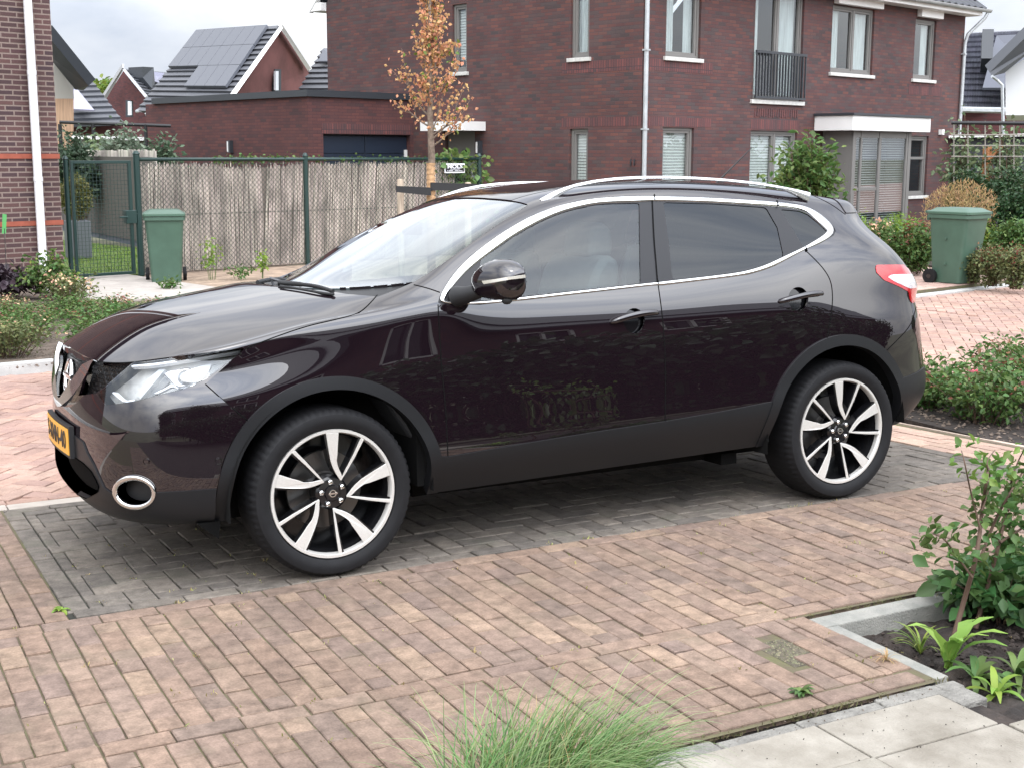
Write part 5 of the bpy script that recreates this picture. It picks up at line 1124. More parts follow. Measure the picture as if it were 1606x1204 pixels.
# wing mirrors
for sg in (-1, 1):
    c = at(785, 441, y=-1.04)+(0 if sg < 0 else np.array([.10, .02, -.04])); g = MB(); vs = []; fs = []; n, m = 28, 18
    ax = Vector((.30, -.95, 0)).normalized()                       # the long axis, pointing outward
    bx = Vector((-.95, -.30, 0)).normalized()                      # forward
    for i in range(n):
        t = i/(n-1)*2-1; env = max(0, 1-abs(t)**3.4)**.5
        for k in range(m):
            a = 2*math.pi*k/m; ca, sa = math.cos(a), math.sin(a)
            z = (.088*max(0, 1-abs(t-.12)**2.3*.85)**.75*abs(sa)**.8 if sa > 0 else -.076*max(0, 1-abs(t)**4)**.6*abs(sa)**.6*(1+.12*t))+.004*t
            f_ = (.085 if ca > 0 else .045)*env*math.copysign(abs(ca)**.8, ca)
            q = Vector(c)+ax*(.135*t)+bx*f_+Vector((0, 0, z)); vs.append((q.x, q.y*(-sg), q.z))
    for i in range(n-1):
        for k in range(m):
            f = (i*m+k, i*m+(k+1) % m, (i+1)*m+(k+1) % m, (i+1)*m+k); fs.append(f if sg < 0 else f[::-1])
    g.add(vs, fs); mo = g.build('wing_mirror', PAINT, car, smooth=True)
    bm_ = BVHTree.FromPolygons([(v[0], v[1]*(-sg), v[2]) for v in vs], [f for f in fs])
    def onm(px, py):
        r = bm_.ray_cast(Vector(CAMP), Vector(ray(px, py)).normalized(), 30); return (np.array(r[0]), np.array(r[1])*(-1 if r[1].dot(Vector(ray(px, py))) > 0 else 1)) if r[0] is not None else None
    def mline(A, B, n, h, name, mt):
        A = [onm(*p) for p in resamp(A, n)]; B = [onm(*p) for p in resamp(B, n)]; ok = [i for i in range(n) if A[i] and B[i]]
        v1, f1 = strip3([A[i][0] for i in ok], [B[i][0] for i in ok], [(A[i][1]+B[i][1])/2 for i in ok], [(0, -.002), (.1, h), (.9, h), (1, -.002)])
        g = MB(); g.add([(v[0], v[1]*(-sg), v[2]) for v in v1], f1); g.build(name, mt, mo, smooth=40)
    mline([(756,440.5),(775,438),(800,434),(829,430)], [(760,446.5),(775,444),(800,439.5),(829,436)], 24, .004, 'indicator_lens', mat('indicator_lens', (.60, .57, .50), .15, .3, coat=1))
    g = MB(); a0 = Vector((.60, -.83, 1.115)); pts = [Vector((.585, -.84, 1.098)), Vector((.60, -.90, 1.108)), Vector((.625, -.96, 1.125)), Vector((.65, -1.0, 1.14))]
    g.tube([(p.x, p.y*(-sg), p.z) for p in pts], [.045, .036, .03, .026], 14); g.build('mirror_arm', BLK, mo, smooth=60)
    g = MB(); q = onm(795, 471) or onm(795, 466)
    if q: g.lathe([(.0, 0), (.02, 0), (.022, -.012), (.012, -.022), (0, -.024)], 16, (q[0][0], q[0][1]*(-sg), q[0][2]+.006)); g.build('mirror_camera', BLK, mo, smooth=60)
# wipers, cowl details
def curve3(px_list, z=None, off=.0, which=(0,)):
    P, Nn = surf_line(chaikin(px_list, 2, False), 24, False, which); return P+Nn*off
g = MB(); g.tube(curve3([(437,449),(470,452),(497,455),(523,463)], off=.016).tolist(), [.011]*10+[.009]*14, 8); g.tube(curve3([(440,452),(475,457),(505,463),(524,465)], off=.008).tolist(), .006, 6); g.build('wiper', BLK, car, smooth=60)
g = MB(); g.tube([tuple(at(x, y, y=yy)) for x, y, yy in ((404,443,.12),(420,439.5,.2),(438,438,.3),(452,440,.42))], .010, 8); g.build('wiper', BLK, car, smooth=60)
g = MB(); P0 = at(430, 449, y=.0); g.tube([P0+np.array([0, 0, .0]), P0+np.array([-.015, 0, .035]), P0+np.array([.03, -.02, .02])], [.008, .010, .006], 8); g.build('wiper_pivot', mat('dark_grey_metal', (.08, .08, .085), .4, .5), car, smooth=60)
# aerial
g = MB(); b0 = np.array([2.50, 0, 1.54]); tp = at(1179, 232, y=0.0); g.tube([b0, b0*.5+tp*.5, tp], [.006, .0045, .003], 6); g.lathe([(.0, .03), (.018, .012), (.024, -.005)], 14, tuple(b0)); g.build('aerial', BLK, car, smooth=60)
# headlamps
def lampparts(mir):
    body_ = surf_obj('headlight', [S2.get(('lamp',), -.055, -.055)], LAMPI, car, mir)
    surf_obj('lamp_lens', [S2.get(('lamp',), .002, .006)], LENS, body_, mir)
    def rib(a, b, off, mt, name, n=20):
        A = [onsurf(x, y, (1, 0)) for x, y in resamp(chaikin(a, 1, False), n)]; B = [onsurf(x, y, (1, 0)) for x, y in resamp(chaikin(b, 1, False), n)]
        AB = [(p, q) for p, q in zip(A, B) if p is not None and q is not None]; A = [p for p, q in AB]; B = [q for p, q in AB]
        if len(A) < 3: return
        vs, fs = strip3([p[0] for p in A], [p[0] for p in B], [(p[1]+q[1])/2 for p, q in zip(A, B)], [(0, off-.02), (.15, off), (.85, off), (1, off-.02)]); g = MB(); both(g, vs, fs, mir); g.build(name, mt, body_, smooth=40)
    W_ = mat('daylight_strip', (.66, .68, .70), .2)
    rib(KH((405,192),(600,176),(900,136),(1200,90),(1480,44)), KH((395,214),(600,204),(900,160),(1200,112),(1455,72)), -.006, W_, 'light_strip')
    rib(KH((185,462),(250,520),(310,560),(420,545)), KH((205,452),(262,505),(320,538),(412,520)), -.015, W_, 'light_strip')
    rib(KH((610,466),(700,425),(800,372),(862,414)), KH((650,470),(720,440),(805,396),(850,425)), -.012, W_, 'light_strip')
    rib(KH((380,460),(450,380),(560,260),(640,200)), KH((450,520),(520,440),(620,320),(720,200)), -.035, LAMPC, 'reflector')
    rib(KH((985,180),(1100,150),(1195,140)), KH((940,395),(1040,330),(1150,250)), -.03, LAMPC, 'reflector')
    rib(KH((700,240),(760,200),(860,190)), KH((800,340),(850,410),(930,400)), -.03, mat('lamp_satin', (.55, .55, .56), .3, .6), 'reflector')
    rib(KH((480,500),(560,400),(700,260)), KH((540,505),(640,440),(760,330)), -.045, mat('lamp_dark', (.05, .055, .06), .3), 'bezel')
    rib(KH((1210,150),(1300,130),(1440,90)), KH((1110,350),(1240,270),(1380,150)), -.03, mat('lamp_shade', (.14, .15, .15), .35), 'bezel')
    q, nn_ = onsurf(*KH((925, 290))[0], (1,)); c = q-nn_*.045
    g = MB(); R_a = [(0, -.036), (.018, -.032), (.030, -.018), (.034, 0), (.041, .0), (.046, -.006), (.05, .02)]
    for s_ in ((1, -1) if mir == 'both' else ((1,) if mir == 'near' else (-1,))):
        g.M = Matrix.Translation((c[0], c[1]*s_, c[2])) @ Vector((nn_[0], nn_[1]*s_, nn_[2])).to_track_quat('-Z', 'Y').to_matrix().to_4x4()
        g.lathe(R_a, 24)
    g.build('projector_lamp', mat('projector_glass', (.25, .26, .27), .03, .6, coat=1), body_, smooth=50)
for mir in ('near', 'far'): lampparts(mir)
# fog lights
for mir in ('near', 'far'):
    fb = surf_obj('fog_light', [S2.get(('fog',), -.045, -.045)], BLK, car, mir)
    P, Nn = surf_line(np.array([(212+30*math.cos(a)-2*math.sin(a), 771+22.5*math.sin(a)+3*math.cos(a)) for a in np.linspace(0, 2*math.pi, 48, endpoint=False)]), 48, True, (1,))
    n = len(P); cen = P.mean(0); vs = []; fs = []
    for i in range(n):
        o_ = P[i]-cen; o_ /= np.linalg.norm(o_); rr = .011-.004*(o_[0]*.6+.4*0)
        for k in range(8): a = 2*math.pi*k/8; vs.append(P[i]+Nn[i]*(.006+.006*math.cos(a))-o_*rr*(math.sin(a)))
    for i in range(n):
        for k in range(8): fs.append((i*8+k, i*8+(k+1) % 8, ((i+1) % n)*8+(k+1) % 8, ((i+1) % n)*8+k))
    g = MB(); both(g, vs, fs, mir); g.build('fog_ring', CHROME2, fb, smooth=True)
    for (x, y) in ((342.5, 722), (230, 723)):
        q = onsurf(x, y, (1, 0)); g = MB(); v = Vector(q[1]); s_ = 1 if mir == 'near' else -1
        g.M = Matrix.Translation((q[0][0], q[0][1]*s_, q[0][2])) @ Vector((q[1][0], q[1][1]*s_, q[1][2])).to_track_quat('Z', 'Y').to_matrix().to_4x4()
        g.lathe([(.0, .004), (.009, .004), (.0095, 0), (.0125, 0), (.013, .003), (.0135, -.004)], 20); g.build('parking_sensor', PAINT, car, smooth=40)
# number plate
def frontx(y, z): return float(np.interp(abs(y), [0, .08, .16, .24, .32], [-.896, -.895, -.892, -.888, -.881]))
fx0 = [frontx(y, .535) for y in np.linspace(0, .28, 8)]
def plx(y): return float(np.interp(abs(y), np.linspace(0, .28, 8), fx0))-.012+.012*0
def plate(name, y0, y1, z0, z1, off, m, parent, th=.006):
    vs = []; fs = []; n = 24
    for i in range(n+1):
        y = y0+(y1-y0)*i/n; x = plx(y)-off
        vs += [(x, y, z0), (x, y, z1), (x+th, y, z1), (x+th, y, z0)]
    for i in range(n):
        a = i*4
        for k in range(4): fs.append((a+k, a+(k+1) % 4, a+4+(k+1) % 4, a+4+k))
    fs += [(0, 3, 2, 1), (n*4, n*4+1, n*4+2, n*4+3)]
    g = MB(); g.add(vs, fs); return g.build(name, m, parent)
pz0, pz1 = .478, .610
pf = plate('number_plate', -.272, .272, pz0, pz1, .006, BLK, car, .02); plate('plate_face', -.258, .258, pz0+.012, pz1-.011, .009, mat('plate_yellow', (.72, .36, .035), .4), pf)
def textmesh(s, size, ext=.001, font_bold=False):
    cu = bpy.data.curves.new('t', 'FONT'); cu.body = s; cu.size = size; cu.extrude = ext; cu.align_x = 'CENTER'; cu.align_y = 'CENTER'; cu.offset = .0
    if font_bold: cu.offset = size*.018
    o = bpy.data.objects.new('t', cu); COL.objects.link(o); dg = bpy.context.evaluated_depsgraph_get(); me = bpy.data.meshes.new_from_object(o.evaluated_get(dg)); bpy.data.objects.remove(o); bpy.data.curves.remove(cu); return me
me = textmesh('5-XNN-40', .094, .0008, True); xs = [v.co.x for v in me.vertices]; w_ = max(xs)-min(xs)
for v in me.vertices:
    y = -v.co.x*(.44/w_); v.co = (plx(y)-.0105-v.co.z, y, (pz0+pz1)/2+v.co.y*1.06)
me.update(); link('plate_lettering', me, mat('plate_black', (.01, .01, .01), .5), pf)
# badge on the grille
g = MB(); bx0 = -.836
ring = [(bx0-.010+.02*abs(math.cos(a))*0, .088*math.cos(a), .785+.088*math.sin(a)) for a in np.linspace(0, 2*math.pi, 49)]
vs = []; fs = []
for i in range(48):
    a = 2*math.pi*i/48; o_ = np.array([0, math.cos(a), math.sin(a)]); c = np.array([bx0-.008, 0, .785])
    for k in range(8): b = 2*math.pi*k/8; vs.append(c+o_*(.060+.013*math.cos(b))+np.array([-.014*math.sin(b)+.14*(.072*math.sin(a)), 0, 0]))
for i in range(48):
    for k in range(8): fs.append((i*8+k, ((i+1) % 48)*8+k, ((i+1) % 48)*8+(k+1) % 8, i*8+(k+1) % 8))
g.add(vs, fs); bd = g.build('badge', CHROME2, car, smooth=True)
g = MB(); g.box(bx0-.022, -.080, .772, bx0-.006, .080, .798); g.build('badge_bar', CHROME2, bd, bevel=.006)
# wheels
def arc_poly(pts): return pts
def blade(phi, pts):                # pts (r, angle offset) polygon -> x,z
    return [(r*math.sin(phi+a), r*math.cos(phi+a)) for r, a in pts]
def wheel(cx, sg, phase, steer=0):
    w = bpy.data.objects.new('wheel', None); COL.objects.link(w); w.parent = car; w.location = (cx, sg*.885, .342); w.rotation_euler = (0, 0, steer if sg < 0 else steer+math.pi); w.empty_display_size = .2
    # local frame: outward = -y
    prof = [(.262, .012), (.268, -.002), (.285, -.010), (.305, -.0125), (.322, -.009), (.3335, .004), (.3395, .020), (.342, .04), (.342, .19), (.336, .205), (.32, .215), (.27, .21), (.255, .2)]
    nn_ = 216; vs = []; fs = []
    for pi_, (r, h) in enumerate(prof):
        for j in range(nn_):
            rr, hh = r, h
            if pi_ in (5, 6) and (j % 3 == 0): rr -= .0045; hh += .002
            if pi_ == 7 and (j % 3 == 0): rr -= .003
            a = 2*math.pi*j/nn_; vs.append((rr*math.sin(a), hh, rr*math.cos(a)))
    for i in range(len(prof)-1):
        for j in range(nn_): fs.append((i*nn_+j, (i+1)*nn_+j, (i+1)*nn_+(j+1) % nn_, i*nn_+(j+1) % nn_))
    g = MB(); g.add(vs, fs); g.build('tyre', RUB, w, smooth=35)
    g = MB()
    for h in (.075, .115, .155):
        pass
    g.lathe([(.262, .012), (.262, .003), (.2605, .0), (.250, .0), (.2465, .006), (.244, .012), (.243, .03)], 96, axis='y'); g.build('rim', ALU, w, smooth=35)
    g = MB(); g.lathe([(.246, .02), (.235, .05), (.225, .13), (.225, .19), (.05, .19)], 72, axis='y'); g.build('rim_barrel', mat('barrel_black', (.008, .008, .009), .18, spec=.5), w, smooth=35)
    # brake disc
    g = MB(); g.lathe([(.0, .10), (.07, .10), (.075, .115), (.158, .115), (.158, .135)], 48, axis='y'); g.build('brake_disc', mat('brake_disc', (.16, .155, .15), .35, .9), w, smooth=35)
    # spokes: five pairs, one broad blade and one thin bar meeting near the hub
    faceY = lambda r: .002+.020*((.25-r)/.25)**1.5 if r < .25 else .002
    def plate_poly(poly, th, mt, name, lift=0, bevel=.0016):
        g = MB(); n = len(poly); ys = [faceY(math.hypot(*p))+lift for p in poly]
        vs = [(p[0], y, p[1]) for p, y in zip(poly, ys)]+[(p[0], y+th, p[1]) for p, y in zip(poly, ys)]
        a = sum(poly[i][0]*poly[(i+1) % n][1]-poly[(i+1) % n][0]*poly[i][1] for i in range(n))
        f = [tuple(range(n)), tuple(range(n, 2*n))[::-1]]+[(i, n+i, n+(i+1) % n, (i+1) % n) for i in range(n)]
        if a < 0: f = [q[::-1] for q in f]
        g.add(vs, f); return g
    d = math.radians
    R0 = .248
    broad = [(R0, d(-5.6)), (R0, d(.5)), (R0, d(6.8)), (.20, d(7.2)), (.16, d(8.2)), (.135, d(8.2)), (.118, d(11.)), (.100, d(17)), (.082, d(29)), (.072, d(36)), (.062, d(38.5)), (.060, d(33)), (.068, d(22)), (.082, d(10)), (.103, d(2.)), (.13, d(-2.6)), (.165, d(-4.3)), (.205, d(-5.2))]
    thin = [(R0, d(29.7)), (R0, d(33.2)), (.17, d(34.6)), (.10, d(36.3)), (.072, d(37.3)), (.062, d(38.5)), (.066, d(34)), (.10, d(31.2)), (.17, d(30.6))]
    for k in range(5):
        ph = phase+k*2*math.pi/5
        for nm, pl in (('broad_spoke', broad), ('thin_spoke', thin)):
            P_ = blade(ph, pl); so_ = plate_poly(P_, .004, ALU, nm); o = so_.build(nm, ALU, w, bevel=.0012)
            cx_ = sum(p[0] for p in P_)/len(P_); cz_ = sum(p[1] for p in P_)/len(P_)
            big = [(r*1.0, a+(.035 if a > d(sum([math.degrees(q[1]) for q in pl])/len(pl)) else -.035)) for r, a in pl]
            g = plate_poly(blade(ph, big), .05, GLOSSB, 'spoke_side', .0042); g.build('spoke_side', GLOSSB, o)
    g = MB(); g.lathe([(.0, .016), (.03, .016), (.034, .022), (.060, .022), (.068, .030), (.070, .07)], 48, axis='y'); hub = g.build('hub', GLOSSB, w, smooth=35)
    g = MB()
    for k in range(5):
        a = phase+math.radians(-10)+k*2*math.pi/5; x, z = .047*math.sin(a), .047*math.cos(a)
        g2 = MB(); g2.lathe([(0, .006), (.006, .007), (.0105, .012), (.0108, .03)], 12, (x, 0, z), axis='y'); g2.build('wheel_nut', CHROME, hub, smooth=35)
    g = MB(); g.lathe([(.011, .013), (.0135, .0125), (.0155, .013), (.016, .018)], 28, axis='y'); g.box(-.019, .011, -.0035, .019, .016, .0035); g.build('cap_badge', CHROME2, hub, smooth=35)
    g = MB(); a = phase+math.radians(-42); g.tube([(.225*math.sin(a), .03, .225*math.cos(a)), (.195*math.sin(a), .012, .195*math.cos(a))], .004, 8); g.build('valve', BLK, w)
    return w
for cx, ph in ((0, 0.0), (2.646, R_(-6))):
    wheel(cx, -1, ph); wheel(cx, 1, ph)
# wheel wells, floor, engine bay and sills inside
g = MB(); g.box(-.55, -.56, .22, 3.1, .56, .31); g.box(.46, -.60, .22, 2.14, .60, .31); g.box(-.70, -.56, .31, .40, .56, .80); g.box(2.2, -.56, .30, 3.2, .56, .72); g.box(.40, -.80, .31, .46, .80, .90)
g.box(-.66, -.66, .31, -.50, .66, .42); g.box(3.05, -.66, .37, 3.22, .66, .80)
for cx, r in ((FA, .43), (RA, .437)):
    for sg in (-1, 1):
        vs = []; fs = []; n = 28
        for i in range(n+1):
            a = math.pi*i/n; x, z = cx+r*math.cos(a), .342+r*math.sin(a)
            vs += [(x, sg*.875, z), (x, sg*.56, z)]
        for i in range(n): fs.append((2*i, 2*i+1, 2*i+3, 2*i+2))
        k = len(vs); vs += [(cx+r, sg*.875, .30 if cx < 1 else .37), (cx+r, sg*.56, .30 if cx < 1 else .37), (cx-r, sg*.875, .27), (cx-r, sg*.56, .27)]; fs += [(0, 1, k+1, k), (2*n, 2*n+1, k+3, k+2)]
        g.add(vs, fs)
g.build('underbody', mat('underbody_black', (.008, .008, .008), .9, spec=.15), car)
for bx_ in ((2.02, -.74, .215, 2.11, -.58, .27), (-.42, -.62, .2, -.40, -.50, .30), (-.42, .50, .2, -.40, .62, .30)): g = MB(); g.box(*bx_); g.build('underside_flap', DARK, car)
g = MB(); g.prism([(-.53, .27), (-.44, .27), (-.45, .20)], -.80, -.66, 'y'); g.build('underside_flap', DARK, car)
# interior
INT = mat('cabin_dark', (.035, .037, .04), .7); SEAT = mat('seat_fabric', (.085, .088, .095), .8, var=.2, scale=30)
g = MB(); g.box(.42, -.74, .30, 3.05, .74, .36); g.build('cabin_floor', INT, car)
g = MB(); g.prism([(.20, .80), (.42, 1.06), (.60, 1.075), (.80, 1.02), (.86, .90), (.80, .55), (.40, .50)], -.76, .76, 'y'); g.build('dashboard', INT, car, bevel=.02)
def seat(x, y, wd, head=True, rear=False):
    g = MB(); h = .57 if rear else .58
    g.prism([(x-.30, .55), (x-.28, .68), (x+.18, .64), (x+.24, .52)], y-wd, y+wd, 'y')
    g.prism([(x+.16, .60), (x+.10, .66), (x+.27, 1.16), (x+.33, 1.24), (x+.40, 1.22), (x+.42, 1.12), (x+.30, .60)], y-wd, y+wd, 'y')
    s_ = g.build('seat', SEAT, car, bevel=.03, smooth=30)
    for yy in ((y,) if not rear else (y-.42, y, y+.42)):
        g = MB(); g.prism([(x+.31, 1.22), (x+.33, 1.36), (x+.38, 1.39), (x+.44, 1.36), (x+.45, 1.22)], yy-.13, yy+.13, 'y'); g.build('headrest', SEAT, s_, bevel=.025, smooth=30)
        g = MB(); g.tube([(x+.37, yy-.06, 1.18), (x+.37, yy-.06, 1.30)], .006, 6); g.tube([(x+.37, yy+.06, 1.18), (x+.37, yy+.06, 1.30)], .006, 6); g.build('headrest_post', CHROME, s_)
seat(1.12, -.37, .25); seat(1.12, .37, .25); seat(2.05, 0, .62, rear=True)
vs = [(.90+.05*math.sin(a)*0+(.09*math.sin(a)), -.37+.185*math.cos(a), .98+.16*math.sin(a)) for a in np.linspace(0, 2*math.pi, 33)]
g = MB(); g.tube(vs, .014, 8, False); g.tube([(.80, -.37, .95), (.90, -.37, .98)], .05, 12); g.box(.885, -.53, .965, .905, -.21, .995); g.build('steering_wheel', INT, car, smooth=60)
g = MB(); g.box(.76, -.05, 1.335, .79, .14, 1.40); g.build('rear_view_mirror', BLK, car, bevel=.01)
g = MB(); g.prism([(1.58, .36), (1.66, .36), (1.60, 1.10), (1.62, 1.28), (1.54, 1.28), (1.48, 1.10)], .70, .64, 'y'); g.build('pillar_trim', INT, car); g = MB(); g.prism([(1.58, .36), (1.66, .36), (1.60, 1.10), (1.62, 1.28), (1.54, 1.28), (1.50, 1.10)], -.70, -.66, 'y'); g.build('pillar_trim', INT, car)
# grey headlining under the roof
us = np.linspace(9.3, 15, 30); v9 = np.linspace(8.6, 13, 14); UU, VV = np.meshgrid(us, v9, indexing='ij'); q, n_ = body.ev(UU.ravel(), VV.ravel()); q = q-n_*.03
ff = [(a*14+k, a*14+k+1, (a+1)*14+k+1, (a+1)*14+k) for a in range(29) for k in range(13)]
g = MB(); both(g, q.tolist(), ff); g.build('headlining', mat('headlining', (.25, .25, .24), .9), car, smooth=True)

Mt = Matrix([list(r) for r in TILT.tolist()]).to_4x4(); Mt.translation = Vector((PIV-TILT@PIV).tolist()); car.matrix_world = Mt
(CAMP, CP, AX_R, AX_U, AX_F) = WORLDCAM
# ================================================================== BINS, TREE, PLANTS
npr = np.random.default_rng(11)
def copy_tree(o, parent=None):
    c = o.copy(); COL.objects.link(c); c.parent = parent
    for ch in o.children: copy_tree(ch, c)
    return c
BING = mat('bin_green_plastic', (.050, .098, .068), .5, var=.10, scale=4, bump=.03, bscale=200); BINL = mat('bin_lid_plastic', (.055, .108, .074), .42)
def wheelie(label, loc, rz, s=1.0):
    t = thing('wheelie_bin', label, 'bin', loc, rz, 'green wheelie bins'); t.scale = (s, s, s)
    def ringz(w0, d0, w1, d1, z0, z1, yo0=0, yo1=0, r=.05):
        def rr(w, d, yo):
            o = []
            for cx, cy, a0 in ((w-r, d-r, 0), (-w+r, d-r, 90), (-w+r, -d+r, 180), (w-r, -d+r, 270)):
                for k in range(5): a = math.radians(a0+k*22.5); o.append((cx+r*math.cos(a), cy+r*math.sin(a)+yo))
            return o
        A = rr(w0, d0, yo0); B = rr(w1, d1, yo1); n = len(A)
        return [(x, y, z0) for x, y in A]+[(x, y, z1) for x, y in B], [(i, (i+1) % n, n+(i+1) % n, n+i) for i in range(n)]+[tuple(range(n))[::-1], tuple(range(n, 2*n))]
    g = MB(); g.add(*ringz(.205, .22, .265, .30, .02, .93, .03, .0)); g.build('body', BING, t, smooth=40)
    g = MB(); g.add(*ringz(.285, .325, .285, .325, .895, .945)); g.box(-.24, .30, .86, .24, .345, .93); g.build('rim', BING, t, smooth=40)
    g = MB(); g.add(*ringz(.292, .335, .292, .335, .95, .985, -.004, -.004)); g.add(*ringz(.285, .325, .20, .24, .985, 1.035, -.004, .01)); g.build('lid', BINL, t, smooth=40, bevel=.006)
    g = MB(); g.tube([(-.24, .36, .975), (.24, .36, .975)], .018, 10); g.box(-.2, .32, .95, -.14, .38, .99); g.box(.14, .32, .95, .2, .38, .99); g.build('handle', BING, t)
    for sx in (-1, 1):
        g = MB(); g.tube([(sx*.235, .235, .10), (sx*.285, .235, .10)], .10, 24); w = g.build('wheel', RUB, t, smooth=40); g = MB(); g.tube([(sx*.28, .235, .10), (sx*.29, .235, .10)], .035, 14); g.build('wheel_hub', GLOSSB, w)
    for z in (.28, .62):
        g = MB(); g.tube([(-.233-.03*z, .02, z), (-.243-.03*z, .02, z)], .016, 10); g.build('boss', BING, t)
    return t
q = at(270, 444, z=0); wheelie('green wheelie bin seen from the front, in front of the reed fence', (q[0], q[1]+.30, -.02), R_(-13), .93)
q = at(1497, 446, z=0); bq = wheelie('green wheelie bin on the pale driveway, turned sideways with one wheel showing', (q[0]+.33, q[1]+.30, -.03), R_(10), .98)
# ---- leaves
def leafmat(name, col, isl=.35, tr=.3, rough=.5, hue2=None):
    return mat(name, col, rough, island=isl, trans=tr, spec=.35)
LG = leafmat('leaf_mid_green', (.085, .150, .040)); LY = leafmat('leaf_yellow_green', (.17, .24, .045)); LD = leafmat('leaf_dark_green', (.030, .065, .024)); LS = leafmat('leaf_silver', (.17, .215, .15)); LO = leafmat('leaf_olive', (.125, .145, .055))
LR = leafmat('leaf_bronze', (.20, .075, .045)); LB = leafmat('leaf_brown', (.55, .30, .15), .3, .35); LP = leafmat('leaf_purple', (.040, .026, .034), .3, .1); LT = leafmat('straw', (.42, .29, .14), .3, .3); LBR = leafmat('leaf_bright', (.20, .31, .05), .25, .4); LPI = leafmat('petal_pink', (.75, .22, .27), .15, .3); LPE = leafmat('petal_peach', (.80, .50, .33), .2, .3)
STEM = mat('stem_brown', (.10, .06, .04), .8); STEMG = mat('stem_green', (.10, .13, .05), .7); BARK = mat('bark', (.16, .12, .09), .9, var=.3, scale=20, bump=.6, bscale=40)
def leaves(P, size, asp=.55, up=.5, fold=.22, dirs=None, jit=.35):
    n = len(P); P = np.asarray(P); s = size*(1+jit*npr.uniform(-1, 1, n))[:, None]
    nn = npr.normal(size=(n, 3)); nn /= np.linalg.norm(nn, axis=1)[:, None]; nn[:, 2] = np.abs(nn[:, 2])*.6+up; nn /= np.linalg.norm(nn, axis=1)[:, None]
    d = npr.normal(size=(n, 3)) if dirs is None else dirs+.55*npr.normal(size=(n, 3)); d -= nn*(d*nn).sum(1)[:, None]; d /= np.linalg.norm(d, axis=1)[:, None]+1e-9
    b = np.cross(nn, d); mid = P+d*s*.45
    V = np.stack([P, mid-b*s*asp*.5+nn*s*fold*.5, mid+b*s*asp*.5+nn*s*fold*.5, P+d*s-nn*s*.1, P+d*s*.8-b*s*asp*.28+nn*s*fold*.25, P+d*s*.8+b*s*asp*.28+nn*s*fold*.25], 1).reshape(-1, 3)
    i = np.arange(n)*6
    F = np.stack([np.stack([i, i+2, i+5, i+3], 1), np.stack([i, i+3, i+4, i+1], 1)], 1).reshape(-1, 4)
    return V, F
def leafobj(name, VFs, m, parent):
    Vs = []; Fs = []; b = 0
    for V, F in VFs: Vs.append(V); Fs.append(F+b); b += len(V)
    me = bpy.data.meshes.new(name); me.from_pydata(np.vstack(Vs).tolist(), [], np.vstack(Fs).tolist()); me.polygons.foreach_set('use_smooth', [True]*len(me.polygons)); me.update(); return link(name, me, m, parent)
def stembush(name, label, cat, loc, rx, ry, h, ns, per, size, m, tipm=None, tipn=.0, stem_m=None, asp=.6, group=None, low=.12, flowers=None, stem_r=.004, up=.45, spread=.07, arch=.25, fsize=.028):
    t = thing(name, label, cat, loc, 0, group); g = MB(); P = []; Dn = []; TP = []
    for k in range(ns):
        a = npr.uniform(0, 2*math.pi); r = npr.uniform(0, 1)**.5; hh = h*npr.uniform(.62, 1.0)*(1-.35*r*r)
        b = np.array([rx*.35*r*math.cos(a), ry*.35*r*math.sin(a), 0]); e = np.array([rx*r*math.cos(a), ry*r*math.sin(a), hh]); c = (b+e)/2+np.array([0, 0, h*arch])+npr.normal(0, .03*h, 3)
        ts = np.linspace(0, 1, 6); pts = [(1-u)**2*b+2*u*(1-u)*c+u*u*e for u in ts]; g.tube([tuple(p) for p in pts], [stem_r*(1-.6*u) for u in ts], 4, False)
        u = npr.uniform(low, 1, per)**.8; q = ((1-u)**2)[:, None]*b+(2*u*(1-u))[:, None]*c+(u*u)[:, None]*e; off = npr.normal(0, spread, (per, 3))*np.array([1, 1, .6])*(.5+.5*u)[:, None]
        P.append(q+off); Dn.append(off/(.02+np.linalg.norm(off, axis=1))[:, None])
        if tipm and npr.uniform() < tipn: TP.append(e+npr.normal(0, .03, (max(4, per//6), 3))+np.array([0, 0, .02]))
    g.build('stems', stem_m or STEM, t); P = np.vstack(P); Dn = np.vstack(Dn); P[:, 2] = np.maximum(P[:, 2], .01)
    leafobj('foliage', [leaves(P, size, asp, up, dirs=Dn)], m, t)
    if TP: leafobj('young_leaves', [leaves(np.vstack(TP), size*.8, asp, up)], tipm, t)
    if flowers:
        fm, fn = flowers
        for k in range(fn):
            a = npr.uniform(0, 2*math.pi); r = npr.uniform(.3, .95); c = np.array([rx*r*math.cos(a), ry*r*math.sin(a), h*npr.uniform(.55, .98)]); dd = npr.normal(size=(16, 3)); dd[:, 2] = np.abs(dd[:, 2]); leafobj('flower', [leaves(c+dd*.008, fsize, .9, .3, .3, dirs=dd)], fm, t)
    return t
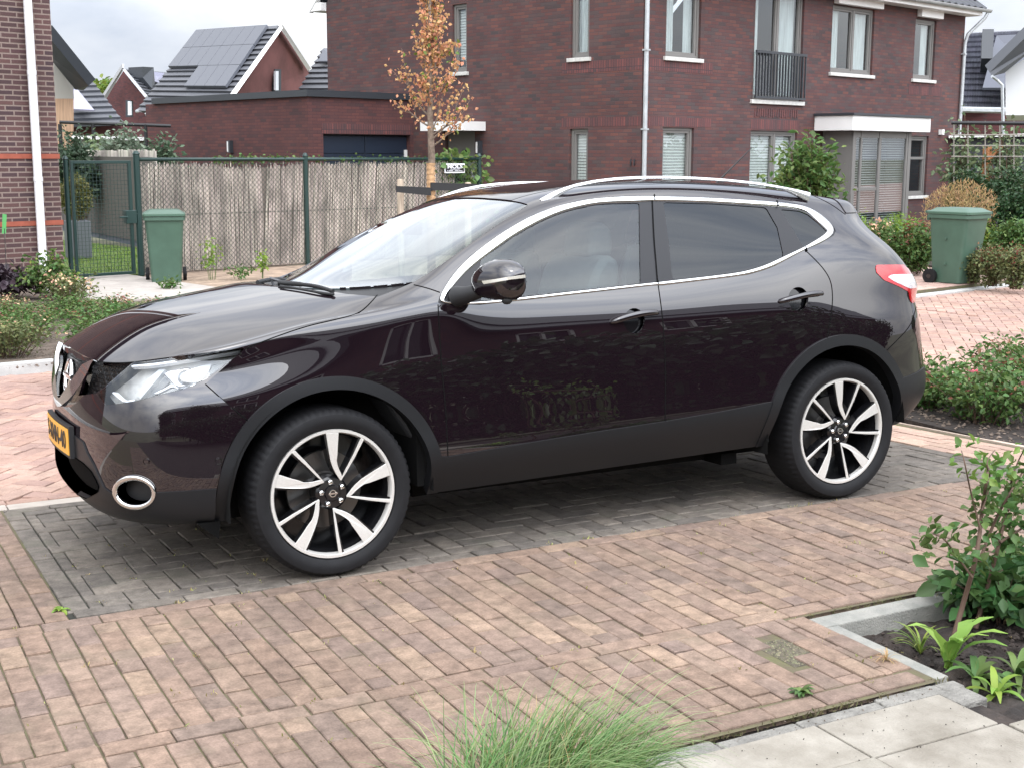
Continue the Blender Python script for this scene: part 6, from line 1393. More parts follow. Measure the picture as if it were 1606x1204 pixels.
# roses in the left bed: bushes in rows along the street
protoA = None; protos = []
rows_ = []
for r_, (yo, n_, x0_, dx_) in enumerate(((.62, 7, -1.15, .74), (1.35, 7, -.95, .78), (2.10, 7, -.80, .85), (2.95, 3, -.9, .7))):
    for i in range(n_): rows_.append((r_, i, x0_+i*dx_+rnd.uniform(-.08, .08), kl(x0_+i*dx_)+yo+rnd.uniform(-.08, .08)))
RN = ('kerb row', 'second row', 'third row', 'back row'); ON = ('first', 'second', 'third', 'fourth', 'fifth', 'sixth', 'seventh')
for k, (r_, i, x, y) in enumerate(rows_):
    lab = 'low rose bush in the left bed, %s, %s from the left' % (RN[r_], ON[i]); gl = 'rose bushes in the left bed'
    kind = (r_+i) % 3
    if len([p for p in protos if p[0] == kind]) == 0:
        o = stembush('rose_bush', lab, 'bush', (x, y, zb), .47, .45, (.60, .54, .58)[kind], 46, 34, (.042, .040, .045)[kind], (LG, LO, LG)[kind], (LR, LPE, LR)[kind], (.35, .45, .25)[kind], group=gl, flowers=(LPI, 1) if kind == 0 else None, low=.02, spread=.065); protos.append((kind, o))
    else:
        o = copy_tree([p for p in protos if p[0] == kind][0][1]); o.location = (x, y, zb); o['label'] = lab; o['group'] = gl
    o.rotation_euler = (0, 0, rnd.uniform(0, 6.28)); s = rnd.uniform(.90, 1.08)*(1, .95, .9, .9)[r_]; o.scale = (s, s, s*rnd.uniform(.9, 1.05)*(.74, .66, .56, .56)[r_])
def ground(px, py, z=0): q = at(px, py, z=z); return (float(q[0]), float(q[1]), z)
q = ground(30, 466); stembush('heuchera', 'dark purple-leaved plant before the brown brick wall', 'plant', (q[0]-.1, q[1], 0), .36, .3, .36, 22, 26, .085, LP, asp=.9, low=.3, spread=.07)
q = ground(84, 468); stembush('shrub', 'bright green shrub with a few yellow leaves at the foot of the white downpipe', 'shrub', (q[0], q[1], 0), .34, .3, .50, 26, 30, .06, LG, LY, .6, low=.1)
q = ground(100, 480); stembush('flowering_plant', 'peach-tinted plant in front of the path slabs', 'plant', (q[0]+.05, q[1]-.2, 0), .28, .25, .42, 22, 22, .045, LO, LPE, .95, low=.1)
# potted conifer at the left edge
q = at(3, 436, z=0); pc = thing('potted_shrub', 'clipped dark shrub in a pale pot at the left edge', 'plant', (float(q[0])-.12, float(q[1])-.4, 0))
g = MB(); g.lathe([(0, .02), (.15, 0), (.19, .30), (.17, .30), (.15, .26), (0, .26)], 20); g.build('pot', mat('pale_pot', (.5, .5, .5), .8), pc, smooth=40)
P = npr.normal(size=(1500, 3)); P /= np.linalg.norm(P, axis=1)[:, None]; P *= npr.uniform(.6, 1, (1500, 1))*np.array([.22, .22, .20]); P[:, 2] += .46; leafobj('foliage', [leaves(P, .035, .3)], leafmat('conifer_dark', (.05, .075, .045)), pc)
# garden marker tag
q = P3(5, 352, 16.5); g = MB(); g.tube([(q.x, q.y, .2), (q.x+.01, q.y, q.z-.05)], .004, 5); mk = thing('plant_marker', 'bright green plant marker on a thin rod at the left edge', 'marker', (0, 0, 0)); g.build('rod', BLK, mk); g = MB(); g.add([(q.x-.02, q.y, q.z-.11), (q.x+.025, q.y, q.z-.11), (q.x+.045, q.y, q.z+.11), (q.x, q.y, q.z+.12), (q.x-.02, q.y+.006, q.z-.11), (q.x+.025, q.y+.006, q.z-.11), (q.x+.045, q.y+.006, q.z+.11), (q.x, q.y+.006, q.z+.12)], [(0, 1, 2, 3), (7, 6, 5, 4), (0, 4, 5, 1), (1, 5, 6, 2), (2, 6, 7, 3), (3, 7, 4, 0)]); g.build('tag', mat('marker_green', (.08, .30, .09), .5), mk)
# weeds at the fence foot
for i, (px, py, h_, w_, lab) in enumerate(((330, 438, .62, .14, 'tall thin weed climbing the reed matting right of the bin'), (372, 437, .2, .2, 'low green weed at the foot of the reed matting'), (407, 436, .5, .06, 'narrow green weed growing up the reed matting'), (262, 452, .13, .12, 'tuft of green weed before the left bin'))):
    q = ground(px, py); stembush('weed', lab, 'weed', (q[0], q[1]-.1, 0), w_, w_*.8, h_, 7, 16, .05, LG if i % 2 else LBR, asp=.6, stem_m=STEMG, low=.2, spread=.04)
lv = MB(); VV = []
# climbers on the fence: vine strip along the rail and around the sign
vn = thing('climbing_vine', 'leafy green vine climbing over the fence end around the black sign', 'climber', (F0[0], F0[1], 0), DIR)
n = 620; ux_ = npr.normal(u0+.42, .33, n); zz = npr.uniform(.75, FZ+.16, n)-np.abs(ux_-u0-.42)*.25; keep = (ux_ > u0-.25); P = np.stack([ux_, npr.uniform(-.02, .16, n), zz], 1)[keep]; leafobj('foliage', [leaves(P, .11, .85, .3)], leafmat('vine_leaf', (.13, .20, .06), .4, .35), vn)
g = MB(); g.tube([(u0+.4, .1, 0), (u0+.35, .08, .8), (u0+.5, .08, FZ)], .012, 6); g.build('stems', STEM, vn)
vn = thing('ivy_strand', 'thin strand of leaves trailing along the fence rail', 'climber', (F0[0], F0[1], 0), DIR)
n = 420; ux_ = np.where(npr.uniform(size=n) < .6, npr.uniform(1.2, 2.5, n), npr.uniform(2.6, u0, n)); P = np.stack([ux_, npr.normal(.03, .02, n), FZ+npr.normal(-.005, .028, n)], 1); leafobj('foliage', [leaves(P, .045, .8, .3)], LG, vn)
g = MB(); g.tube([(1.2, .03, FZ-.02), (2.6, .035, FZ-.03), (u0, .03, FZ-.01)], .005, 5); g.build('stems', STEM, vn)
# sapling with dead leaves, stakes and strap
TD = 15.0; tb = P3(676, 300, TD); tb.z = 0; tr_ = thing('dead_leaved_sapling', 'young street tree with withered orange-brown leaves and a burlap-wrapped trunk', 'tree', tuple(tb))
TZ = lambda py: float(P3(676, py, TD).z)
tx = lambda px, py: ((P3(px, py, TD)-Vector((tb.x, tb.y, 0))))
g = MB(); tpts = [(0, 0, -.1), (.0, 0, .6), tuple(tx(677, 250)), tuple(tx(675, 190)), tuple(tx(674, 120)), tuple(tx(673, 40)), tuple(tx(676, -60)), tuple(tx(678, -150))]; g.tube(tpts, [.052, .046, .040, .034, .028, .021, .013, .004], 12); g.build('trunk', BARK, tr_, smooth=True)
g = MB(); zt = TZ(256); zl = .85; k = 40; sp_ = [(.050*math.cos(a)*0, 0, 0) for a in (0,)]; g.lathe([(.050+.004*math.sin(i*2.1), zl+(zt-zl)*i/k) for i in range(k+1)], 14, (.0, 0, 0)); g.build('burlap_wrap', mat('burlap', (.42, .26, .14), .95, var=.25, scale=25, bump=.6, bscale=60), tr_, smooth=60)
g = MB(); LP_ = []; LY_ = []
BR = [(683,222,(730,180),(712,150)), (676,232,(720,210),(736,165)), (676,200,(650,188),(622,160)), (674,185,(640,155),(632,110)), (674,160,(700,140),(716,98)), (673,140,(655,110),(648,60)), (674,120,(700,90),(722,68)), (673,100,(660,70),(656,30)), (673,80,(690,50),(700,10)), (673,60,(662,20),(664,-30)), (674,40,(690,10),(706,-40)), (674,20,(664,-20),(668,-70)), (675,0,(690,-40),(694,-90)), (673,210,(690,190),(704,120)), (674,150,(684,110),(690,70)), (675,-30,(664,-60),(668,-130)), (676,215,(700,196),(738,186)), (674,170,(660,150),(646,130)), (673, 110, (684, 80), (684, 40)), (673, 70, (680, 40), (676, 0))]
for bi, (x0_, y0_, m_, e_) in enumerate(BR):
    kx = .8 if y0_ > 120 else .72; m_ = (675+(m_[0]-675)*kx, m_[1]); e_ = (675+(e_[0]-675)*kx, e_[1])
    yo = npr.uniform(-.2, .2); b = np.array(tx(675, y0_)); c = np.array(tx(*m_))+np.array([0, yo*.6, 0]); e = np.array(tx(*e_))+np.array([0, yo, 0]); ts = np.linspace(0, 1, 7); pts = [(1-u)**2*b+2*u*(1-u)*c+u*u*e for u in ts]
    g.tube([tuple(p) for p in pts], [.011*(1-.7*u) for u in ts], 6, False); per = (84 if y0_ < 110 else 58) if y0_ < 190 else 20
    u = npr.uniform(.25, 1, per); q = ((1-u)**2)[:, None]*b+(2*u*(1-u))[:, None]*c+(u*u)[:, None]*e+npr.normal(0, .034, (per, 3)); LP_.append(q)
    for s_ in range(3):
        u = npr.uniform(.3, .9); p = (1-u)**2*b+2*u*(1-u)*c+u*u*e; e2 = p+(e-b)*npr.uniform(.15, .35)+npr.normal(0, .09, 3)+np.array([0, 0, .08]); g.tube([tuple(p), tuple((p+e2)/2+np.array([0, 0, -.02])), tuple(e2)], [.005, .004, .002], 5, False)
        k2 = 20 if y0_ < 190 else 8; v = npr.uniform(.3, 1, k2)[:, None]; LP_.append(p*(1-v)+e2*v+npr.normal(0, .035, (k2, 3)))
g.build('branches', BARK, tr_, smooth=True); LP_ = np.vstack(LP_); LP_ = LP_[LP_[:, 2] > TZ(245)]
leafobj('crown', [leaves(LP_, .042, .75, .0, .5)], LB, tr_); leafobj('yellow_leaves', [leaves(LP_[::14]+.02, .055, .7, .2, .4)], LY, tr_)
for i, (px, pt, lab) in enumerate(((628, 281, 'left pale timber stake beside the withered sapling'), (734, 286, 'right pale timber stake beside the withered sapling'))):
    b = P3(px, pt, TD+.1); g = MB(); g.lathe([(.001, b.z), (.034, b.z-.004), (.038, b.z-.03), (.038, -.2)], 12, (b.x, b.y, 0)); tag(g.build('tree_stake', mat('pale_wood', (.42, .34, .26), .9, var=.2, scale=8, stretch=(6, 6, .6)), smooth=40), lab, 'stake', 'stakes of the sapling')
g = MB()
a_, b_, c_, d_ = P3(622, 297, TD-.08), P3(676, 301, TD-.09), P3(676, 293, TD-.07), P3(750, 294, TD-.06)
for p, q2, w0, w1 in ((a_, b_, .035, .045), (c_, d_, .045, .035)):
    g.add([(p.x, p.y, p.z-w0), (q2.x, q2.y, q2.z-w1), (q2.x, q2.y, q2.z+w1), (p.x, p.y, p.z+w0), (p.x, p.y+.02, p.z-w0), (q2.x, q2.y+.02, q2.z-w1), (q2.x, q2.y+.02, q2.z+w1), (p.x, p.y+.02, p.z+w0)], [(0, 1, 2, 3), (7, 6, 5, 4), (3, 2, 6, 7), (0, 4, 5, 1), (0, 3, 7, 4), (1, 5, 6, 2)])
tag(g.build('tree_strap', BLK), 'wide black rubber strap tying the sapling to its stakes', 'strap')
# silvery shrubs and rail behind the fence
def pxbush(px0, px1, pyt, D, name, label, m, ns, per, size, pyb=None, tipm=None, tipn=0, asp=.6, group=None, z0=0, **k):
    c = P3((px0+px1)/2, 245, D); w_ = (px1-px0)/2*D/FPX; zt = P3((px0+px1)/2, pyt, D).z; return stembush(name, label, 'shrub' if 'hedge' not in name else 'hedge', (c.x, c.y, z0), w_, w_*.8, (zt-z0), ns, per, size, m, tipm, tipn, asp=asp, group=group, **k)
pxbush(94, 142, 196, 27, 'shrub', 'dense grey-green shrub against the brown brick corner, behind the gate', leafmat('leaf_grey_green', (.075, .115, .07)), 60, 60, .10, low=.3, spread=.12)
pxbush(132, 168, 186, 29, 'shrub', 'light green leafy shrub behind the black rail post', leafmat('leaf_soft_green', (.17, .23, .11)), 30, 30, .10, low=.5, spread=.12)
pxbush(160, 232, 192, 28, 'shrub', 'broad silver-leaved shrub behind the gate post', LS, 80, 60, .10, low=.3, spread=.13)
pxbush(234, 276, 199, 28, 'shrub', 'grey-green shrub against the garage side wall', leafmat('leaf_grey_green2', (.10, .15, .09)), 50, 50, .10, low=.3, spread=.12)
g = MB(); g.tube([P3(93, 192, 30), P3(180, 195, 30), P3(268, 198, 30)], .035, 8); rl_ = g.build('rail_fence', BLK, None); tag(rl_, 'thin black horizontal rail on posts behind the silver shrubs', 'fence')
for px in (94, 146, 228): g = MB(); a = P3(px, 195, 30); g.tube([(a.x, a.y, 0), (a.x, a.y, a.z)], .04, 8); g.build('rail_post', BLK, rl_)
h = thing('garden_shed', 'low pale shed roof showing through the silver shrubs', 'shed', (0, 0, 0)); g = MB(); slab(g, [P3(140, 214, 34), P3(268, 217, 36), P3(268, 222, 36), P3(140, 219, 34)], .6); g.build('roof', WHITE, h); g = MB(); slab(g, [P3(140, 219, 34.2), P3(268, 222, 36.2), P3(268, 330, 36.2), P3(140, 330, 34.2)], .5); g.build('wall', mat('shed_grey', (.22, .21, .19), .9), h)
g = MB(); cbx = P3(160, 135, 110); t_ = thing('distant_tree', 'green tree top between the distant roofs', 'tree', (cbx.x, cbx.y, 0)); g.tube([(0, 0, 0), (0, 0, 6)], .25, 8); g.build('trunk', BARK, t_)
P = npr.normal(size=(1600, 3)); P /= np.linalg.norm(P, axis=1)[:, None]; P *= (npr.uniform(.5, 1, (1600, 1))*np.array([2.4, 2.0, 1.9])); P[:, 2] += P3(160, 128, 110).z-1.6; leafobj('crown', [leaves(P, .45, .7)], LY, t_)
# topiary in its planter behind the gate
q = ground(124, 405); tp_ = thing('potted_topiary', 'round clipped olive-yellow shrub in a grey planter behind the gate', 'plant', (q[0], q[1], 0)); D_t = math.hypot(q[0]-CAMP[0], q[1]-CAMP[1]); s_ = D_t/FPX
g = MB(); hp = 58*s_; g.prism([(-.18, -.18), (.18, -.18), (.18, .18), (-.18, .18)], .0, hp*.95); g.build('planter', mat('planter_grey', (.13, .14, .15), .8), tp_, bevel=.01)
P = npr.normal(size=(2600, 3)); P /= np.linalg.norm(P, axis=1)[:, None]; P *= npr.uniform(.55, 1, (2600, 1))*np.array([24*s_, 24*s_, 34*s_]); P[:, 2] += hp+32*s_; leafobj('foliage', [leaves(P, .045, .6)], leafmat('topiary_olive', (.16, .16, .045)), tp_)
# lawn grass
n = 9000; uu = npr.uniform(0, 3.0, n); vv = npr.uniform(0, 9, n); base = np.array([LQ[0].x, LQ[0].y]); P = np.stack([base[0]+pd.x*uu+pn.x*vv, base[1]+pd.y*uu+pn.y*vv, np.zeros(n)], 1)
V, F = leaves(P, .05, .12, 0, 0, dirs=np.tile([0, 0, 3.], (n, 1))); o = leafobj('grass', [(V, F)], leafmat('lawn_grass', (.16, .27, .04)), None); tag(o, 'short mown lawn behind the gate', 'grass', kind='stuff')
# ---- right side of the street
pxbush(1214, 1318, 202, 21.5, 'shrub', 'tall broad-leaved green shrub in front of the grey ground-floor windows', leafmat('magnolia_leaf', (.10, .165, .045), .4, .35), 46, 46, .12, asp=.5, low=.35, spread=.12, z0=0, stem_r=.012)
pxbush(1336, 1372, 325, 20.5, 'shrub', 'small bright green conifer just behind the car spoiler', LBR, 40, 40, .05, asp=.3, low=.1)
pxbush(1392, 1446, 326, 20.8, 'shrub', 'feathery bright green shrub at the foot of the glazed bay', LBR, 60, 50, .05, asp=.3, low=.1)
pxbush(1350, 1420, 345, 19.6, 'hedge_shrub', 'mixed green and bronze shrub behind the tail light', LG, 60, 44, .06, tipm=LPE, tipn=.6, low=.05); pxbush(1410, 1478, 346, 19.6, 'hedge_shrub', 'mixed green and bronze shrub left of the right bin', LG, 60, 44, .06, tipm=LR, tipn=.5, low=.05)
pxbush(1536, 1592, 340, 21.5, 'shrub', 'yellow-green shrub above the low bed right of the bin', LY, 50, 40, .06, low=.1, tipm=LP, tipn=.3); pxbush(1566, 1630, 338, 21, 'shrub', 'rounded green shrub at the right edge behind the low bed', LG, 60, 44, .06, low=.1)
for i, (x0_, x1_, yt, D) in enumerate(((1516, 1560, 386, 18.6), (1548, 1592, 383, 18.3), (1582, 1632, 381, 18.0))):
    pxbush(x0_, x1_, yt, D, 'rose_bush', 'low rose bush beside the driveway right of the bin, %s from the left' % ON[i], LO, 50, 36, .045, tipm=LR, tipn=.5, low=.02, group='rose bushes right of the bin', z0=-.02)
# tan grass
tg = P3(1508, 330, 23); tgt = thing('tan_grass', 'large clump of airy tan ornamental grass in front of the house end', 'grass', (tg.x, tg.y, 0))
n = 2600; a = npr.uniform(0, 2*math.pi, n); r = npr.uniform(0, 1, n)**.6; P = np.stack([.72*r*np.cos(a), .5*r*np.sin(a), .25+npr.uniform(.2, 1, n)**.7*1.0*(1-.35*r*r)], 1); leafobj('seed_heads', [leaves(P, .07, .16, 0, .1, dirs=P*np.array([1, 1, 1.2]))], LT, tgt)
g = MB(); 
for k in range(90): a = npr.uniform(0, 6.28); r = npr.uniform(.2, .8); g.tube([(0, 0, 0), (.3*r*math.cos(a), .3*r*math.sin(a), .7), (.8*r*math.cos(a), .6*r*math.sin(a), 1.15*(1-.25*r))], [.004, .003, .001], 3, False)
g.build('stalks', LO, tgt)
# hedges and pleached trees at the right
pxbush(1490, 1560, 257, 25.5, 'hedge', 'dark glossy hedge between the downpipe and the tan grass', LD, 120, 60, .07, low=.05); pxbush(1545, 1640, 254, 25, 'hedge', 'dark glossy hedge below the trellis at the right edge', LD, 140, 60, .07, low=.05); pxbush(1570, 1650, 284, 21.8, 'hedge', 'rounded dark ivy-green hedge at the right edge', LD, 140, 60, .065, low=.05)
tl_ = thing('trellis', 'bamboo trellis with a dark top rail and climbing trees at the right edge', 'trellis', (0, 0, 0)); g = MB(); D = 28
g.tube([P3(1492, 193, D), P3(1640, 194, D)], .035, 8); g.build('top_rail', BLK, tl_); g = MB()
for py in (212, 229, 246): g.tube([P3(1492, py, D-.05), P3(1640, py, D-.05)], .014, 6)
for px in (1496, 1518, 1545, 1568, 1590): g.tube([P3(px, 190, D), P3(px, 330, D)], .014, 6)
g.build('canes', mat('bamboo_grey', (.22, .20, .17), .8), tl_); g = MB(); a = P3(1549, 228, D+.3); g.box(a.x-.06, a.y-.06, 0, a.x+.06, a.y+.06, a.z); g.tube([P3(1551, 250, D+.3), P3(1562, 238, D+.3), P3(1572, 230, D+.3)], .05, 6); g.build('timber_post', mat('orange_timber', (.45, .20, .09), .8), tl_)
for i, (x0_, x1_) in enumerate(((1492, 1530), (1545, 1606))):
    pxbush(x0_, x1_, 176, 28.3, 'pleached_tree', ('sparse climbing tree on the trellis beside the downpipe', 'sparse climbing tree on the trellis above the orange post')[i], leafmat('climber_leaf%d' % i, (.15, .20, .10)), 26, 24, .11, low=.45, spread=.16, stem_r=.02)
h = thing('garden_house', 'dark outbuilding behind the trellis with a pale roof edge', 'outbuilding', (0, 0, 0)); g = MB(); slab(g, [P3(1488, 213, 33), P3(1640, 209, 33), P3(1640, 213, 33), P3(1488, 217, 33)], .5); g.build('roof_edge', WHITE, h); g = MB(); slab(g, [P3(1488, 217, 33.3), P3(1640, 213, 33.3), P3(1640, 340, 33.3), P3(1488, 340, 33.3)], .5); g.build('wall', ANTH, h)
# ---- near plants
for i, (x, y, s, lab) in enumerate(((4.92, .30, .80, 'rose bush with red buds directly behind the rear bumper'), (5.55, .62, .95, 'taller rose bush with bronze shoots, second from the rear bumper'), (5.35, -.20, .85, 'rose bush with one pink bloom at the front of the right bed'), (6.2, .15, 1.05, 'tall rose bush with bronze tips cut by the right edge'), (6.3, .95, 1.0, 'rose bush at the back of the right bed'), (5.0, .86, .72, 'small rose bush at the back of the right bed beside the bumper'))):
    stembush('rose_bush', lab, 'bush', (x, y, -.04), .46*s, .44*s, .50*s, 40, 36, .042, LG, LR, .3, flowers=(LPI, (1, 0, 1, 0, 0, 0)[i]), low=.03, spread=.07, group='rose bushes in the right bed', fsize=.03)
# big shrub at the right edge
sh = thing('leafy_shrub', 'tall leafy shrub with brown stems in the soil bed at the right edge', 'shrub', (0, 0, 0)); g = MB(); P = []; PB = []
def gp(px, py, y): q = at(px, py, y=y); return np.array(q)
stems = [([(1492, 1012), (1512, 940), (1533, 870), (1540, 800), (1548, 750), (1552, 722)], -2.50, .011), ([(1530, 985), (1548, 920), (1568, 850), (1580, 790), (1588, 745)], -2.40, .010), ([(1536, 880), (1560, 815), (1585, 770), (1610, 730)], -2.45, .007), ([(1525, 905), (1500, 870), (1480, 842), (1462, 836)], -2.55, .005), ([(1538, 830), (1522, 770), (1512, 720), (1508, 706)], -2.55, .004), ([(1540, 800), (1556, 752), (1545, 725), (1560, 705)], -2.5, .004), ([(1580, 800), (1610, 770), (1650, 740)], -2.4, .007), ([(1568, 850), (1600, 830), (1640, 800)], -2.45, .006), ([(1560, 900), (1600, 880), (1640, 860)], -2.35, .006), ([(1545, 940), (1580, 925), (1620, 905)], -2.35, .005), ([(1588, 745), (1600, 715), (1612, 695)], -2.4, .004)]
for L, y, r in stems:
    pts = [gp(px, py, y+.03*i*(1 if i % 2 else -1)) for i, (px, py) in enumerate(L)]; pts = chaikin(pts, 2, False); g.tube([tuple(p) for p in pts], [r*(1-.65*k/(len(pts)-1)) for k in range(len(pts))], 7, False)
    Lm = len(pts); k = 85 if r > .008 else (52 if r > .0045 else 22); u = npr.uniform(.42 if r > .008 else .15, 1, k)*(Lm-1); i0 = np.minimum(u.astype(int), Lm-2); f = (u-i0)[:, None]; q = pts[i0]*(1-f)+pts[i0+1]*f+npr.normal(0, .032, (k, 3)); P.append(q)
g.build('stems', STEM, sh, smooth=True); P = np.vstack(P); top = P[:, 2] > .55
leafobj('foliage', [leaves(P[~top], .042, .66, .35)], LG, sh); leafobj('young_leaves', [leaves(P[top], .038, .62, .35)], leafmat('young_shrub_leaf', (.125, .215, .045), .3, .35), sh)
q = ground(1560, 985, -.07); stembush('leafy_shrub', 'low dark green plant with toothed leaves below the tall shrub', 'shrub', (q[0]+.1, q[1]+.05, -.07), .26, .2, .26, 26, 20, .075, leafmat('leaf_deep', (.055, .12, .035)), asp=.65, low=.2, spread=.05)
q = ground(1600, 960, -.07); stembush('leafy_shrub', 'low dark green plant at the right edge beside the kerb', 'shrub', (q[0]+.2, q[1], -.07), .28, .2, .30, 26, 20, .075, leafmat('leaf_deep2', (.065, .13, .04)), asp=.6, low=.2, spread=.05)
# broad-leaved weeds
def rosette(label, loc, n, L, w, m, tilt=(.5, 1.2), name='weed', wavy=.0):
    t = thing(name, label, 'weed', loc); g = MB()
    for k in range(n):
        a = npr.uniform(0, 6.28); el = npr.uniform(*tilt); ln = L*npr.uniform(.6, 1); S_ = 7; vs = []; fs = []
        for i in range(S_+1):
            u = i/S_; e2 = el-.55*u*u; x = ln*u*math.cos(e2); z = ln*u*math.sin(e2); ww = w*math.sin(math.pi*min(.98, .12+u*.86))**.7*(1+wavy*math.sin(i*2.4+k)); ca, sa = math.cos(a), math.sin(a)
            for s_, dz in ((-1, .25*ww), (0, 0), (1, .25*ww)): vs.append((x*ca-s_*ww*sa, x*sa+s_*ww*ca, z+dz))
        for i in range(S_):
            for j in (0, 1): fs.append((i*3+j, i*3+j+1, i*3+j+4, i*3+j+3))
        g.add(vs, fs)
    g.build('leaves', m, t, smooth=True); return t
q = ground(1480, 1045, -.06); rosette('large upright bright green weed with wavy leaves by the corner kerb', (q[0], q[1]-.02, -.06), 9, .27, .021, leafmat('lettuce_green', (.22, .36, .07), .15, .3), (1.1, 1.5), wavy=.45)
q = ground(1520, 1068, -.06); rosette('spreading green weed right of the wavy-leaved weed', (q[0]+.03, q[1], -.06), 16, .16, .014, LG, (.3, 1.1)); q = ground(1560, 1090, -.06); rosette('pale green weed near the slab corner', (q[0], q[1], -.06), 12, .14, .012, LBR, (.3, 1.3)); q = ground(1440, 1030, -.06); rosette('thin yellow-green grass clump inside the corner kerb', (q[0]+.03, q[1]+.02, -.06), 22, .15, .004, LY, (.8, 1.5))
q = ground(1255, 1086, 0); rosette('small green weed growing in the soldier row of the drive', (q[0], q[1], -.002), 20, .055, .009, LG, (.2, 1.0)); q = ground(1595, 1060, -.06); rosette('slender green weed at the right edge of the soil', (q[0], q[1], -.06), 14, .18, .012, LG, (.4, 1.2)); q = ground(1390, 1035, 0); rosette('dry grass tuft on the moss-stained corner of the drive', (q[0], q[1], 0), 30, .06, .0018, LT, (.3, 1.5))
q = ground(95, 955, 0); rosette('small green weed at the corner of the grey bay', (q[0], q[1], -.005), 14, .045, .009, LBR, (.2, .9))
# ornamental grass at the bottom
og = thing('ornamental_grass', 'arching clump of fine green ornamental grass at the bottom edge', 'grass', (-.27, -3.02, -.05))
def blades(n, m, name, rb, Lr, lean, wd, spread=1.0, bias=(.35, .1)):
    g = MB()
    for k in range(n):
        a = npr.uniform(0, 2*math.pi); r = rb*npr.uniform(0, 1)**.5; b = np.array([r*math.cos(a)*1.25, r*math.sin(a)*.6, 0]); L = npr.uniform(*Lr); d = np.array([math.cos(a)*.55*spread+npr.normal(bias[0], .28), math.sin(a)*.5*spread+npr.normal(bias[1]-.1, .22), 0]); le = npr.uniform(*lean); S_ = 9; vs = []; fs = []; p = b.copy(); el = math.pi/2-npr.uniform(.02, .30); dh = d/(np.linalg.norm(d)+1e-6)
        for i in range(S_+1):
            u = i/S_; e2 = el-le*u**1.6; w_ = wd*(1-u*.85); sv = np.array([-dh[1], dh[0], 0])*w_
            vs += [tuple(p-sv), tuple(p+sv)]; p = p+(dh*math.cos(e2)+np.array([0, 0, math.sin(e2)]))*L/S_
        for i in range(S_): fs.append((2*i, 2*i+1, 2*i+3, 2*i+2))
        g.add(vs, fs)
    g.build(name, m, og, smooth=True)
blades(1050, leafmat('grass_green', (.10, .185, .05), .4, .35), 'blades', .20, (.22, .47), (1.3, 2.7), .0030, bias=(.55, .0))
blades(420, leafmat('grass_pale', (.21, .29, .12), .25, .35), 'pale_blades', .20, (.30, .54), (1.5, 2.7), .0030, bias=(.6, 0))
blades(480, leafmat('grass_base', (.07, .12, .035), .4, .3), 'base_blades', .20, (.08, .24), (.2, 1.2), .0034)
blades(170, LT, 'dry_blades', .22, (.16, .36), (.1, 1.2), .0026, bias=(-.25, .0))
# small weeds and moss in the joints
V_ = []; 
cent = [(npr.uniform(-1.3, 4.2), npr.choice([-.998, -2.002, -2.105, -.89]) if npr.uniform() < .35 else npr.uniform(-2.7, -.95)) for _ in range(230)]+[(npr.uniform(-1.0, -.1), npr.uniform(-.85, .2)) for _ in range(40)]
for x, y in cent:
    x = round(x/BW)*BW-2.6 % BW if npr.uniform() < .7 else x; k = npr.integers(3, 9); P = np.array([x, y, -.006-(.0407*(y+.885) if y > -.88 else 0)])+npr.normal(0, .012, (k, 3))*np.array([1, 1, 0]); V_.append(leaves(P, npr.uniform(.006, .017), .34, 0, 0, dirs=np.tile([0, 0, 1.1], (k, 1))))
o = leafobj('joint_weeds', V_, leafmat('joint_green', (.33, .30, .12), .5), None); tag(o, 'tiny weeds and grass growing in the paving joints', 'weeds', kind='stuff')
V_ = []
for k in range(60):
    x = npr.uniform(.3, 1.4); P = np.array([x, -2.772, -.02])+npr.normal(0, .015, (6, 3))*np.array([1, .5, .1]); V_.append(leaves(P, npr.uniform(.008, .022), .2, 0, 0, dirs=np.tile([0, 0, .9], (6, 1))))
for k in range(50):
    x = npr.uniform(1.4, 2.6); P = np.array([x, -2.118, -.012])+npr.normal(0, .012, (5, 3))*np.array([1, .5, .1]); V_.append(leaves(P, npr.uniform(.01, .022), .25, 0, 0, dirs=np.tile([0, 0, .6], (5, 1))))
o = leafobj('edge_moss', V_, leafmat('edge_green', (.14, .13, .06), .5), None); tag(o, 'moss and fine grass along the drive edge', 'moss', kind='stuff')
# soil clods and dry leaves
def clods(name, label, x0, x1, y0, y1, z, n, s0, m):
    g = MB()
    for k in range(n):
        x, y = npr.uniform(x0, x1), npr.uniform(y0, y1); s = s0*npr.uniform(.3, 1)**1.5; v = npr.normal(size=(6, 3)); b = np.array([[1, 0, 0], [-1, 0, 0], [0, 1, 0], [0, -1, 0], [0, 0, 1], [0, 0, -1.]])*s*npr.uniform(.6, 1.2, (6, 1))+v*s*.15
        g.add([(x+p[0], y+p[1], z+p[2]*.7) for p in b], [(0, 2, 4), (2, 1, 4), (1, 3, 4), (3, 0, 4), (2, 0, 5), (1, 2, 5), (3, 1, 5), (0, 3, 5)])
    return tag(g.build(name, m), label, 'soil', kind='stuff')
clods('soil_clods', 'crumbly dark soil of the bed at the bottom right', 1.45, 3.4, -3.6, -2.25, -.066, 5200, .017, SOIL); clods('drive_dirt', 'crumbs of dirt scattered on the drive before the shrub', 1.5, 2.6, -1.9, -1.15, .001, 260, .0045, MULCH); clods('bed_mulch', 'mulch and dry crumbs of the right rose bed', 4.55, 6.6, -.6, 1.05, -.03, 1500, .022, MULCH); clods('left_mulch', 'crumbs of dry soil along the left kerb', -2.0, 2.6, kl(-2)+.12, kl(2.6)+.6, zb, 1200, .022, MULCH)
g = MB(); g.box(1.03, -2.47, -.05, 1.20, -2.24, -.0065); tag(g.build('missing_brick_hole', mat('hole_sand', (.085, .072, .05), .95, var=.4, scale=40)), kind='structure')
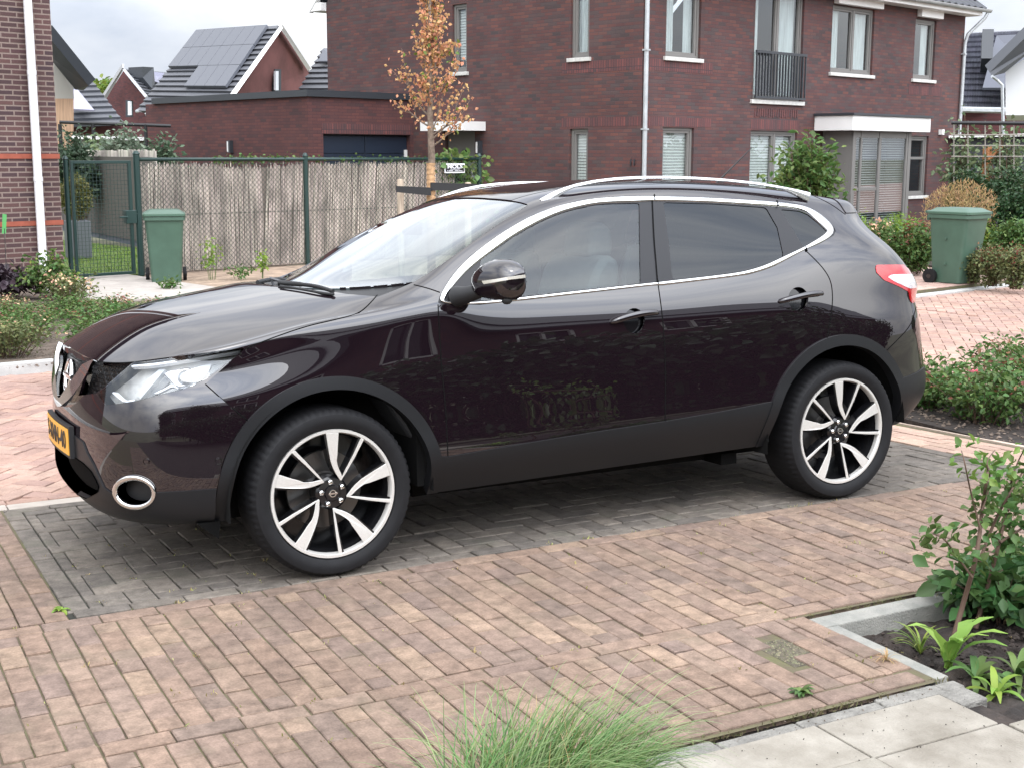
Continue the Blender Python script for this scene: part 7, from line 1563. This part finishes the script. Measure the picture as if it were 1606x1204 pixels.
clods('hole_gravel', 'gritty moss in the gap of the missing bricks', 1.03, 1.20, -2.47, -2.24, -.006, 620, .0065, mat('grit', (.14, .13, .08), .9, island=.5))

clods('slab_debris', 'dark specks and crumbs lying on the pale slabs', .3, 1.4, -3.5, -2.86, -.006, 150, .0035, SOIL); clods('kerb_debris', 'dirt and crumbs along the broken kerb', -.2, 1.42, -2.84, -2.765, -.014, 120, .005, MULCH)
# ------------------------------------------------------------------ the side of the street behind the photographer, mirrored in the doors
rh_ = thing('brick_house', 'brick house row on the near side, mirrored in the car doors', 'house', (-16, -17.5, 0), 0)
hs = []; x = 1.5
while x < 40: hs += [(x, x+1.6, .5, 2.2), (x+.1, x+1.5, 3.0, 4.2)]; x += 3.4
def hol2(h): return [(a, b, c, d) for a, b, c, d in h]
g = holed(MB(), 0, 42, -.2, 4.7, hs); o = g.build('front_wall', BR_MAIN, rh_); o.rotation_euler = (0, 0, math.pi); o.location = (42, 0, 0)
g = MB()
for a, b, c, d in hs:
    for (p, q_, r, s_) in ((a, a+.09, c, d), (b-.09, b, c, d), (a, b, c, c+.09), (a, b, d-.09, d), ((a+b)/2-.04, (a+b)/2+.04, c, d)): g.box(42-q_, -.12, r, 42-p, -.02, s_)
g.build('window_frames', WHITE, rh_); g = MB(); g.box(.2, -.4, -.1, 41.8, -.36, 5.3); g.build('dark_glazing', mat('dark_glazing', (.02, .025, .03), .05), rh_)
g = MB(); g.add([(-.3, .45, 4.65), (42.3, .45, 4.65), (42.3, -3.5, 7.2), (-.3, -3.5, 7.2), (-.3, .45, 4.5), (42.3, .45, 4.5), (42.3, -3.5, 7.0), (-.3, -3.5, 7.0)], [(0, 1, 2, 3), (7, 6, 5, 4), (0, 4, 5, 1), (3, 2, 6, 7)]); g.build('roof', ANTH, rh_)
for i, (x, y, r, h) in enumerate(((-7.5, -9.5, 1.7, 3.6), (-3.2, -11.5, 2.0, 4.4), (3.0, -8.5, 1.1, 1.7), (5.2, -8.3, 1.3, 2.1), (7.6, -8.0, 1.3, 1.9), (10.2, -9.5, 1.9, 3.4), (13.5, -8.5, 1.6, 2.5))):
    stembush('mirrored_plant', 'garden shrub mirrored in the car doors, %s in its row' % ON[i], 'shrub', (x, y, 0), r, r*.8, h, 60, 60, .20, LD, low=.1, spread=.25, stem_r=.02, asp=.7)
for i in range(7):  # trees added out of view to shape what the window panes mirror
    stembush('mirrored_plant', 'unseen tree added to fill the window-pane reflections, %s in its row' % ON[i], 'tree', (27+i*5.5, 2-i*.8, 0), 2.6, 1.5, 1.9+.4*(i % 3), 40, 50, .3, LD, low=.25, spread=.35, stem_r=.03, asp=.7)
stembush('hedge', 'long dark garden hedge behind the photographer, mirrored low in the doors', 'hedge', (2.5, -7.6, -.03), 11.5, .45, 1.25, 420, 36, .12, LD, low=.02, spread=.14, stem_r=.006, asp=.7)
